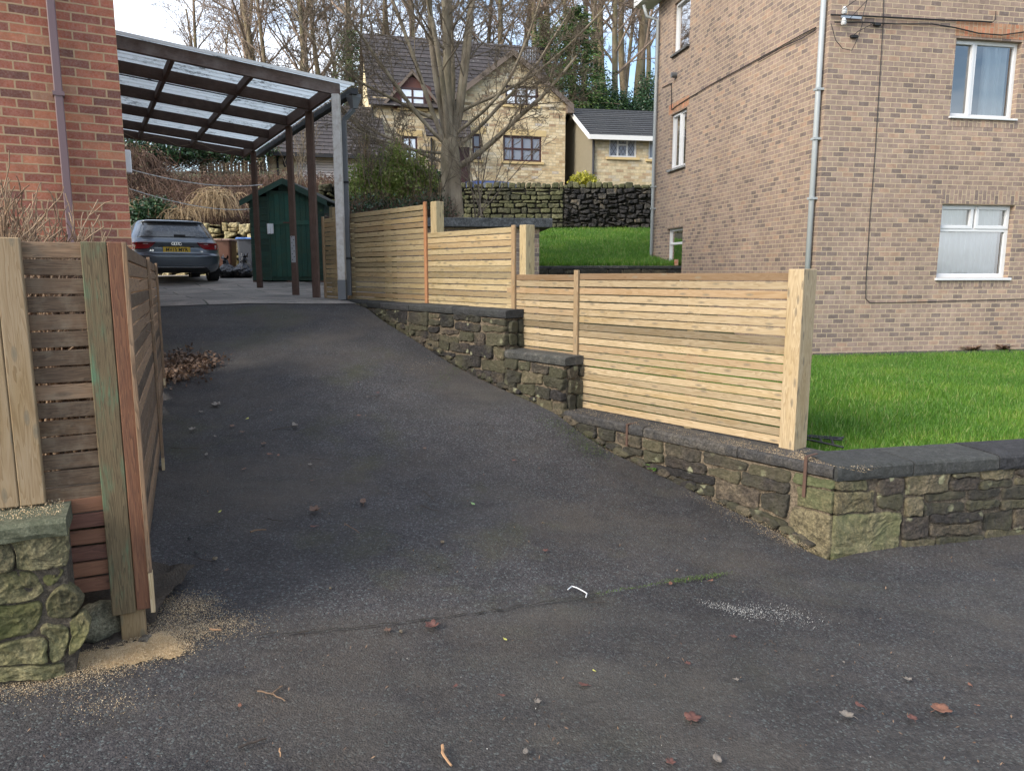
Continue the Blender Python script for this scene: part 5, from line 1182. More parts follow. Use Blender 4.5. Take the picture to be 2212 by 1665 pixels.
while s_ < 6.2:      # box-rib profile sheets running down the slope
    prof = [(0, 0), (.16, 0), (.17, .018), (.20, .018), (.21, 0)]
    for (p0, h0), (p1, h1) in zip(prof, prof[1:]):
        mb.face([cpt(-.2, s_ + p0, zf(-.2) + sh + h0), cpt(TL, s_ + p0, zf(TL) + sh + h0), cpt(TL, s_ + p1, zf(TL) + sh + h1), cpt(-.2, s_ + p1, zf(-.2) + sh + h1)])
    s_ += .21
mb.build('roof_sheet', MT['roofsheet'], cp_)
mb = MB(); mb.box(cpt(-.22, -.085, zf(-.22) + sh - .012), cpt(TL, -.085, zf(TL)) - cpt(-.22, -.085, zf(-.22)), Vector((EB[0], EB[1], 0)) * .012, (0, 0, .035)); mb.build('roof_edge', MT['white_paint'], cp_)
# lead flashing strips under the sheets (dark seams seen from below)
for s in (.55, 1.8, 3.1):
    mb = MB(); a, b = cpt(.05, s, zf(.05) + sh - .018), cpt(TL, s, zf(TL) + sh - .018); mb.box(a, b - a, Vector((EB[0], EB[1], 0)) * .02, (0, 0, .012)); mb.build('batten', MT['black'], cp_)
mb = MB(); mb.box(cpt(-.20, -.02, zf(0) + .03), cpt(-.20, 6.3, 0) - cpt(-.20, -.02, 0), Vector((EL[0], EL[1], 0)) * .09, (0, 0, .075)); mb.build('gutter', MT['black_pipe'], cp_)
mb = MB(); g0_ = cpt(-.27, .10, zf(0) + .03); 
mb.tube([g0_ + Vector((0, 0, .02)), g0_ + Vector((0, 0, -.02)), g0_ + Vector((0, 0, -.16))], [.10, .10, .045], 4); mb.build('hopper', MT['lead'], cp_)
mb = MB(); p1_ = g0_ + Vector((0, 0, -.16)); p2_ = cpt(-.14, .16, zf(0) - .28); p3_ = Vector((p2_.x, p2_.y, Z1 + .05)); mb.tube([p1_, p2_], .034, 4); mb.box(p3_ - Vector((.03, .03, 0)), (.065, 0, 0), (0, .065, 0), (0, 0, p2_.z - p3_.z)); dpo = mb.build('downpipe', MT['lead'], cp_)
for z_ in (1.15, .15): bb = MB(); bb.box(p3_ - Vector((.038, .038, p3_.z - z_)), (.08, 0, 0), (0, .08, 0), (0, 0, .03)); bb.build('bracket', MT['black'], dpo)
mb = MB(); pts = [cpt(t, 6.05, zf(t) + .05 + (.05 * math.sin(t * 9) if t < 2.3 else 0)) for t in np.linspace(.1, TL, 22)]; mb.tube(pts, .006, 4); mb.build('cable', MT['wood_old'], cp_)
# clothes lines
for nm, (x0, y0, x1, y1) in {'upper': (284, 367, 567, 399), 'lower': (280, 408, 540, 452)}.items():
    A, B = at(x0, y0, 10.3), at(x1, y1, 14.6 if nm == 'upper' else 15.9); mb = MB()
    mb.tube([A + (B - A) * t - Vector((0, 0, .10 * 4 * t * (1 - t))) for t in np.linspace(0, 1, 14)], .006, 4); tag(mb.build('washing_line', MT['curtain']), '%s of two thin washing lines stretched from the brick house towards the shed' % nm, 'washing line')

# ------------------------------------------------------------------ shed
SY = 16.0; gz = lambda x, y: float(slabz(np.array([x]), np.array([y]))[0])
sL, sR = at(542, 500, SY).x, at(700, 500, SY).x; zS0, zSe = at(600, 606, SY).z, at(540, 430, SY).z; zSr = at(620, 392, SY).z; SDp = 2.0; sM = at(619, 500, SY).x
shed = thing('garden_shed', 'dark green painted wooden shed with a pitched felt roof behind the carport posts', 'shed', (sM, SY, gz(sM, SY)))
mb = MB(); zb_ = zS0; h = .125; i = 0
door = (at(584, 500, SY).x, at(673, 500, SY).x, at(600, 598, SY).z, at(600, 416, SY).z)
z = zb_
while z < zSr - .02:
    lo, hi = z, min(z + h, zSr)
    def half(zz): return 1e9 if zz <= zSe else (zSr - zz) / (zSr - zSe) * (sR - sL) / 2
    hw = half(hi); x0, x1 = max(sL, sM - hw), min(sR, sM + hw)
    spans = [(x0, x1)]
    if lo < door[3] - .01: spans = [(x0, door[0]), (door[1], x1)]
    for a, b in spans:
        if b - a > .03: mb.box((a, SY - .012, lo), (b - a, 0, 0), (0, .02, 0), (0, 0, hi - lo - .004), wood=True); mb.box((a, SY - .022, lo), (b - a, 0, 0), (0, .02, 0), (0, 0, .02), wood=True)
    if lo < zSe:
        for xx, dx in ((sL, -.012), (sR, .012)): mb.box((xx, SY, lo), (0, SDp, 0), (dx, 0, 0), (0, 0, min(hi, zSe) - lo - .004), wood=True)
    z += h
mb.build('cladding', MT['shed_paint'], shed)
mb = MB(); mb.abox(sL + .02, sR - .02, SY + .01, SY + SDp - .02, zb_, zSe - .02); mb.build('carcass', MT['shed_paint'], shed)
mb = MB(); zc_ = at(600, 598, SY).z; w_ = (door[1] - door[0]) / 8
for i in range(8): mb.box((door[0] + i * w_ + .002, SY - .02, zc_), (0, 0, door[3] - zc_ - .02), (w_ - .004, 0, 0), (0, .03, 0), wood=True)
dobj = mb.build('door', MT['shed_door'], shed, bevel=.003)
mb = MB(); zq = at(600, 486, SY).z; mb.box((door[0], SY - .034, zq), (door[1] - door[0], 0, 0), (0, .014, 0), (0, 0, .09), wood=True); mb.build('door_rail', MT['shed_door'], dobj)
mb = MB(); mb.box((sM - .05, SY - .05, zq + .03), (.16, 0, 0), (0, .02, 0), (0, 0, .03)); mb.build('latch', MT['rust'], dobj)
mb = MB(); mb.box((door[0] - .02, SY - .03, door[3] - .02), (door[1] - door[0] + .04, 0, 0), (0, .03, 0), (0, 0, .05), wood=True)
for xx in (door[0] - .03, door[1] + .0): mb.box((xx, SY - .026, zb_), (.03, 0, 0), (0, .02, 0), (0, 0, door[3] - zb_ - .02), wood=True)
mb.build('door_frame', MT['shed_paint'], shed)
rfm = MB()
for sg in (-1, 1):
    ex = sM + sg * ((sR - sL) / 2 + .14); ez = zSe - .06; P = Vector((ex, SY - .14, ez)); U = Vector((sM - ex, 0, zSr + .03 - ez)); rfm.box(P, U, (0, SDp + .28, 0), Vector((-sg * U.z * -1, 0, abs(U.x))).normalized() * .02 if False else (0, 0, .025))
rfm.build('roof', MT['felt'], shed)
bb = MB()
for sg in (-1, 1):
    ex = sM + sg * ((sR - sL) / 2 + .14); ez = zSe - .06; P = Vector((ex, SY - .165, ez - .10)); U = Vector((sM - ex, 0, zSr + .03 - ez)); bb.box(P, U, (0, .02, 0), (0, 0, .115), wood=True)
bb.build('bargeboard', MT['shed_paint'], shed)
mb = MB()
for a in (sL + .0, (sL + sR) / 2 - .05, sR - .1): mb.box((a, SY - .03, gz(sM, SY) - .03), (.1, 0, 0), (0, SDp, 0), (0, 0, zb_ - gz(sM, SY) + .028), wood=True)
mb.build('bearer', MT['wood_dark'], shed)
q0, q1 = at(577, 490, SY - .03), at(592, 503, SY - .03); mb = MB(); N = 5
for i in range(N): mb.face([(q0.x + (q1.x - q0.x) * i / N, SY - .035 - .02 * (i % 2), q1.z - .03), (q0.x + (q1.x - q0.x) * (i + 1) / N, SY - .035 - .02 * ((i + 1) % 2), q1.z - .01), (q0.x + (q1.x - q0.x) * (i + 1) / N, SY - .035 - .015 * ((i + 1) % 2), q0.z + .06), (q0.x + (q1.x - q0.x) * i / N, SY - .035 - .015 * (i % 2), q0.z + .07)])
tag(mb.build('cloth', MT['curtain']), 'crumpled pale grey cloth hanging on the left of the shed door', 'cloth')

# ------------------------------------------------------------------ wheelie bins and bin bags
def bin_(lab, body, lid, x0, x1, ytop, Y):
    A, B = at(x0, ytop, Y), at(x1, ytop, Y); xm = (A.x + B.x) / 2; wd = B.x - A.x; zg = gz(xm, Y); zt = A.z; Hh = zt - zg
    t = thing('wheelie_bin', lab, 'wheelie bin', (xm, Y + wd / 2, zg)); hw = wd / 2 * .93
    mb = MB(); N = 3
    prof = [(.80, .0), (.83, .12), (.97, .93), (1.03, .93), (1.03, .955)]
    def ringp(s, f): 
        r = []; b = .06
        for cx, cy in ((-1, -1), (1, -1), (1, 1), (-1, 1)):
            for k in range(4):
                an = math.atan2(cy, cx) - math.pi / 4 + k * math.pi / 6; r.append(Vector(((hw * s - b) * cx + b * math.cos(an), (hw * s * 1.1 - b) * cy + b * math.sin(an), f * Hh)))
        return r
    rings = [ringp(*p) for p in prof]
    for a, b in zip(rings, rings[1:]):
        for i in range(16): mb.face([a[i], a[(i + 1) % 16], b[(i + 1) % 16], b[i]])
    mb.face(rings[-1]); mb.face(rings[0][::-1]); mb.build('body', MT[body], t, local=True)
    lm = MB(); lr = [ringp(1.08, .957), ringp(1.09, .975), ringp(.98, 1.0)]
    for a, b in zip(lr, lr[1:]):
        for i in range(16): lm.face([a[i], a[(i + 1) % 16], b[(i + 1) % 16], b[i]])
    lm.face(lr[-1]); lm.face(lr[0][::-1]); lm.box((-.05, -hw * 1.1 - .12, .96 * Hh), (.1, 0, 0), (0, .05, 0), (0, 0, .03)); lm.build('lid', MT[lid], t, local=True)
    for sx in (-1, 1):
        wm = MB(); wm.tube([(sx * hw * .9, hw * .95, .10), (sx * (hw * .9 + .05), hw * .95, .10)], .10, 14); wm.build('wheel', MT['rubber'], t, local=True)
    pm = MB(); pts = [(-.13, -.26), (-.13, -.05), (-.10, 0), (.10, 0), (.13, -.05), (.13, -.26)]
    fy = lambda f: -hw * 1.1 * (.83 + (f - .12) * .173) - .004
    pm.tube([(x, fy(.42 + z), (.42 + z) * Hh) for x, z in pts], .006, 4); pm.build('moulded_arch', MT[body], t, local=True)
    return t
MT['bin_brown'] = simple('brown bin plastic', (.13, .062, .042), .45, var=.08, nscale=3); MT['bin_lidbrown'] = simple('faded brown lid', (.24, .15, .12), .5, var=.1)
MT['bin_grey'] = simple('grey bin plastic', (.055, .062, .078), .45, var=.08, nscale=3); MT['bin_blue'] = simple('blue bin lid', (.10, .20, .48), .4, var=.06)
bin_('brown wheelie bin with faded lid between the grey car and the blue-lidded bin', 'bin_brown', 'bin_lidbrown', 456, 499, 516, 19.4)
bin_('dark grey wheelie bin with a bright blue lid beside the green shed', 'bin_grey', 'bin_blue', 507, 549, 513, 19.4)
g = G('black bin liner'); c = g.co('Object'); n1 = g.noise(c, 14, 5, .6, .6); MT['bag'] = g.fin((.012, .012, .015), .22, g.bump(n1, .8, .03), spec=.6)
def bag(lab, cx, wpx, top, Y, seed, flop=0.):
    P = at(cx, 500, Y); zg = gz(P.x, Y); zt = at(cx, top, Y).z; hh = zt - zg; r = wpx / 1600 * Y / 2; mb = MB(); nu, nv = 56, 34; V = []
    for j in range(nv + 1):
        f = j / nv; rr = r * (math.sin(math.pi * min(f * 1.15 + .22, 1.) * .92) ** .7 * (1 - .55 * f ** 3) if f < .9 else .22 * (1.4 - f) + .05)
        row = []
        for i in range(nu):
            an = 2 * math.pi * i / nu; d = Vector((math.cos(an), math.sin(an), f * 2))
            nn = mnoise.noise(d * 1.6 + Vector((seed, 0, 0))) * .25; w_ = math.sin(an * 17 + mnoise.noise(d * 3) * 6 + seed) * .05 * (.3 + f) + mnoise.noise(d * 6 + Vector((0, seed, 0))) * .12
            k = 1 + nn + w_; row.append(Vector((rr * math.cos(an) * k + flop * f ** 2 * .3, rr * math.sin(an) * k, max(0, hh * (f + nn * .1 * f)))))
        V.append(row)
    for j in range(nv):
        for i in range(nu): mb.face([V[j][i], V[j][(i + 1) % nu], V[j + 1][(i + 1) % nu], V[j + 1][i]])
    mb.face(V[-1]); mb.face(V[0][::-1])
    top_ = Vector((flop * .3, 0, hh))
    for k in range(7):
        an = k * .9 + seed; e = top_ + Vector((math.cos(an) * r * .45, math.sin(an) * r * .35, .05 + .05 * math.sin(k * 2.3)))
        m_ = top_ + Vector((math.cos(an + .5) * r * .4, math.sin(an + .5) * r * .3, -.02)); mb.face([top_ + Vector((0, 0, -.06)), m_, e])
    o = mb.build('bin_bag', MT['bag'], None, smooth=True, local=True, merge=True); o.location = (P.x, Y, zg); tag(o, lab, 'bin bag'); return o
bag('slumped black bin bag nearest the car tyre, in front of the brown bin', 485, 40, 557, 18.2, 3.1, -.1)
bag('larger knotted black bin bag in front of the blue-lidded bin', 520, 46, 553, 18.25, 7.7, .15)

# ------------------------------------------------------------------ grey hatchback seen from behind
g = G('dark grey car paint'); c = g.co('Object'); n1 = g.noise(c, 3, 3)
MT['carpaint'] = g.fin(g.mix(n1, (.10, .122, .148), (.125, .15, .178)), .34, None, .55, .6); g.p.inputs['Coat Weight'].default_value = .8; g.p.inputs['Coat Roughness'].default_value = .06
g = G('dusty dark car glass'); c = g.co('Object'); n1 = g.noise(c, 14, 5, .7); MT['carglass'] = g.fin(g.mix(g.ramp(n1, [(.35, .3), (.7, .75)]), (.02, .024, .028), (.15, .17, .19)), g.ramp(n1, [(.3, .12), (.7, .35)]), spec=.8)
g = G('red lamp lens'); MT['redlamp'] = g.fin((.32, .012, .02), .12, spec=.7); MT['redlamp'].node_tree.nodes['Principled BSDF'].inputs['Coat Weight'].default_value = 1
MT['lampwhite'] = simple('pale lamp reflector', (.75, .55, .55), .2); MT['darkred'] = simple('dark red lamp tint', (.10, .01, .015), .2)
MT['plate'] = simple('yellow number plate', (.72, .47, .03), .45, var=.04); MT['ink'] = simple('black lettering', (.012, .012, .012), .5); MT['chrome'] = simple('bright chrome', (.8, .8, .82), .15, metal=1., var=.02)
MT['silver'] = simple('alloy wheel', (.45, .46, .48), .35, metal=.7)
def car(root, paint, Hs_=1.0, Lc=4.2):
    """body built from stacked plan outlines: (z, rear y, half width, front y)"""
    S = [(.19, .20, .74, Lc - .3), (.22, .12, .80, Lc - .18), (.30, .06, .85, Lc - .08), (.40, .025, .872, Lc - .02), (.50, .01, .882, Lc), (.545, .01, .884, Lc), (.565, .045, .884, Lc - .03), (.60, .085, .884, Lc - .06), (.66, .115, .886, Lc - .15), (.72, .12, .884, Lc - .3), (.775, .10, .880, Lc - .55), (.805, .085, .870, Lc - .75), (.825, .095, .855, Lc - .95),
         (.86, .13, .832, Lc - 1.1), (.905, .165, .81, Lc - 1.22), (.95, .195, .79, Lc - 1.3), (1.05, .275, .745, Lc - 1.5), (1.15, .375, .70, Lc - 1.75), (1.21, .43, .672, Lc - 1.9), (1.235, .40, .655, Lc - 1.98), (1.255, .39, .64, Lc - 2.05), (1.275, .46, .60, Lc - 2.15), (1.30, .75, .52, Lc - 2.35), (1.315, 1.1, .40, Lc - 2.6)]
    S = [(z * Hs_, a, b, c) for z, a, b, c in S]
    return S
def rear_y(S, x, z):
    zs_ = [s[0] for s in S]; y0 = float(np.interp(z, zs_, [s[1] for s in S])); hw = float(np.interp(z, zs_, [s[2] for s in S]))
    u = min(abs(x) / hw, .999); return y0 + .42 * (1 - (1 - u ** 3.6) ** (1 / 2.2)), hw
def car_body(S, root, paint):
    N = 64; mb = MB(); rings = []
    def outline(s):
        z, y0, hw, y1 = s; pts = []
        for k in range(N):
            an = 2 * math.pi * (k + .5) / N; cx, sy = math.cos(an), math.sin(an)
            if sy < 0:      # rear half: same formula as rear_y
                u = abs(cx) ** .55; u = min(u, .9995) if abs(cx) > 1e-9 else 0; x = math.copysign(u * hw, cx); pts.append(Vector((x, y0 + .42 * (1 - (1 - u ** 3.6) ** (1 / 2.2)), z)))
            else:
                u = abs(cx) ** .55; u = min(u, .9995); x = math.copysign(u * hw, cx); pts.append(Vector((x, y1 - .9 * (1 - (1 - u ** 3.2) ** (1 / 2.2)), z)))
        return pts
    S2_ = []
    for a, b in zip(S, S[1:]):
        S2_.append(a); S2_.append(tuple((p + q) / 2 for p, q in zip(a, b)))
    S2_.append(S[-1]); rings = [outline(s) for s in S2_]
    for a, b in zip(rings, rings[1:]):
        for i in range(N): mb.face([a[i], a[(i + 1) % N], b[(i + 1) % N], b[i]])
    mb.face(rings[-1]); mb.face(rings[0][::-1]); o = mb.build('body', MT[paint], root, smooth=True, local=True, merge=True)
    return o
def patch(S, root, name, mat, outline_, off=.006, n=14, local=True):
    """panel lying on the tail: outline_(v)-> (x0,x1) for z between zlo..zhi given as (zlo,zhi,fn)"""
    zlo, zhi, fn = outline_; mb = MB(); rows = []
    for j in range(n + 1):
        z = zlo + (zhi - zlo) * j / n; x0, x1 = fn((z - zlo) / (zhi - zlo)); row = []
        for i in range(n + 1):
            x = x0 + (x1 - x0) * i / n; y, hw = rear_y(S, x, z); row.append(Vector((x, y - off, z)))
        rows.append(row)
    for a, b in zip(rows, rows[1:]):
        for i in range(n): mb.face([a[i], a[i + 1], b[i + 1], b[i]])
    o = mb.build(name, MT[mat], root, smooth=True, local=True, merge=True); sm = o.modifiers.new('thickness', 'SOLIDIFY'); sm.thickness = off * .9; sm.offset = -1; return o
def text(root, s, size, loc, mat, ext=.002, align='CENTER', sx=1., name='lettering', rot=None):
    cu = bpy.data.curves.new(name, 'FONT'); cu.body = s; cu.size = size; cu.extrude = ext; cu.align_x = align; cu.align_y = 'CENTER'; cu.offset = size * .02
    ob_ = bpy.data.objects.new(name, cu); COL.objects.link(ob_); dg = bpy.context.evaluated_depsgraph_get(); me = bpy.data.meshes.new_from_object(ob_.evaluated_get(dg)); bpy.data.objects.remove(ob_)
    me.materials.clear(); me.materials.append(MT[mat]); o = bpy.data.objects.new(name, me); COL.objects.link(o); o.parent = root; o.location = loc; o.rotation_euler = rot or (R(90), 0, 0); o.scale = (sx, 1, 1); return o
cpos = at(383, 533, 15.45); yaw = math.atan2(.52, .854)
cz = -.235
car1 = thing('parked_car', 'dark grey hatchback parked under the carport, seen from behind', 'car', (cpos.x, cpos.y, cz), yaw)
S = car(None, None); body = car_body(S, car1, 'carpaint')
rw_ = patch(S, car1, 'rear_window', 'carglass', (.915, 1.215, lambda v: (-(.705 - .135 * v), .705 - .135 * v)), .008, 20)
patch(S, car1, 'spoiler_shadow', 'black', (1.165, 1.228, lambda v: (-.57, .57)), .012, 10)['label'] = 'shade under the roof spoiler painted as a black strip'  # black panel stands in for the shade below the spoiler
for sg in (-1, 1):
    o_ = patch(S, car1, 'tail_light', 'redlamp', (.675, .815, lambda v, sg=sg: tuple(sorted((sg * .872, sg * (.58 - .19 * v ** .5))))), .009, 14)
    p_ = patch(S, o_, 'reflector', 'lampwhite', (.70, .765, lambda v, sg=sg: tuple(sorted((sg * .80, sg * .77)))), .014, 4)
    patch(S, o_, 'light_bar', 'lampwhite', (.770, .782, lambda v, sg=sg: tuple(sorted((sg * .62, sg * .53)))), .014, 4)
    patch(S, o_, 'lens_band', 'darkred', (.785, .812, lambda v, sg=sg: tuple(sorted((sg * .84, sg * .40)))), .012, 6)
y_, _ = rear_y(S, 0, .665); pm = MB(); pm.box((-.26, y_ - .022, .605), (.52, 0, 0), (0, .012, 0), (0, 0, .112)); np_ = pm.build('number_plate', MT['plate'], car1, local=True, bevel=.004)
text(np_, 'MV15 MYR', .095, (0, y_ - .023, .660), 'ink', sx=.95)
y_, _ = rear_y(S, 0, .79); rg = MB()
for k in range(4):
    cx = (k - 1.5) * .043; pts = [Vector((cx + .028 * math.cos(t), y_ - .014, .782 + .028 * math.sin(t))) for t in np.linspace(0, 2 * math.pi, 21)]; rg.tube(pts, .0045, 5, False)
rg.build('ring_emblem', MT['chrome'], car1, smooth=True, local=True)
yy, _ = rear_y(S, .47, .645); text(car1, 'A3', .05, (-.47, yy - .012, .64), 'chrome', sx=1.3, name='badge'); text(car1, 'TFSI', .032, (.47, yy - .012, .625), 'chrome', sx=1.2, name='badge')
patch(S, car1, 'plate_recess', 'black', (.715, .728, lambda v: (-.34, .34)), .006, 6)['label'] = 'dark line above the number plate'
patch(S, car1, 'tailgate_seam', 'black', (.572, .578, lambda v: (-.50, .50)), .004, 8); patch(S, car1, 'bumper_seam', 'black', (.500, .506, lambda v: (-.86, .86)), .004, 14)
patch(S, car1, 'diffuser', 'black', (.20, .30, lambda v: (-.66 + .10 * v, .66 - .10 * v)), .012, 10); patch(S, car1, 'trim_strip', 'chrome', (.300, .306, lambda v: (-.62, .62)), .010, 8)['label'] = 'thin bright strip above the black lower bumper'
patch(S, car1, 'crease', 'carpaint', (.345, .356, lambda v: (-.80, .80)), .014, 14)
wy, _ = rear_y(S, 0, .95); wm = MB(); wm.box((-.03, wy - .035, .925), (.22, 0, -.004), (0, .02, 0), (0, 0, .05)); wm.box((.19, wy - .03, .930), (.20, .02, -.004), (0, .012, 0), (0, 0, .014)); wm.build('rear_wiper', MT['black'], car1, local=True, bevel=.005)
# side windows, both flanks
for sg in (-1, 1):
    mb = MB(); n = 10; ya, yb = .62, 2.6
    for j in range(6):
        for i in range(n):
            def P(i_, j_):
                z = .935 + .27 * j_ / 6; hw = float(np.interp(z, [s[0] for s in S], [s[2] for s in S])); y = ya + (z - .93) * .9 + (yb - (z - .93) * 1.2 - ya - (z - .93) * .9) * i_ / n; return Vector((sg * (hw * .988 + .008), y, z))
            mb.face([P(i, j), P(i + 1, j), P(i + 1, j + 1), P(i, j + 1)])
    mb.build('side_window', MT['carglass'], car1, smooth=True, local=True)
    for wy_ in (.78, 3.35):
        tw = MB(); prof = [(.20, 0), (.29, 0), (.31, .02), (.315, .10), (.31, .19), (.29, .21), (.2, .21)]; rr = []
        for k in range(32):
            an = 2 * math.pi * k / 32; rr.append([Vector((sg * (.675 + o_), wy_ + r_ * math.cos(an), .315 + r_ * math.sin(an))) for r_, o_ in prof])
        for k in range(32):
            a, b = rr[k], rr[(k + 1) % 32]
            for i in range(6): tw.face([a[i], a[i + 1], b[i + 1], b[i]])
        wo = tw.build('wheel', MT['rubber'], car1, smooth=True, local=True)
        rm = MB(); rm.tube([(sg * .70, wy_, .315), (sg * .875, wy_, .315)], .2, 24); rm.build('rim', MT['silver'], wo, local=True)
for sg in (-1, 1): mm = MB(); mm.box((sg * .82, 2.55, .90), (sg * .20, 0, 0), (0, .08, 0), (0, 0, .12)); mm.build('wing_mirror', MT['carpaint'], car1, local=True, bevel=.03, segs=3)
am_o = MB(); am_o.tube([(0, .95, 1.305), (0, .93, 1.36)], [.012, .006], 6); am_o.build('roof_aerial', MT['silver'], car1, local=True)
# blue car beyond the drystone wall
MT['bluecar'] = simple('blue car paint', (.03, .055, .16), .25, metal=.4, spec=.7)
bp = at(1096, 400, 28.6); car2 = thing('parked_car', 'blue car whose roof shows above the mossy drystone wall', 'car', (bp.x - 2.0, 28.6, at(1096, 391, 28.6).z - 1.33), R(-90) + .1)
S2c = car(None, None); car_body(S2c, car2, 'bluecar')
for sg in (-1, 1):
    for wy_ in (.78, 3.35): rm = MB(); rm.tube([(sg * .68, wy_, .315), (sg * .88, wy_, .315)], .31, 24); rm.build('wheel', MT['rubber'], car2, local=True)
    mb = MB(); mb.face([(sg * .80, .8, .95), (sg * .80, 2.6, .95), (sg * .69, 2.2, 1.2), (sg * .69, 1.1, 1.2)]); mb.build('side_window', MT['carglass'], car2, local=True)
# ------------------------------------------------------------------ trees and plants
def bark_mat(name, stops, sc_=6., green=.0):
    g = G(name); c = g.co('Object'); n1 = g.noise(g.co('Object', scale=(1, 1, .35)), sc_, 5, .6); n2 = g.noise(c, .9, 3); n3 = g.noise(g.co('Object', scale=(1, 1, .3)), sc_ * 6, 4, .7); t1, _, _ = g.attr()
    col = g.ramp(n1, stops); col = g.mix(.5, col, g.ramp(t1, [(0, .7), (1, 1.3)]), 'MULTIPLY')
    if green: col = g.mix(g.ramp(n2, [(.42, 0), (.6, green)]), col, (.11, .12, .045))
    return g.fin(col, .9, g.bump(g.math('ADD', n1, n3), .8, .02))
MT['bark'] = bark_mat('smooth grey green bark', [(.3, (.15, .12, .085)), (.5, (.29, .24, .175)), (.7, (.42, .36, .27))], green=.25)
MT['twig'] = bark_mat('dark brown twigs', [(.3, (.12, .095, .068)), (.6, (.22, .18, .13)), (.8, (.32, .27, .20))])
MT['bark_far'] = bark_mat('woodland bark', [(.3, (.10, .075, .045)), (.5, (.175, .135, .085)), (.7, (.26, .205, .135))], green=.45)
MT['twig_far'] = bark_mat('woodland twigs', [(.3, (.16, .115, .085)), (.6, (.28, .21, .16)), (.8, (.40, .32, .25))])
MT['bramble'] = bark_mat('brown bramble stems', [(.3, (.065, .038, .028)), (.55, (.15, .09, .06)), (.8, (.30, .21, .145))])
MT['straw'] = bark_mat('dry straw stems', [(.3, (.26, .18, .10)), (.6, (.40, .30, .18)), (.8, (.5, .4, .26))])
MT['hydrangea'] = bark_mat('pale bare stems', [(.3, (.13, .075, .05)), (.5, (.30, .20, .125)), (.8, (.46, .34, .23))])
MT['leaf_shrub'] = leaf_mat('shrub leaves', [(0, (.08, .13, .025)), (.4, (.19, .26, .055)), (.8, (.34, .39, .11)), (1, (.50, .50, .22))], .5)
MT['leaf_ivy'] = leaf_mat('ivy leaves', [(0, (.012, .035, .015)), (.6, (.03, .075, .03)), (1, (.08, .14, .06))], .1, .35)
MT['leaf_yew'] = leaf_mat('conifer sprays', [(0, (.018, .045, .016)), (.5, (.045, .095, .026)), (.85, (.10, .165, .035)), (1, (.20, .27, .06))], .15)
MT['leaf_gold'] = leaf_mat('golden leaves', [(0, (.10, .16, .02)), (.4, (.35, .34, .03)), (1, (.60, .55, .08))], .3)
MT['leaf_dead'] = leaf_mat('dead leaves', [(0, (.05, .03, .02)), (.5, (.12, .07, .045)), (1, (.25, .16, .10))], .15)
MT['leaf_red'] = leaf_mat('russet litter', [(0, (.06, .035, .025)), (.4, (.13, .065, .05)), (.7, (.22, .14, .09)), (1, (.10, .13, .04))], .15)

def rot_about(v, ax, an): 
    c, s = math.cos(an), math.sin(an); return v * c + np.cross(ax, v) * s + ax * np.dot(ax, v) * (1 - c)
def unit(v): return v / (np.linalg.norm(v) + 1e-9)
def grow(out, rng, p, d, L, r, lvl, P):
    """recursive branch: out[lvl] collects polylines"""
    n = P['seg'][lvl]; pts = [p]; rad = [r]; dirs = [d]; st = L / n; r1 = r * P['tap'][lvl]
    for i in range(n):
        d = unit(d + rng.normal(0, P['wob'][lvl], 3) + np.array([0, 0, P['up'][lvl]])); p = p + d * st; pts.append(p); dirs.append(d); rad.append(r + (r1 - r) * (i + 1) / n)
    out[lvl].append((np.array(pts), np.array(rad)))
    if lvl + 1 >= len(P['seg']): return
    k = P['n'][lvl]; k = max(1, int(round(k * rng.uniform(.75, 1.25)))); az = rng.uniform(0, 6.28)
    for j in range(k):
        t = P['t0'][lvl] + (1 - P['t0'][lvl]) * (j + rng.uniform(0, .9)) / k; t = min(t, .999); f = t * n; i = int(f); q = pts[i] + (pts[i + 1] - pts[i]) * (f - i); rr = rad[i] + (rad[i + 1] - rad[i]) * (f - i)
        dd = dirs[i + 1]; az += 2.4 + rng.normal(0, .3); ref = np.array([1., 0, 0]) if abs(dd[2]) > .8 else np.array([0, 0, 1.]); x = unit(np.cross(dd, ref)); ax = rot_about(x, dd, az)
        an = R(P['ang'][lvl] * rng.uniform(.7, 1.3)); nd = rot_about(dd, ax, an)
        grow(out, rng, q, unit(nd), L * P['lr'][lvl] * rng.uniform(.6, 1.25) * (1 - P['sh'][lvl] * t), min(rr * .8, rr * P['rr'][lvl] + .0), lvl + 1, P)
def tree_obj(name, out, root, mats, splitlvl=1, rmin=.004, sides=(10, 7, 5, 3, 3, 3), local=True, nm=('trunk', 'branches')):
    def mk(lvls, nme, mt):
        pr = []
        for l in lvls:
            if out[l]: v, f, t = tubes_np([(p, np.maximum(r, rmin)) for p, r in out[l]], sides[l]); pr.append((v, f, t))
        if pr:
            v, f, t = join_np(pr); return np_mesh(nme, v, f, mt, root, tone=t, smooth=True, local=local)
    mk(range(0, splitlvl), nm[0], mats[0]); mk(range(splitlvl, len(out)), nm[1], mats[1])

# --- the big bare tree
tb = at(983, 478, 17.2); zf_ = at(975, 300, 17.2).z
big = thing('bare_tree', 'large leafless many-stemmed tree in front of the stone house', 'tree', (tb.x, 17.2, .1))
rr_ = np.random.default_rng(42); out = [[] for _ in range(5)]
b0 = np.array([0, 0, .3]); fz = zf_ - .1 
P = dict(seg=[9, 7, 6, 5, 4], tap=[.42, .3, .28, .3, .4], wob=[.045, .09, .13, .16, .2], up=[.035, .05, .05, .045, .03], n=[9, 7, 6, 4, 0], t0=[.2, .12, .15, .2, 0], ang=[42, 44, 42, 40, 40], lr=[.42, .5, .5, .55, .5], sh=[.45, .4, .35, .3, 0], rr=[.30, .40, .5, .55, .6])
trunk = [np.array([0, 0, .0]), np.array([0, 0, .5]), np.array([-.03, 0, 1.2]), np.array([-.08, 0, 1.9]), np.array([-.10, 0, fz])]
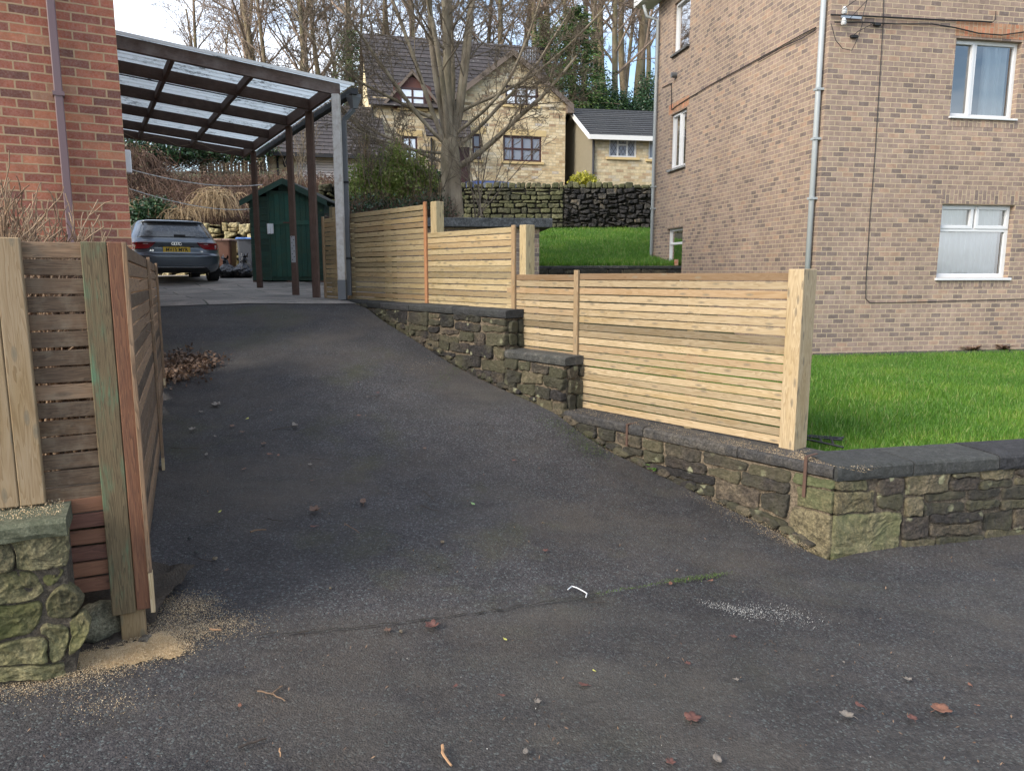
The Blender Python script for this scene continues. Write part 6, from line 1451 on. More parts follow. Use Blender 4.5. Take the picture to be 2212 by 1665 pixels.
out0 = [(np.array([np.interp(np.linspace(0, 1, 12), np.linspace(0, 1, 5), [t[k] for t in trunk]) for k in range(3)]).T, np.array([.34, .27, .25, .24, .235, .23, .225, .225, .225, .23, .22, .16]))]
stems = [(-.10, .95, .12, 7.5, .10), (-.34, .9, .2, 7.0, .08), (.04, 1, -.1, 7.6, .11), (.22, .95, .15, 7.2, .09), (.45, .9, 0, 6.6, .065), (-.58, .8, -.15, 6.0, .055), (.12, 1, .45, 7, .065), (-.15, .95, -.5, 6.6, .065)]
for sx, sz, sy, L, r in stems: grow(out, rr_, np.array([-.10 + sx * .15, sy * .1, fz - .25 + abs(sx) * .15]), unit(np.array([sx, sy, sz * 1.9])), L, r, 0, P)
# low sweeping limbs, left and right
Pl = dict(P); Pl['up'] = [.085, .06, .05, .04, .03]; Pl['wob'] = [.06, .1, .14, .16, .2]
for z0, dx, dy, dz_, L, r in [(1.75, -.9, -.1, .38, 4.2, .075), (2.3, -.9, .1, .15, 3.8, .045), (2.15, .85, -.15, .42, 3.6, .07), (2.6, .9, .1, .55, 4.0, .048), (2.7, -.8, -.3, .5, 4.2, .048), (2.9, .85, -.4, .35, 4.0, .042), (2.5, -.95, -.2, -.02, 3.4, .035), (3.2, -.85, -.3, .35, 4.0, .04), (3.4, .9, -.2, .3, 4.0, .04)]:
    grow(out, rr_, np.array([-.10 + (dx * .12 if z0 < 3 else dx * .3), 0, z0]), unit(np.array([dx, dy, dz_])), L, r, 0, Pl)
tree_obj('t', [out0, out[0]] + out[1:], big, (MT['bark'], MT['twig']), 2, rmin=.0045, sides=(14, 10, 6, 4, 3, 3))

# --- woodland behind: several bare trees, copied with their parts
def wood_tree(seed, Hh, r, fork):
    rg_ = np.random.default_rng(seed); out = [[] for _ in range(5)]
    P = dict(seg=[9, 6, 6, 5, 4], tap=[.35, .3, .28, .3, .4], wob=[.035, .09, .13, .16, .2], up=[.03, .06, .05, .04, .03], n=[11, 6, 6, 4, 0], t0=[fork, .15, .12, .15, 0], ang=[38, 42, 42, 40, 40], lr=[.38, .5, .5, .5, .5], sh=[.35, .4, .35, .3, 0], rr=[.5, .5, .5, .55, .6])
    grow(out, rg_, np.array([0, 0, -.3]), unit(np.array([rg_.normal(0, .06), rg_.normal(0, .06), 1])), Hh, r, 0, P)
    return out
protos = []
rgw = np.random.default_rng(8)
spots = []
# (display x of the trunk, distance) of trees that can be told apart, then the rest of the wood
named = [(447, 62, 'slender'), (560, 50, 'forked'), (600, 49, 'straight'), (640, 52, 'tall'), (672, 47, 'straight'), (716, 50, 'twiggy'), (758, 46, 'dense'), (520, 54, 'spreading'), (480, 57, 'spreading'), (1290, 44, 'leaning'), (1315, 46, 'thick'), (1335, 43, 'straight'),
         (1352, 47, 'forked'), (1372, 44, 'leaning'), (1392, 46, 'thick'), (1300, 52, 'twiggy'), (1325, 54, 'tall'), (1380, 53, 'tall'), (1238, 46, 'straight'), (1200, 50, 'tall'), (1160, 48, 'forked'), (1120, 52, 'tall'), (1075, 49, 'straight'),
         (1030, 53, 'tall'), (985, 50, 'forked'), (940, 52, 'straight'), (900, 49, 'tall'), (862, 53, 'twiggy'), (825, 48, 'forked'), (790, 51, 'tall'), (270, 90, 'small'), (430, 60, 'spreading'), (1400, 58, 'tall'), (1260, 56, 'tall'), (545, 60, 'tall'), (690, 58, 'tall'), (740, 60, 'tall'), (1180, 60, 'tall'), (1345, 62, 'tall')]
glab = 'bare woodland trees behind the houses'
for i, (px, Y, kind) in enumerate(named):
    if i < 7:
        Hh = [15, 17, 14, 18, 16, 17, 15][i]; root = thing('bare_tree', 'x', 'tree'); o_ = wood_tree(100 + i, Hh, [.17, .24, .20, .26, .21, .22, .25][i], [.28, .3, .35, .25, .33, .22, .38][i])
        tree_obj('t', o_, root, (MT['bark_far'], MT['twig_far']), 1, rmin=.012, sides=(9, 5, 3, 3, 3)); protos.append(root)
    else: root = copy_tree(protos[(i * 3 + i // 7) % 7])
    x = at(px, 200, Y).x; root.location = (x, Y, float(T(np.array([x]), np.array([Y]))[0])); root.rotation_euler = (0, 0, rgw.uniform(0, 6.28)); s = rgw.uniform(.85, 1.2)
    if px < 280: s = .75
    elif px < 530: s *= .82
    root.scale = (s, s, s * rgw.uniform(.92, 1.08)); root['group'] = glab
    if px < 280: lb = 'small distant leafless tree standing alone in the sky above the carport roof'
    elif px < 780: lb = 'leafless woodland tree behind the carport roof, among similar bare trees'
    elif px > 1280: lb = 'tall bare trunk rising behind the bungalow beside the brown brick flats'
    else: lb = 'leafless woodland tree rising behind the roof of the stone house'
    root['label'] = lb
# --- evergreen behind the stone house
def conifer(name, lab, px, Y, Hh, rad, seed, n=26000, zb_=0., flat=.55):
    x = at(px, 200, Y).x; zg = float(T(np.array([x]), np.array([Y]))[0]) + zb_; root = thing(name, lab, 'tree', (x, Y, zg)); rg_ = np.random.default_rng(seed); out = [[], []]
    out[0].append((np.array([[0, 0, z] for z in np.linspace(-.5, Hh * .95, 9)]), np.linspace(.3, .03, 9))); P_, D_ = [], []
    nb = 150
    for i in range(nb):
        f = (i + rg_.random()) / nb; z = Hh * (.03 + .95 * f); L = rad * (1 - f) ** .8 * rg_.uniform(.7, 1.15) + .35; an = i * 2.4 + rg_.normal(0, .3); m = 8; pts = []
        for k in range(m): t = k / (m - 1); pts.append([math.cos(an) * L * t, math.sin(an) * L * t, z + L * (.28 * t - .55 * t * t * flat)])
        pts = np.array(pts); out[1].append((pts, np.linspace(.035, .008, m)))
        c = int(n / nb * (L / rad + .3)); t = rg_.beta(1.6, 1.1, c); base = np.column_stack([np.interp(t, np.linspace(0, 1, m), pts[:, k]) for k in range(3)]); sp_ = .10 + .28 * L / rad
        sd = rg_.normal(size=(c, 3)) * np.array([sp_, sp_, sp_ * .55]); sd[:, 2] -= np.abs(sd[:, 2]) * .4; base = base + sd; P_.append(base); dr__ = np.tile([math.cos(an), math.sin(an), -.25], (c, 1)); D_.append(dr__)
    tree_obj('t', out, root, (MT['bark_far'], MT['twig_far']), 1, rmin=.01, sides=(7, 4))
    P_ = np.concatenate(P_); D_ = np.concatenate(D_); v, f_ = leaf_quads(P_, rg_.uniform(.08, .22, len(P_)), rg_, up=1., aspect=.35, dirs=D_); tn = rg_.random((len(P_), 3)); hgt_n = np.array([mnoise.noise(tuple(p * 1.3)) for p in P_[::4]]).repeat(4)[:len(P_)]; tn[:, 0] = np.clip(tn[:, 0] * .8 + hgt_n * .5 + .1, 0, 1)
    np_mesh('foliage', v, f_, MT['leaf_yew'], root, tone=tn, local=True); return root
conifer('evergreen_tree', 'tall dark evergreen tree between the stone house and the bungalow', 1240, 41.0, 10.5, 4.3, 5, 60000, zb_=-1.2)
conifer('evergreen_tree', 'slimmer dark conifer behind the chimney of the stone house', 1175, 46, 7.5, 1.6, 6, 12000, zb_=-.5)
conifer('evergreen_tree', 'dark ivy-clad conifer column left of the stone house roof', 762, 43.5, 9.5, 1.5, 9, 14000, zb_=-1.)
def hedge(name, lab, cat, blobs, mat, nleaf, size, seed, stems=None, nst=0, aspect=.7, kind=None, leafname='foliage', stemmat='twig', strad=.008):
    """blobs: (x,y,z,rx,ry,rz) leaf-filled ellipsoids"""
    rg_ = np.random.default_rng(seed); bl = np.array(blobs, float); vol = bl[:, 3] * bl[:, 4] * bl[:, 5]; pr = vol / vol.sum(); x0, y0, z0 = bl[:, 0].mean(), bl[:, 1].mean(), (bl[:, 2] - bl[:, 5]).min()
    root = thing(name, lab, cat, (x0, y0, z0)); idx = rg_.choice(len(bl), nleaf, p=pr); d = rg_.normal(size=(nleaf, 3)); d /= np.linalg.norm(d, axis=1, keepdims=True); r = rg_.random(nleaf) ** (1 / 2.2)
    nn = np.array([mnoise.noise(tuple(q * 2.2 + seed)) for q in d[::3]]).repeat(3)[:nleaf]; P = bl[idx, :3] + d * r[:, None] * bl[idx, 3:] * (1 + nn[:, None] * .5)
    dens = np.array([mnoise.noise(tuple(p * 2.6)) for p in P[::2]]).repeat(2)[:nleaf]; keep = dens + rg_.normal(0, .12, nleaf) > -.12; P = P[keep]; dens = dens[keep]
    v, f = leaf_quads(P, rg_.uniform(size * .6, size * 1.4, len(P)), rg_, up=.6, aspect=aspect); tn = rg_.random((len(P), 3)); tn[:, 0] = np.clip(tn[:, 0] * .7 + dens * .6 + .12, 0, 1); lf_ = np_mesh(leafname, v, f, MT[mat], root, tone=tn)
    if nst:
        pol = []
        for _ in range(nst):
            b = bl[rg_.integers(len(bl))]; p = np.array([b[0] + rg_.normal(0, b[3] * .3), b[1] + rg_.normal(0, b[4] * .3), z0]); e = b[:3] + unit(rg_.normal(size=3)) * b[3:] * 1.08; e[2] = max(e[2], z0 + .3); m = (p + e) / 2 + rg_.normal(0, .15, 3); t = np.linspace(0, 1, 7)[:, None]; pol.append(((1 - t) ** 2 * p + 2 * t * (1 - t) * m + t ** 2 * e, np.linspace(strad * 1.6, strad * .6, 7)))
        v, f, t = tubes_np(pol, 3); np_mesh('stems', v, f, MT[stemmat], root, tone=t)
    return root
def pb(px, py, Y, rx, ry, rz): q = at(px, py, Y); return (q.x, q.y, q.z, rx, ry, rz)
hedge('shrub', 'large loose yellow-green shrub beside the carport downpipe', 'shrub', [pb(775, 410, 15.8, .45, .5, .5), pb(805, 375, 16, .45, .5, .45), pb(845, 350, 16.3, .4, .5, .4), pb(890, 360, 16.3, .42, .5, .38), pb(850, 400, 16, .6, .6, .45), pb(790, 445, 15.5, .55, .5, .35), pb(920, 385, 16.3, .35, .4, .3), pb(860, 320, 16.4, .16, .2, .25), pb(785, 300, 16.2, .12, .12, .12)], 'leaf_shrub', 12500, .058, 21, nst=420, strad=.006, stemmat='straw')
hedge('ivy_mound', 'dark glossy ivy mound over the old wall left of the bare tree', 'ivy', [pb(905, 402, 19.2, .75, .5, .42), pb(945, 405, 19.3, .5, .5, .42), pb(925, 435, 19, .8, .5, .4), pb(870, 420, 19, .5, .5, .4)], 'leaf_ivy', 16000, .075, 22, nst=40, aspect=.9)
hedge('bramble_patch', 'low brown and green bramble growth behind the upper slatted fence', 'bramble', [pb(775, 470, 14.2, .6, .4, .3), pb(830, 462, 14.6, .7, .4, .3), pb(890, 455, 15, .7, .4, .3), pb(940, 455, 15.4, .5, .4, .35), pb(800, 440, 14.8, .5, .4, .25)], 'leaf_ivy', 5000, .05, 23, nst=900, stemmat='bramble', strad=.006)
hedge('golden_bush', 'small golden yellow bush on top of the drystone wall', 'bush', [pb(1260, 390, 27.6, .42, .35, .30), pb(1245, 396, 27.6, .3, .3, .25), pb(1275, 396, 27.6, .3, .3, .25)], 'leaf_gold', 3500, .075, 24, nst=20)
hedge('ivy_hedge', 'dark green ivy hedge behind the ridge of the bungalow roof', 'hedge', [pb(1330, 232, 41, 1.6, .6, .9), pb(1290, 225, 41, 1.3, .6, 1.1), pb(1380, 238, 41, 1.5, .6, .6), pb(1405, 215, 41.5, .9, .6, 1.5)], 'leaf_ivy', 26000, .10, 25, nst=30)
hedge('clematis', 'small pale weed clump growing at the foot of the dark drystone wall', 'weed', [pb(1512, 552, 25.3, .2, .15, .2) if False else pb(1170, 489, 22.8, .22, .2, .07)], 'leaf_shrub', 700, .10, 26)

# bare saplings round the big tree
def sapling(px, py, Y, Hh, n, seed, lab, mat='twig', spread=.5, r=.014, name='bare_sapling', rmin=.005):
    q = at(px, py, Y); root = thing(name, lab, 'shrub', (q.x, Y, q.z)); rg_ = np.random.default_rng(seed); out = [[] for _ in range(3)]; P = dict(seg=[7, 6, 4], tap=[.35, .35, .4], wob=[.05, .10, .15], up=[.05, .05, .03], n=[6, 4, 0], t0=[.25, .2, 0], ang=[30, 32, 30], lr=[.45, .5, .5], sh=[.4, .3, 0], rr=[.6, .6, .6])
    for _ in range(n): d = unit(np.array([rg_.normal(0, spread), rg_.normal(0, spread), 1])); grow(out, rg_, np.array([rg_.normal(0, .1), rg_.normal(0, .1), 0]), d, Hh * rg_.uniform(.6, 1.1), r * rg_.uniform(.7, 1.2), 0, P)
    v, f, t = join_np([tubes_np([(p, np.maximum(rr, rmin)) for p, rr in o], s_) for o, s_ in zip(out, (5, 3, 3))]); np_mesh('stems', v, f, MT[mat], root, tone=t, smooth=True, local=True); return root
sapling(1035, 470, 16.2, 2.2, 8, 31, 'thin bare saplings leaning right of the large tree trunk', spread=.38, r=.018)
sapling(935, 470, 16.4, 1.8, 6, 32, 'thin bare saplings just left of the large tree trunk', spread=.3, r=.015)
sapling(645, 400, 20.5, 1.7, 8, 33, 'bare twiggy shrub behind the green shed, before the garage door', spread=.5, r=.012)
sapling(800, 430, 15.7, 2.0, 9, 34, 'bare wiry stems rising out of the yellow-green shrub', spread=.3, r=.010)

# --- brambles on the bank behind the car (nobody could count the stems)
rb_ = np.random.default_rng(77); pol = []; LP_ = []
def bank_z(x, y): return T(x, y)
for i in range(8500):
    x = rb_.uniform(-15.5, -5.2); y = 21.7 + rb_.random() * 5.0; z = float(bank_z(np.array([x]), np.array([y]))[0]); f = (y - 21.7) / 5; az = rb_.normal(-1.57, 1.0); L = rb_.uniform(.4, 1.5); hgt = rb_.uniform(.25, .8); t = np.linspace(0, 1, 7)
    px_ = x + np.cos(az) * L * t; py_ = y + np.sin(az) * L * t * .7; pz_ = z - .05 + hgt * 4 * t * (1 - t) * .9 - t * rb_.uniform(0, .8) + rb_.normal(0, .02, 7)
    py_ = np.maximum(py_, 21.0 + rb_.random() * .3); pol.append((np.column_stack([px_, py_, np.maximum(pz_, .9)]), np.linspace(.010, .005, 7)))
    if rb_.random() < .22: LP_.append([px_[3], py_[3], pz_[3]])
v, f, t = tubes_np(pol, 3); o_ = np_mesh('bramble_stems', v, f, MT['bramble'], None, tone=t); tag(o_, 'tangle of bare brown bramble stems covering the bank behind the grey car', 'brambles', kind='stuff')
pol = []
for i in range(900):
    c = rb_.choice(4); cx, cy, cz_ = [(-10.9, 21.4, 1.75), (-9.3, 21.3, 1.6), (-8.3, 21.5, 2.1), (-12.2, 21.6, 1.9)][c]; x = cx + rb_.normal(0, .25); az = rb_.normal(-1.57, .8); L = rb_.uniform(.4, .9); t = np.linspace(0, 1, 6)
    pol.append((np.column_stack([x + np.cos(az) * L * t, cy + rb_.normal(0, .15) + np.sin(az) * L * t * .5, cz_ + rb_.normal(0, .1) + .35 * t - .9 * t * t]), np.linspace(.009, .004, 6)))
v, f, t = tubes_np(pol, 3); o_ = np_mesh('dry_grass', v, f, MT['straw'], None, tone=t); tag(o_, 'drooping tufts of straw-coloured dead grass at the foot of the bramble bank', 'dry grass', kind='stuff')
LP_ = np.array(LP_); LP_ = np.concatenate([LP_ + rb_.normal(0, .12, LP_.shape) for _ in range(4)]); v, f_ = leaf_quads(LP_, rb_.uniform(.04, .10, len(LP_)), rb_, aspect=.6); o_ = np_mesh('leaf_litter', v, f_, MT['leaf_red'], None, tone=rb_.random((len(LP_), 3))); tag(o_, 'russet dead leaves caught among the brambles on the bank', 'leaf litter', kind='stuff')
hedge('ivy_patch', 'green ivy and ferns growing at the left end of the bramble bank', 'ivy', [pb(300, 470, 20.9, .7, .3, .35), pb(330, 445, 21.2, .6, .3, .3), pb(300, 495, 20.7, .5, .3, .3)], 'leaf_ivy', 5000, .08, 41, nst=80, stemmat='bramble')
hedge('ivy_patch', 'dark evergreen growth along the very top of the bramble bank', 'ivy', [pb(330, 322, 26.5, 1.6, .6, .5), pb(420, 325, 27, 1.8, .6, .45), pb(500, 322, 27, 1.6, .6, .5), pb(260, 322, 26.5, 1.5, .6, .5), pb(555, 325, 27.5, .8, .5, .45), pb(340, 340, 27.2, 1.4, .5, .35), pb(390, 342, 27.4, 1.2, .5, .3), pb(430, 342, 28.4, 1.2, .5, .3), pb(480, 338, 28.6, 1.2, .5, .35), pb(290, 340, 27, 1.4, .5, .4)], 'leaf_ivy', 16000, .10, 42, nst=200, stemmat='bramble')
# retaining wall of pale rubble behind the bins
bw = thing('rubble_wall', 'low retaining wall of pale cream rubble behind the wheelie bins', 'wall', (-8.5, 20.7, -.1)); st = MB(); P0 = (-14.5, 20.62)
stone_face(st, P0, (1, 0), (0, -1), courses(0, 9.6, -.25, 1.28, rng, (.11, .26), (.16, .46), gap=.03, jit=.035, thin=.25), .10, rng, rough=.45); st.build('stonework', MT['stone_pale'], bw, smooth=True, merge=True)
cr = MB(); cr.abox(-14.5, -4.9, 20.66, 21.3, -.8, 1.22); cr.build('wall_core', MT['gap'], bw)
rk = thing('rubble_wall', 'short mossy rubble wall between the green shed and the yellow-green shrub', 'wall', (-4.6, 18.4, .5)); st = MB()
A = at(688, 398, 18.6); stone_face(st, (A.x, A.y), (1, 0), (0, -1), courses(0, 1.7, -.3, A.z + .02, rng, (.12, .24), (.2, .4), gap=.03, jit=.03), .1, rng, rough=.5); st.build('stonework', MT['stone_dry'], rk, smooth=True, merge=True)
cr = MB(); cr.box((A.x, A.y + .04, -.8), (1.7, 0, 0), (0, .3, 0), (0, 0, A.z + .74)); cr.build('wall_core', MT['gap'], rk)
# palisade fence on top of the bank
pf = thing('palisade_fence', 'pale weathered round-topped paling fence on top of the bramble bank', 'fence', (-9.5, 27.8, 3)); x = at(432, 350, 27.8).x; xe = at(576, 350, 27.8).x; mb = MB(); i = 0
while x < xe:
    zt = at(500, 352, 27.8).z + .03 * math.sin(i * 1.3) + .02 * random.random(); w_ = .10
    pts = [(x, zt - .05), (x + w_ * .15, zt - .015), (x + w_ / 2, zt), (x + w_ * .85, zt - .015), (x + w_, zt - .05)]
    fr = [(x, 2.6)] + pts + [(x + w_, 2.6)]; t = (random.random(), random.random(), random.random()); ou = random.random() * 20
    mb.face([(a, 27.8, b) for a, b in fr][::-1], [(b + ou, a) for a, b in fr][::-1], t)
    for (a, b), (c, d) in zip(fr, fr[1:]): mb.face([(a, 27.8, b), (c, 27.8, d), (c, 27.82, d), (a, 27.82, b)], None, t)
    x += w_ + .035; i += 1
mb.build('palings', MT['wood_grey'], pf)
mb = MB(); mb.box((at(432, 350, 27.86).x, 27.83, 3.3), (xe - at(432, 350, 27.86).x, 0, 0), (0, .05, 0), (0, 0, .09), wood=True); mb.build('rail', MT['wood_grey'], pf)

# --- bare hydrangea twigs behind the left fence
hy = thing('bare_shrub', 'bare pale-stemmed hydrangea bush behind the brown slatted fence', 'shrub', (-2.72, 4.05, -1.08)); rh = np.random.default_rng(3); out = [[] for _ in range(3)]
P = dict(seg=[8, 6, 4], tap=[.6, .55, .5], wob=[.09, .13, .16], up=[.05, .09, .08], n=[5, 3, 0], t0=[.35, .3, 0], ang=[30, 30, 30], lr=[.36, .5, .5], sh=[.3, .3, 0], rr=[.8, .8, .8])
for i in range(190):
    bx, by = rh.uniform(-.5, .30), rh.uniform(-.3, .5); tall = .92 + .5 * max(0, 1 - abs(bx + .30) * 1.5) * rh.uniform(.5, 1.1)
    grow(out, rh, np.array([bx, by, 0]), unit(np.array([rh.normal(-.03, .12), rh.normal(.06, .12), 1])), tall, rh.uniform(.0065, .011), 0, P)
v, f, t = join_np([tubes_np([(p, np.maximum(r, .0035)) for p, r in o], s_) for o, s_ in zip(out, (6, 5, 4))]); np_mesh('stems', v, f, MT['hydrangea'], hy, tone=t, smooth=True, local=True)
wsh = MB(); q = at(100, 682, 3.9); wsh.box((q.x - .14, 3.9, q.z - .02), (.34, .03, -.04), (.02, .3, -.16), (0, 0, .004)); tag(wsh.build('board_offcut', MT['white_paint']), 'white sheet lying behind the brown slatted fence, seen through its gaps', 'board')
# ------------------------------------------------------------------ litter and small things on the ground
def z7(x, y): return ((350 + x / 2.212) / 1.1302, (700 + y / 2.212) / 1.1302)
def z6(x, y): return ((1050 + x / 1.5255) / 1.1302, (1350 + y / 1.5255) / 1.1302)
def z8(x, y): return ((x / 1.843) / 1.1302, (1400 + y / 1.843) / 1.1302)
MT['sawdust'] = leaf_mat('pale sawdust', [(0, (.42, .28, .14)), (.5, (.60, .44, .25)), (1, (.75, .62, .42))], .1, .9)
MT['powder'] = leaf_mat('white plaster crumbs', [(0, (.26, .25, .23)), (1, (.55, .54, .51))], .1, .9)
MT['moss'] = leaf_mat('crack moss', [(0, (.03, .05, .01)), (1, (.09, .14, .03))], .1, .9)
rd = np.random.default_rng(99)
def chips(name, lab, cat, pts, size, mat, pile=None, flat=.3, aspect=.5, base=.012):
    """pts: plan positions (n,2)"""
    z = H(pts[:, 0], pts[:, 1]) + base + (pile(pts) if pile is not None else 0); P = np.column_stack([pts, z]); v, f = leaf_quads(P, size, rd, up=3., aspect=aspect)
    o = np_mesh(name, v, f, MT[mat], None, tone=rd.random((len(P), 3))); tag(o, lab, cat, kind='stuff'); return o
def along(pxs, n, sig, wts=None):
    G_ = [gnd(*p) for p in pxs]; out = []; w_ = np.array(wts or [1] * len(G_), float); 
    idx = rd.choice(len(G_) - 1, n, p=((w_[:-1] + w_[1:]) / (w_[:-1] + w_[1:]).sum())); t = rd.random(n); A = np.array([g_[:2] for g_ in G_]); B = A[idx] * (1 - t[:, None]) + A[idx + 1] * t[:, None]
    return B + rd.normal(0, 1, (n, 2)) * sig
ridge = [gnd(x, y) for x, y in [(190, 1432), (250, 1425), (300, 1412), (340, 1395), (372, 1412)]]
def pile(p):
    z = np.zeros(len(p))
    for q, h, s in zip(ridge, (.010, .022, .034, .040, .014), (.05, .05, .055, .05, .05)): z = np.maximum(z, h * np.exp(-((p[:, 0] - q.x) ** 2 + (p[:, 1] - q.y) ** 2) / (2 * s * s)))
    return z
sig = np.array([.045, .035])
pts = np.concatenate([along([(180, 1438), (250, 1428), (320, 1400), (380, 1410)], 26000, sig, [.5, 1, 1.6, .8]), along([(150, 1430), (330, 1395)], 11000, sig * .8), along([(-40, 1490), (120, 1470), (280, 1425), (350, 1380), (460, 1355), (520, 1350)], 20000, sig * 1.9, [1, 1.5, 2, 2, 1, .3]), along([(340, 1390), (380, 1340), (400, 1300), (430, 1320)], 6000, sig * 1.6), along([(180, 1530), (260, 1520)], 700, sig * 1.8), along([(350, 1230), (360, 1340)], 700, np.array([.03, .08]))])
chips('sawdust', 'heap and scatter of fresh pale sawdust around the cut gate post', 'sawdust', pts, rd.uniform(.002, .0058, len(pts)), 'sawdust', pile=lambda p: pile(p) * rd.random(len(p)) ** .4)
# solid core of the heap
N = 60; x0, x1, y0, y1 = ridge[0].x - .2, ridge[-1].x + .2, min(r.y for r in ridge) - .2, max(r.y for r in ridge) + .2; xs = np.linspace(x0, x1, N); ys = np.linspace(y0, y1, N); XX, YY = np.meshgrid(xs, ys, indexing='ij'); pp = np.column_stack([XX.ravel(), YY.ravel()]); pz = pile(pp)
zz = H(pp[:, 0], pp[:, 1]) + pz + np.array([mnoise.noise((p[0] * 45, p[1] * 45, 0)) for p in pp]) * .008 * np.minimum(1, pz / .01) - .006; i, j = np.meshgrid(np.arange(N - 1), np.arange(N - 1), indexing='ij'); k = i * N + j
MT['sawheap'] = simple('sawdust heap', (.52, .37, .20), .95, nscale=40, var=.4, bump=1, bd=.01); Fh = np.stack([k, k + N, k + N + 1, k + 1], -1).reshape(-1, 4); Fh = Fh[pz[Fh].min(1) > .008]; o_ = np_mesh('sawdust', np.column_stack([pp, zz]), Fh, MT['sawheap'], smooth=True); tag(o_, 'thickest ridge of sawdust in front of the gate post', 'sawdust', kind='stuff')
pts = np.concatenate([along([z6(1040, 190), z6(1190, 235)], 500, np.array([.05, .025])), along([z6(1190, 240), z6(1280, 215), z6(1390, 262)], 900, np.array([.09, .05]))]); chips('plaster_crumbs', 'sprinkle of white crumbs on the tarmac at lower right', 'crumbs', pts, rd.uniform(.002, .008, len(pts)) ** 1., 'powder')
pts = np.concatenate([along([(1500, 1070), (1600, 1120), (1690, 1160), (1740, 1185)], 2600, np.array([.06, .06]), [.3, 1, 1.5, 1]), along([(1240, 915), (1330, 980)], 400, np.array([.06, .06])), along([(880, 715), (960, 780)], 500, np.array([.1, .12]))]); chips('sawdust', 'thin sawdust and grit along the foot of the right-hand wall', 'grit', pts, rd.uniform(.002, .006, len(pts)), 'sawdust')
# sawdust on the coping by the end post
a_ = np.concatenate([rd.uniform(-.2, .9, 1500), rd.uniform(.9, 2.6, 700), rd.normal(.28, .12, 1500)]); o2 = rd.normal(-.07, .08, len(a_)); o2 = np.clip(o2, -.28, .02); P = np.column_stack([K[0] + LD[0] * a_ + LN[0] * o2, K[1] + LD[1] * a_ + LN[1] * o2, np.full(len(a_), Z3 + .006)]); v, f = leaf_quads(P, rd.uniform(.003, .007, len(P)), rd, up=4); o_ = np_mesh('sawdust', v, f, MT['sawdust'], None, tone=rd.random((len(P), 3))); tag(o_, 'sawdust lying on the wall coping round the end fence post', 'sawdust', kind='stuff')
a_ = rd.uniform(aL + .02, aL + .5, 1500); o2 = rd.uniform(-.22, .03, 1500); P = np.column_stack([W0[0] + WLd[0] * a_ + WLn[0] * o2, W0[1] + WLd[1] * a_ + WLn[1] * o2, np.full(1500, zL + .004)]); v, f = leaf_quads(P, rd.uniform(.003, .008, len(P)), rd, up=4); o_ = np_mesh('sawdust', v, f, MT['sawdust'], None, tone=rd.random((len(P), 3))); tag(o_, 'sawdust on the green coping of the left rubble wall', 'sawdust', kind='stuff')
# moss in the seam and along the wall foot
pts = np.concatenate([along([(1290, 1286), (1440, 1262), (1580, 1240)], 350, np.array([.012, .010])), along([(1440, 1261), (1500, 1252), (1555, 1244)], 600, np.array([.022, .016])), along([(1180, 905), (1260, 950), (1290, 985)], 1600, np.array([.09, .07])), along([(930, 742), (1000, 790), (1080, 830)], 900, np.array([.05, .05]))]); chips('moss', 'green moss growing in the tarmac seam and along the wall foot', 'moss', pts, rd.uniform(.004, .012, len(pts)), 'moss')
# dark soil hollow and rubble by the gate post
N = 40; xs = np.linspace(GP0[0] - .62, GP0[0] + .06, N); ys = np.linspace(2.72, 3.75, N); XX, YY = np.meshgrid(xs, ys, indexing='ij'); pp = np.column_stack([XX.ravel(), YY.ravel()]); c_ = np.array([GP0[0] - .22, 3.18])
zz = H(pp[:, 0], pp[:, 1]) + .02 + .10 * np.clip((pp[:, 0] - GP0[0] + .62) * -1.6 + .75, 0, 1) + .06 * ss(3.2, 3.6, pp[:, 1]) + np.array([mnoise.noise((p[0] * 9, p[1] * 9, 2)) * .05 + mnoise.noise((p[0] * 30, p[1] * 30, 2)) * .02 for p in pp]) - .05 * np.exp(-((pp - c_) ** 2).sum(1) / .02)
edge = np.clip((pp[:, 1] - (2.93 + (pp[:, 0] - GP0[0]) * .44 + .06)) / .06, 0, 1); zz = zz - (1 - edge) * .25; i, j = np.meshgrid(np.arange(N - 1), np.arange(N - 1), indexing='ij'); k = i * N + j
o_ = np_mesh('soil', np.column_stack([pp, zz]), np.stack([k, k + N, k + N + 1, k + 1], -1).reshape(-1, 4), MT['soil'], smooth=True); o_['kind'] = 'structure'
def rock(lab, q, s, seed, mat='stone_soot', grp=None, cat='stone', name='stone', sq=(1, .8, .6)):
    mb = MB(); nu, nv = 14, 9; V = []
    for j in range(nv + 1):
        ph = math.pi * j / nv; row = []
        for i in range(nu):
            th = 2 * math.pi * i / nu; d = Vector((math.cos(th) * math.sin(ph), math.sin(th) * math.sin(ph), math.cos(ph))); k_ = 1 + mnoise.noise(d * 1.3 + Vector((seed, 0, 0))) * .5 + mnoise.noise(d * 4 + Vector((0, seed, 0))) * .12; row.append(Vector((d.x * sq[0], d.y * sq[1], d.z * sq[2])) * s * k_)
        V.append(row)
    tn = (random.random(), random.random(), .5)
    for j in range(nv):
        for i in range(nu): mb.face([V[j][i], V[j + 1][i], V[j + 1][(i + 1) % nu], V[j][(i + 1) % nu]], None, tn)
    o = mb.build(name, MT[mat], None, smooth=True, local=True, merge=True); o.location = q; o.rotation_euler = (0, 0, seed); tag(o, lab, cat, grp); return o
rock('lump of grey rubble on the sawdust heap against the gate post', gnd(312, 1402) + Vector((0, .02, .035)), .035, 2.2, 'mortar_dark')
rock('large rough grey stone at the foot of the left rubble wall', gnd(185, 1400) + Vector((-.0, .14, .05)), .11, 4.1, 'coping_green', sq=(1, .9, .9))
rock('small pale stone at the left edge under the rubble wall', gnd(12, 1448) + Vector((0, 0, .02)), .035, 1.2, 'mortar')
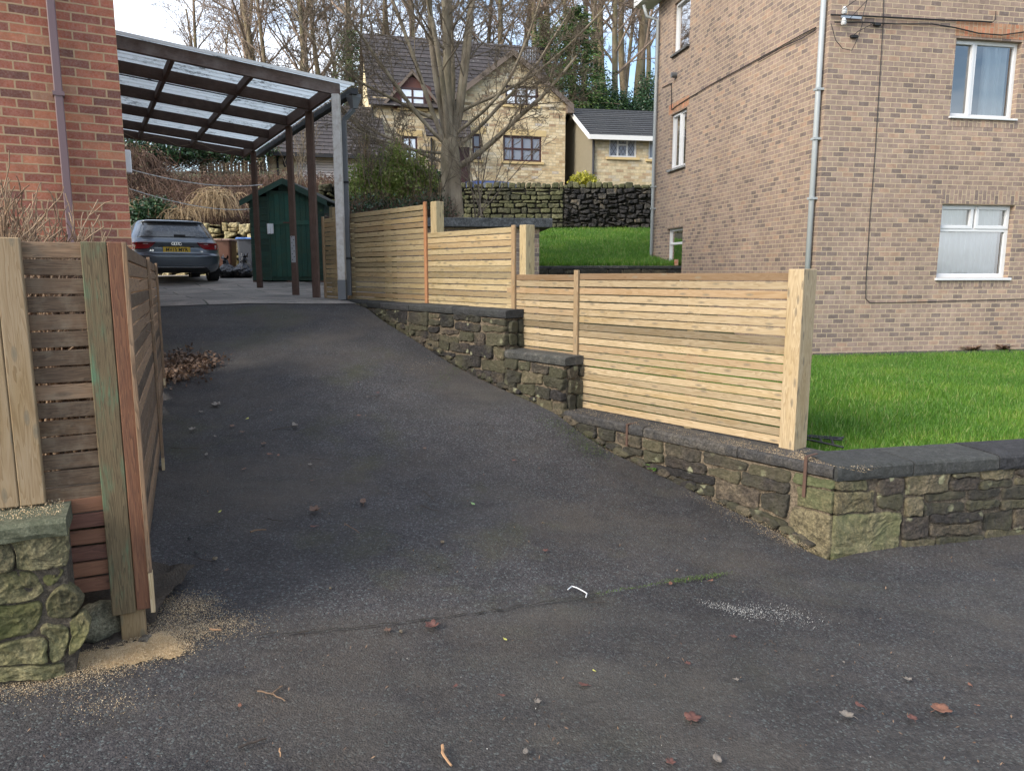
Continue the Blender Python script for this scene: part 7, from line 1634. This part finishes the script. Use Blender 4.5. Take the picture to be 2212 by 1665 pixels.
for i, (p, s) in enumerate([(z7(1617, 1387), .014), (z7(388, 1478), .015), (z8(1805, 270), .011), (z7(2158, 1283), .010), (z7(1005, 1232), .008), (z8(1488, 73), .009)]): rock('small pale pebble lying on the tarmac', gnd(*p) + Vector((0, 0, s * .4 + .008)), s, i + .3, 'mortar', 'pale pebbles on the tarmac', 'pebble', 'pebble')
for i, (p, s) in enumerate([(z7(285, 1440), .013), (z7(105, 1530), .020), (z7(1590, 1520), .012), (z7(250, 1365), .012)]): rock('small dark pebble lying on the tarmac', gnd(*p) + Vector((0, 0, s * .4 + .008)), s, i + 7.3, 'coping', 'dark pebbles on the tarmac', 'pebble', 'pebble')
# leaves
LM = {k: simple('leaf ' + k, c, .6, nscale=60, var=.4, bump=.5) for k, c in dict(red=(.12, .05, .038), brown=(.13, .075, .05), pale=(.20, .17, .14), yellow=(.50, .48, .12), green=(.22, .36, .14), orange=(.20, .09, .055)).items()}
def leaf(q, s, col, seed, lobed=False, curl=.25, lab=None):
    rl = random.Random(seed); n = 26; pts = []
    for i in range(n):
        t = 2 * math.pi * i / n
        r = (.5 + .0 * t) if not lobed else .30 + .24 * abs(math.cos(t * 2.5)) ** .8
        x = math.cos(t) * r * s; y = math.sin(t) * r * s * (.55 if not lobed else 1.); y *= (1 + .12 * rl.uniform(-1, 1)); pts.append((x, y))
    def lift(x, y): return s * curl * ((x / s) ** 2 * 1.6 + abs(y / s) * .7) + mnoise.noise((x / s * 3, y / s * 3, seed)) * s * .10 + .004
    mb = MB()
    rings = [[(x * f, y * f) for x, y in pts] for f in (1, .6, .25)]
    for a, b in zip(rings, rings[1:]):
        for i in range(n):
            P = [a[i], a[(i + 1) % n], b[(i + 1) % n], b[i]]; mb.face([(x, y, lift(x, y)) for x, y in P])
    for i in range(n): x, y = rings[-1][i]; x2, y2 = rings[-1][(i + 1) % n]; mb.face([(x, y, lift(x, y)), (x2, y2, lift(x2, y2)), (0, 0, lift(0, 0))])
    mb.tube([(-.45 * s, 0, lift(-.45 * s, 0)), (-.8 * s, .05 * s, .006)], .0011, 4)
    o = mb.build('fallen_leaf', LM[col], None, smooth=True, local=True, merge=True); so = o.modifiers.new('thickness', 'SOLIDIFY'); so.thickness = .0006
    o.location = q + Vector((0, 0, .009)); sl = Vector((Hs(q.x - .05, q.y) - Hs(q.x + .05, q.y), Hs(q.x, q.y - .05) - Hs(q.x, q.y + .05), .1)).normalized(); o.rotation_euler = (sl.to_track_quat('Z', 'Y') @ __import__('mathutils').Euler((0, 0, rl.uniform(0, 6.28))).to_quaternion()).to_euler()
    gp = {'red': 'russet leaves on the tarmac', 'brown': 'brown leaves on the tarmac', 'pale': 'pale dried leaves on the tarmac', 'orange': 'russet leaves on the tarmac', 'yellow': 'yellow leaves on the tarmac', 'green': None}[col]
    tag(o, lab or {'red': 'small russet fallen leaf lying on the dark tarmac', 'orange': 'small russet fallen leaf lying on the dark tarmac', 'brown': 'small dark brown fallen leaf on the tarmac', 'pale': 'pale dried fallen leaf on the dark tarmac', 'yellow': 'tiny yellow fallen leaf on the dark tarmac'}.get(col), 'leaf', None if lab else gp)
big_l = [(z8(1942, 252), .085, 'red', True, .7, 'crumpled dark red leaf just below the tarmac seam'), (z6(1900, 592), .10, 'orange', True, .3, 'large orange maple leaf at the lower right of the pavement'), (z6(975, 622), .09, 'red', True, .2, 'flattened red leaf at the bottom centre-right of the pavement'),
         (z7(265, 778), .07, 'pale', True, .5, 'pale lobed leaf near the left fence, below the leaf pile'), (z7(1780, 1180), .05, 'green', False, .1, 'fresh green leaf in the middle of the driveway'), (z7(820, 760), .09, 'pale', False, .8, 'long curled pale leaf beside a twig in mid driveway'),
         (z6(1550, 618), .07, 'pale', True, .6, 'curled pale leaf above the pavement edge at lower right'), (z7(925, 1220), .10, 'brown', True, .7, 'clumped brown leaf in the centre of the driveway'), (z7(1187, 1172), .10, 'brown', False, .5, 'long rolled brown leaf standing out in the driveway centre')]
for i, (p, s, c_, lo, cu_, lb) in enumerate(big_l): leaf(gnd(*p), s * .75, c_, i * 1.7, lo, cu_, lb)
small = [(z7(480, 760), .05, 'brown'), (z7(535, 792), .05, 'brown'), (z7(388, 815), .035, 'pale'), (z7(650, 855), .05, 'brown'), (z7(730, 918), .04, 'orange'), (z7(680, 912), .045, 'orange'), (z7(395, 642), .09, 'pale'), (z7(545, 992), .05, 'brown'), (z7(413, 1224), .035, 'yellow'), (z7(2170, 1435), .04, 'red'), (z7(2000, 945), .04, 'red'),
         (z7(540, 315), .035, 'yellow'), (z7(1520, 880), .035, 'brown'), (z7(290, 348), .05, 'pale'), (z7(1160, 522), .03, 'brown'), (z7(690, 675), .035, 'brown'), (z7(910, 1055), .03, 'brown'), (z7(1165, 702), .04, 'orange'), (z7(1262, 378), .03, 'red'), (z7(920, 1305), .05, 'red'), (z7(340, 915), .05, 'pale'), (z7(900, 968), .035, 'pale'),
         (z6(895, 122), .045, 'orange'), (z6(1045, 110), .04, 'orange'), (z6(1130, 320), .035, 'red'), (z6(280, 330), .025, 'yellow'), (z6(610, 447), .018, 'yellow'), (z6(400, 563), .035, 'pale'), (z6(570, 500), .05, 'red'), (z6(1600, 578), .05, 'red'), (z6(1795, 625), .045, 'red'), (z6(2040, 577), .02, 'orange'), (z6(1540, 415), .02, 'pale'), (z6(1140, 480), .025, 'pale'),
         (z6(270, 540), .03, 'red'), (z6(95, 505), .03, 'red'), (z6(895, 790), .04, 'red'), (z6(1070, 780), .06, 'pale'), (z6(355, 752), .04, 'pale'), (z6(960, 420), .03, 'red'), (z8(1080, 607), .03, 'orange'), (z6(2010, 500), .03, 'orange'), (z6(1780, 480), .04, 'pale'), (z7(1210, 600), .03, 'pale'), (z7(450, 1540), .03, 'brown'), (z8(1745, 265), .04, 'brown')]
for i, (p, s, c_) in enumerate(small): leaf(gnd(*p), s * .85, c_, 50 + i * 1.3, i % 3 == 0, .35)
# leaf pile and twig litter by the left fence
cs = [gnd(376, 800), gnd(410, 790), gnd(368, 785), gnd(440, 798), gnd(372, 815)]; idx = rd.integers(0, 5, 1500); A = np.array([c[:2] for c in cs])[idx] + rd.normal(0, 1, (1500, 2)) * np.array([.09, .17]); A = A[A[:, 0] > -3.15 - (A[:, 1] - 6.6) * .41 - .12]; hz = .06 * np.exp(-((A[:, 0] + 3.0) ** 2) / .12) * rd.random(len(A)); P = np.column_stack([A, H(A[:, 0], A[:, 1]) + .012 + hz]); v, f = leaf_quads(P, rd.uniform(.02, .065, len(P)), rd, up=1.5, aspect=.6); o_ = np_mesh('leaf_pile', v, f, MT['leaf_dead'], None, tone=rd.random((len(P), 3))); tag(o_, 'dark pile of dead leaves heaped against the left fence', 'leaf pile', kind='stuff')
# scattered specks of litter
def onroad(n):
    out = []
    while len(out) < n:
        px, py = rd.uniform(60, 2200), rd.uniform(680, 1660)
        if py < 1200 and (px < 360 or px > 740 + (py - 650) * 1.9): continue
        q = gnd(px, py); out.append((q.x, q.y))
    return np.array(out)
pts = onroad(650); chips('bark_specks', 'tiny scraps of bark and leaf scattered over the tarmac', 'litter', pts, rd.uniform(.006, .022, len(pts)), 'leaf_dead', aspect=.35)
pts = onroad(160); chips('grit', 'pale specks of grit scattered over the tarmac', 'grit', pts, rd.uniform(.003, .008, len(pts)), 'powder')
# crack along the seam
cm_ = MB(); G_ = [gnd(*p) for p in ((545, 1376), (640, 1370), (760, 1360), (880, 1346), (1000, 1331), (1090, 1318), (1200, 1300), (1300, 1284))]; L_ = []
for a, b in zip(G_, G_[1:]):
    for t in np.arange(0, 1, .05): p_ = a + (b - a) * float(t); L_.append(Vector((p_.x, p_.y + mnoise.noise((p_.x * 14, 0, 0)) * .018 + mnoise.noise((p_.x * 60, 0, 4)) * .006, 0)))
for i, (a, b) in enumerate(zip(L_, L_[1:])):
    w1_ = max(0, .004 + mnoise.noise((a.x * 22, 3, 0)) * .008); w2_ = max(0, .004 + mnoise.noise((b.x * 22, 3, 0)) * .008)
    if w1_ + w2_ < .001: continue
    za, zb2 = Hs(a.x, a.y) + .0115, Hs(b.x, b.y) + .0115; cm_.face([(a.x, a.y - w1_, za), (b.x, b.y - w2_, zb2), (b.x, b.y + w2_, zb2), (a.x, a.y + w1_, za)])
o_ = cm_.build('tarmac_crack', MT['gap']); o_['kind'] = 'structure'
# twigs
MT['stick'] = simple('brown stick', (.16, .10, .06), .85, nscale=40, var=.4); MT['stick_dark'] = simple('dark wet twig', (.045, .032, .024), .8, nscale=40, var=.4); MT['stick_light'] = simple('orange brown stick', (.36, .21, .11), .8, nscale=40, var=.3)
def twig(ps, r, mat, lab, extra=(), grp=None):
    mb = MB()
    for chain in (ps, *extra):
        G_ = [gnd(*p) + Vector((0, 0, .012 + r)) for p in chain]; out = []
        for a, b in zip(G_, G_[1:]):
            for t in (0, .33, .66): out.append(a + (b - a) * t + Vector((random.gauss(0, .002), random.gauss(0, .002), random.random() * .003)))
        out.append(G_[-1]); mb.tube(out, [r * (1 - .4 * i / len(out)) for i in range(len(out))], 6)
    tag(mb.build('twig', MT[mat], None, smooth=True), lab, 'twig', grp)
twig([z6(45, 735), z6(52, 775), z6(80, 808)], .006, 'stick_light', 'stout orange-brown bent stick at the bottom centre'); twig([z8(1162, 545), z8(1225, 560), z8(1285, 588)], .0035, 'stick', 'forked brown twig on the lower left pavement', extra=([z8(1225, 558), z8(1272, 520)],))
twig([z8(1075, 800), z8(1140, 778), z8(1200, 760)], .005, 'stick_dark', 'dark straight twig near the bottom left of the pavement'); twig([z7(695, 785), z7(760, 770), z7(820, 762)], .004, 'stick_dark', 'thin dark twig touching the curled pale leaf'); twig([z7(575, 1340), z7(620, 1328), z7(665, 1327)], .006, 'stick', 'flat brown bark strip on the left side of the driveway')
twig([z7(1510, 1110), z7(1545, 1140), z7(1575, 1165)], .003, 'stick_dark', 'thin dark twig lying diagonally in the driveway centre'); twig([z7(1085, 1290), z7(1120, 1310), z7(1165, 1340)], .003, 'stick', 'thin brown twig in the lower middle of the driveway'); twig([z8(945, 264), z8(998, 267)], .005, 'stick_light', 'short pale chip of wood at the end of the sawdust')
twig([z7(250, 830), z7(300, 440 + 10), z7(345, 470)] if False else [z7(255, 430), z7(300, 452), z7(345, 470)], .005, 'stick', 'brown stick sticking out of the leaf pile'); twig([z8(1258, 805), z8(1263, 840)], .003, 'stick_light', 'tiny pale twig at the bottom edge left of centre')
for i, (a, b) in enumerate([(z7(900, 938), z7(990, 938)), (z7(1500, 1193), z7(1595, 1222)), (z7(670, 1262), z7(750, 1276)), (z7(980, 195), z7(1040, 193)), (z7(1225, 600), z7(1305, 595)), (z7(150, 880), z7(300, 882)), (z8(1340, 283), z8(1420, 262)), (z6(1265, 335), z6(1288, 352)), (z6(590, 193), z6(652, 190)), (z7(300, 1480), z7(370, 1495))]): twig([a, ((a[0] + b[0]) / 2, (a[1] + b[1]) / 2 + 1), b], .0025, 'stick_dark', 'short thin twig lying on the dark tarmac', grp='small twigs on the tarmac')
# white plastic strap
mb = MB(); G_ = [gnd(*z6(*p)) + Vector((0, 0, .016)) for p in ((513, 145), (528, 133), (545, 138), (568, 150), (584, 160), (580, 174))]; out = []
for a, b in zip(G_, G_[1:]): out += [a, (a + b) / 2]
out.append(G_[-1]); mb.tube(out, .0032, 6); tag(mb.build('plastic_strap', MT['upvc'], None, smooth=True), 'bent strip of white plastic lying by the tarmac seam', 'strap')
# weed at the foot of the right wall
def rosette(px, py, n, L, seed, lab, mat='leaf_shrub', q=None):
    q = q or gnd(px, py); rg_ = np.random.default_rng(seed); V, Fq = [], []
    for i in range(n):
        az = rg_.uniform(0, 6.28); l = L * rg_.uniform(.6, 1.2); el = rg_.uniform(.15, .8); m = 5; w_ = l * .14; d = np.array([math.cos(az), math.sin(az)]); s_ = np.array([-d[1], d[0]])
        for k in range(m + 1): t = k / m; r = l * t * math.cos(el * (1 - .4 * t)); z = l * math.sin(el) * t * (1.4 - .9 * t); ww = w_ * math.sin(math.pi * (.12 + .86 * t)); V += [[q.x + d[0] * r + s_[0] * ww, q.y + d[1] * r + s_[1] * ww, q.z + z], [q.x + d[0] * r - s_[0] * ww, q.y + d[1] * r - s_[1] * ww, q.z + z + ww * .3]]
        b = i * (m + 1) * 2
        for k in range(m): Fq.append([b + 2 * k, b + 2 * k + 2, b + 2 * k + 3, b + 2 * k + 1])
    o = np_mesh('weed', np.array(V), np.array(Fq), MT[mat], None, tone=np.clip(rg_.random((len(Fq), 3)) * .5 + .35, 0, 1)); tag(o, lab, 'weed'); return o
MT['leaf_weed'] = leaf_mat('fresh weed leaves', [(0, (.05, .14, .02)), (1, (.16, .30, .05))]); rosette(1418, 1015, 26, .09, 5, 'small bright green weed growing at the foot of the right-hand wall', 'leaf_weed')
for i, (px, py, lab) in enumerate([(2095, 760, 'reddish seedling clump at the foot of the brick flats, nearest the slatted fence post'), (2160, 756, 'small weed in the path joint under the lower window of the flats')]):
    a, z = onplane(px - (0 if i else 0), py, BC, BR); q = V2(BC, BR, a, LZ + .03, BRn, .08); rosette(0, 0, 30, .22, 60 + i, lab, 'leaf_red' if i == 0 else 'leaf_dead', q)
# folded dark lattice on the grass behind the wall
fr = thing('metal_frame', 'dark folded metal frame lying on the grass behind the end fence post', 'frame', (2.6, 5.6, LZ)); mb = MB()
def lp(px, py, z=-1.29): r = ray(px, py); k = z / r[2]; return Vector((r[0] * k, r[1] * k, z))
for a, b in (((1742, 940), (1822, 946)), ((1742, 948), (1822, 966)), ((1822, 944), (1806, 950)), ((1770, 942), (1775, 955)), ((1795, 944), (1800, 960)), ((1742, 943), (1820, 950))): A, B = lp(*a), lp(*b); mb.tube([A, B], .008, 4)
mb.build('bars', MT['black_pipe'], fr)
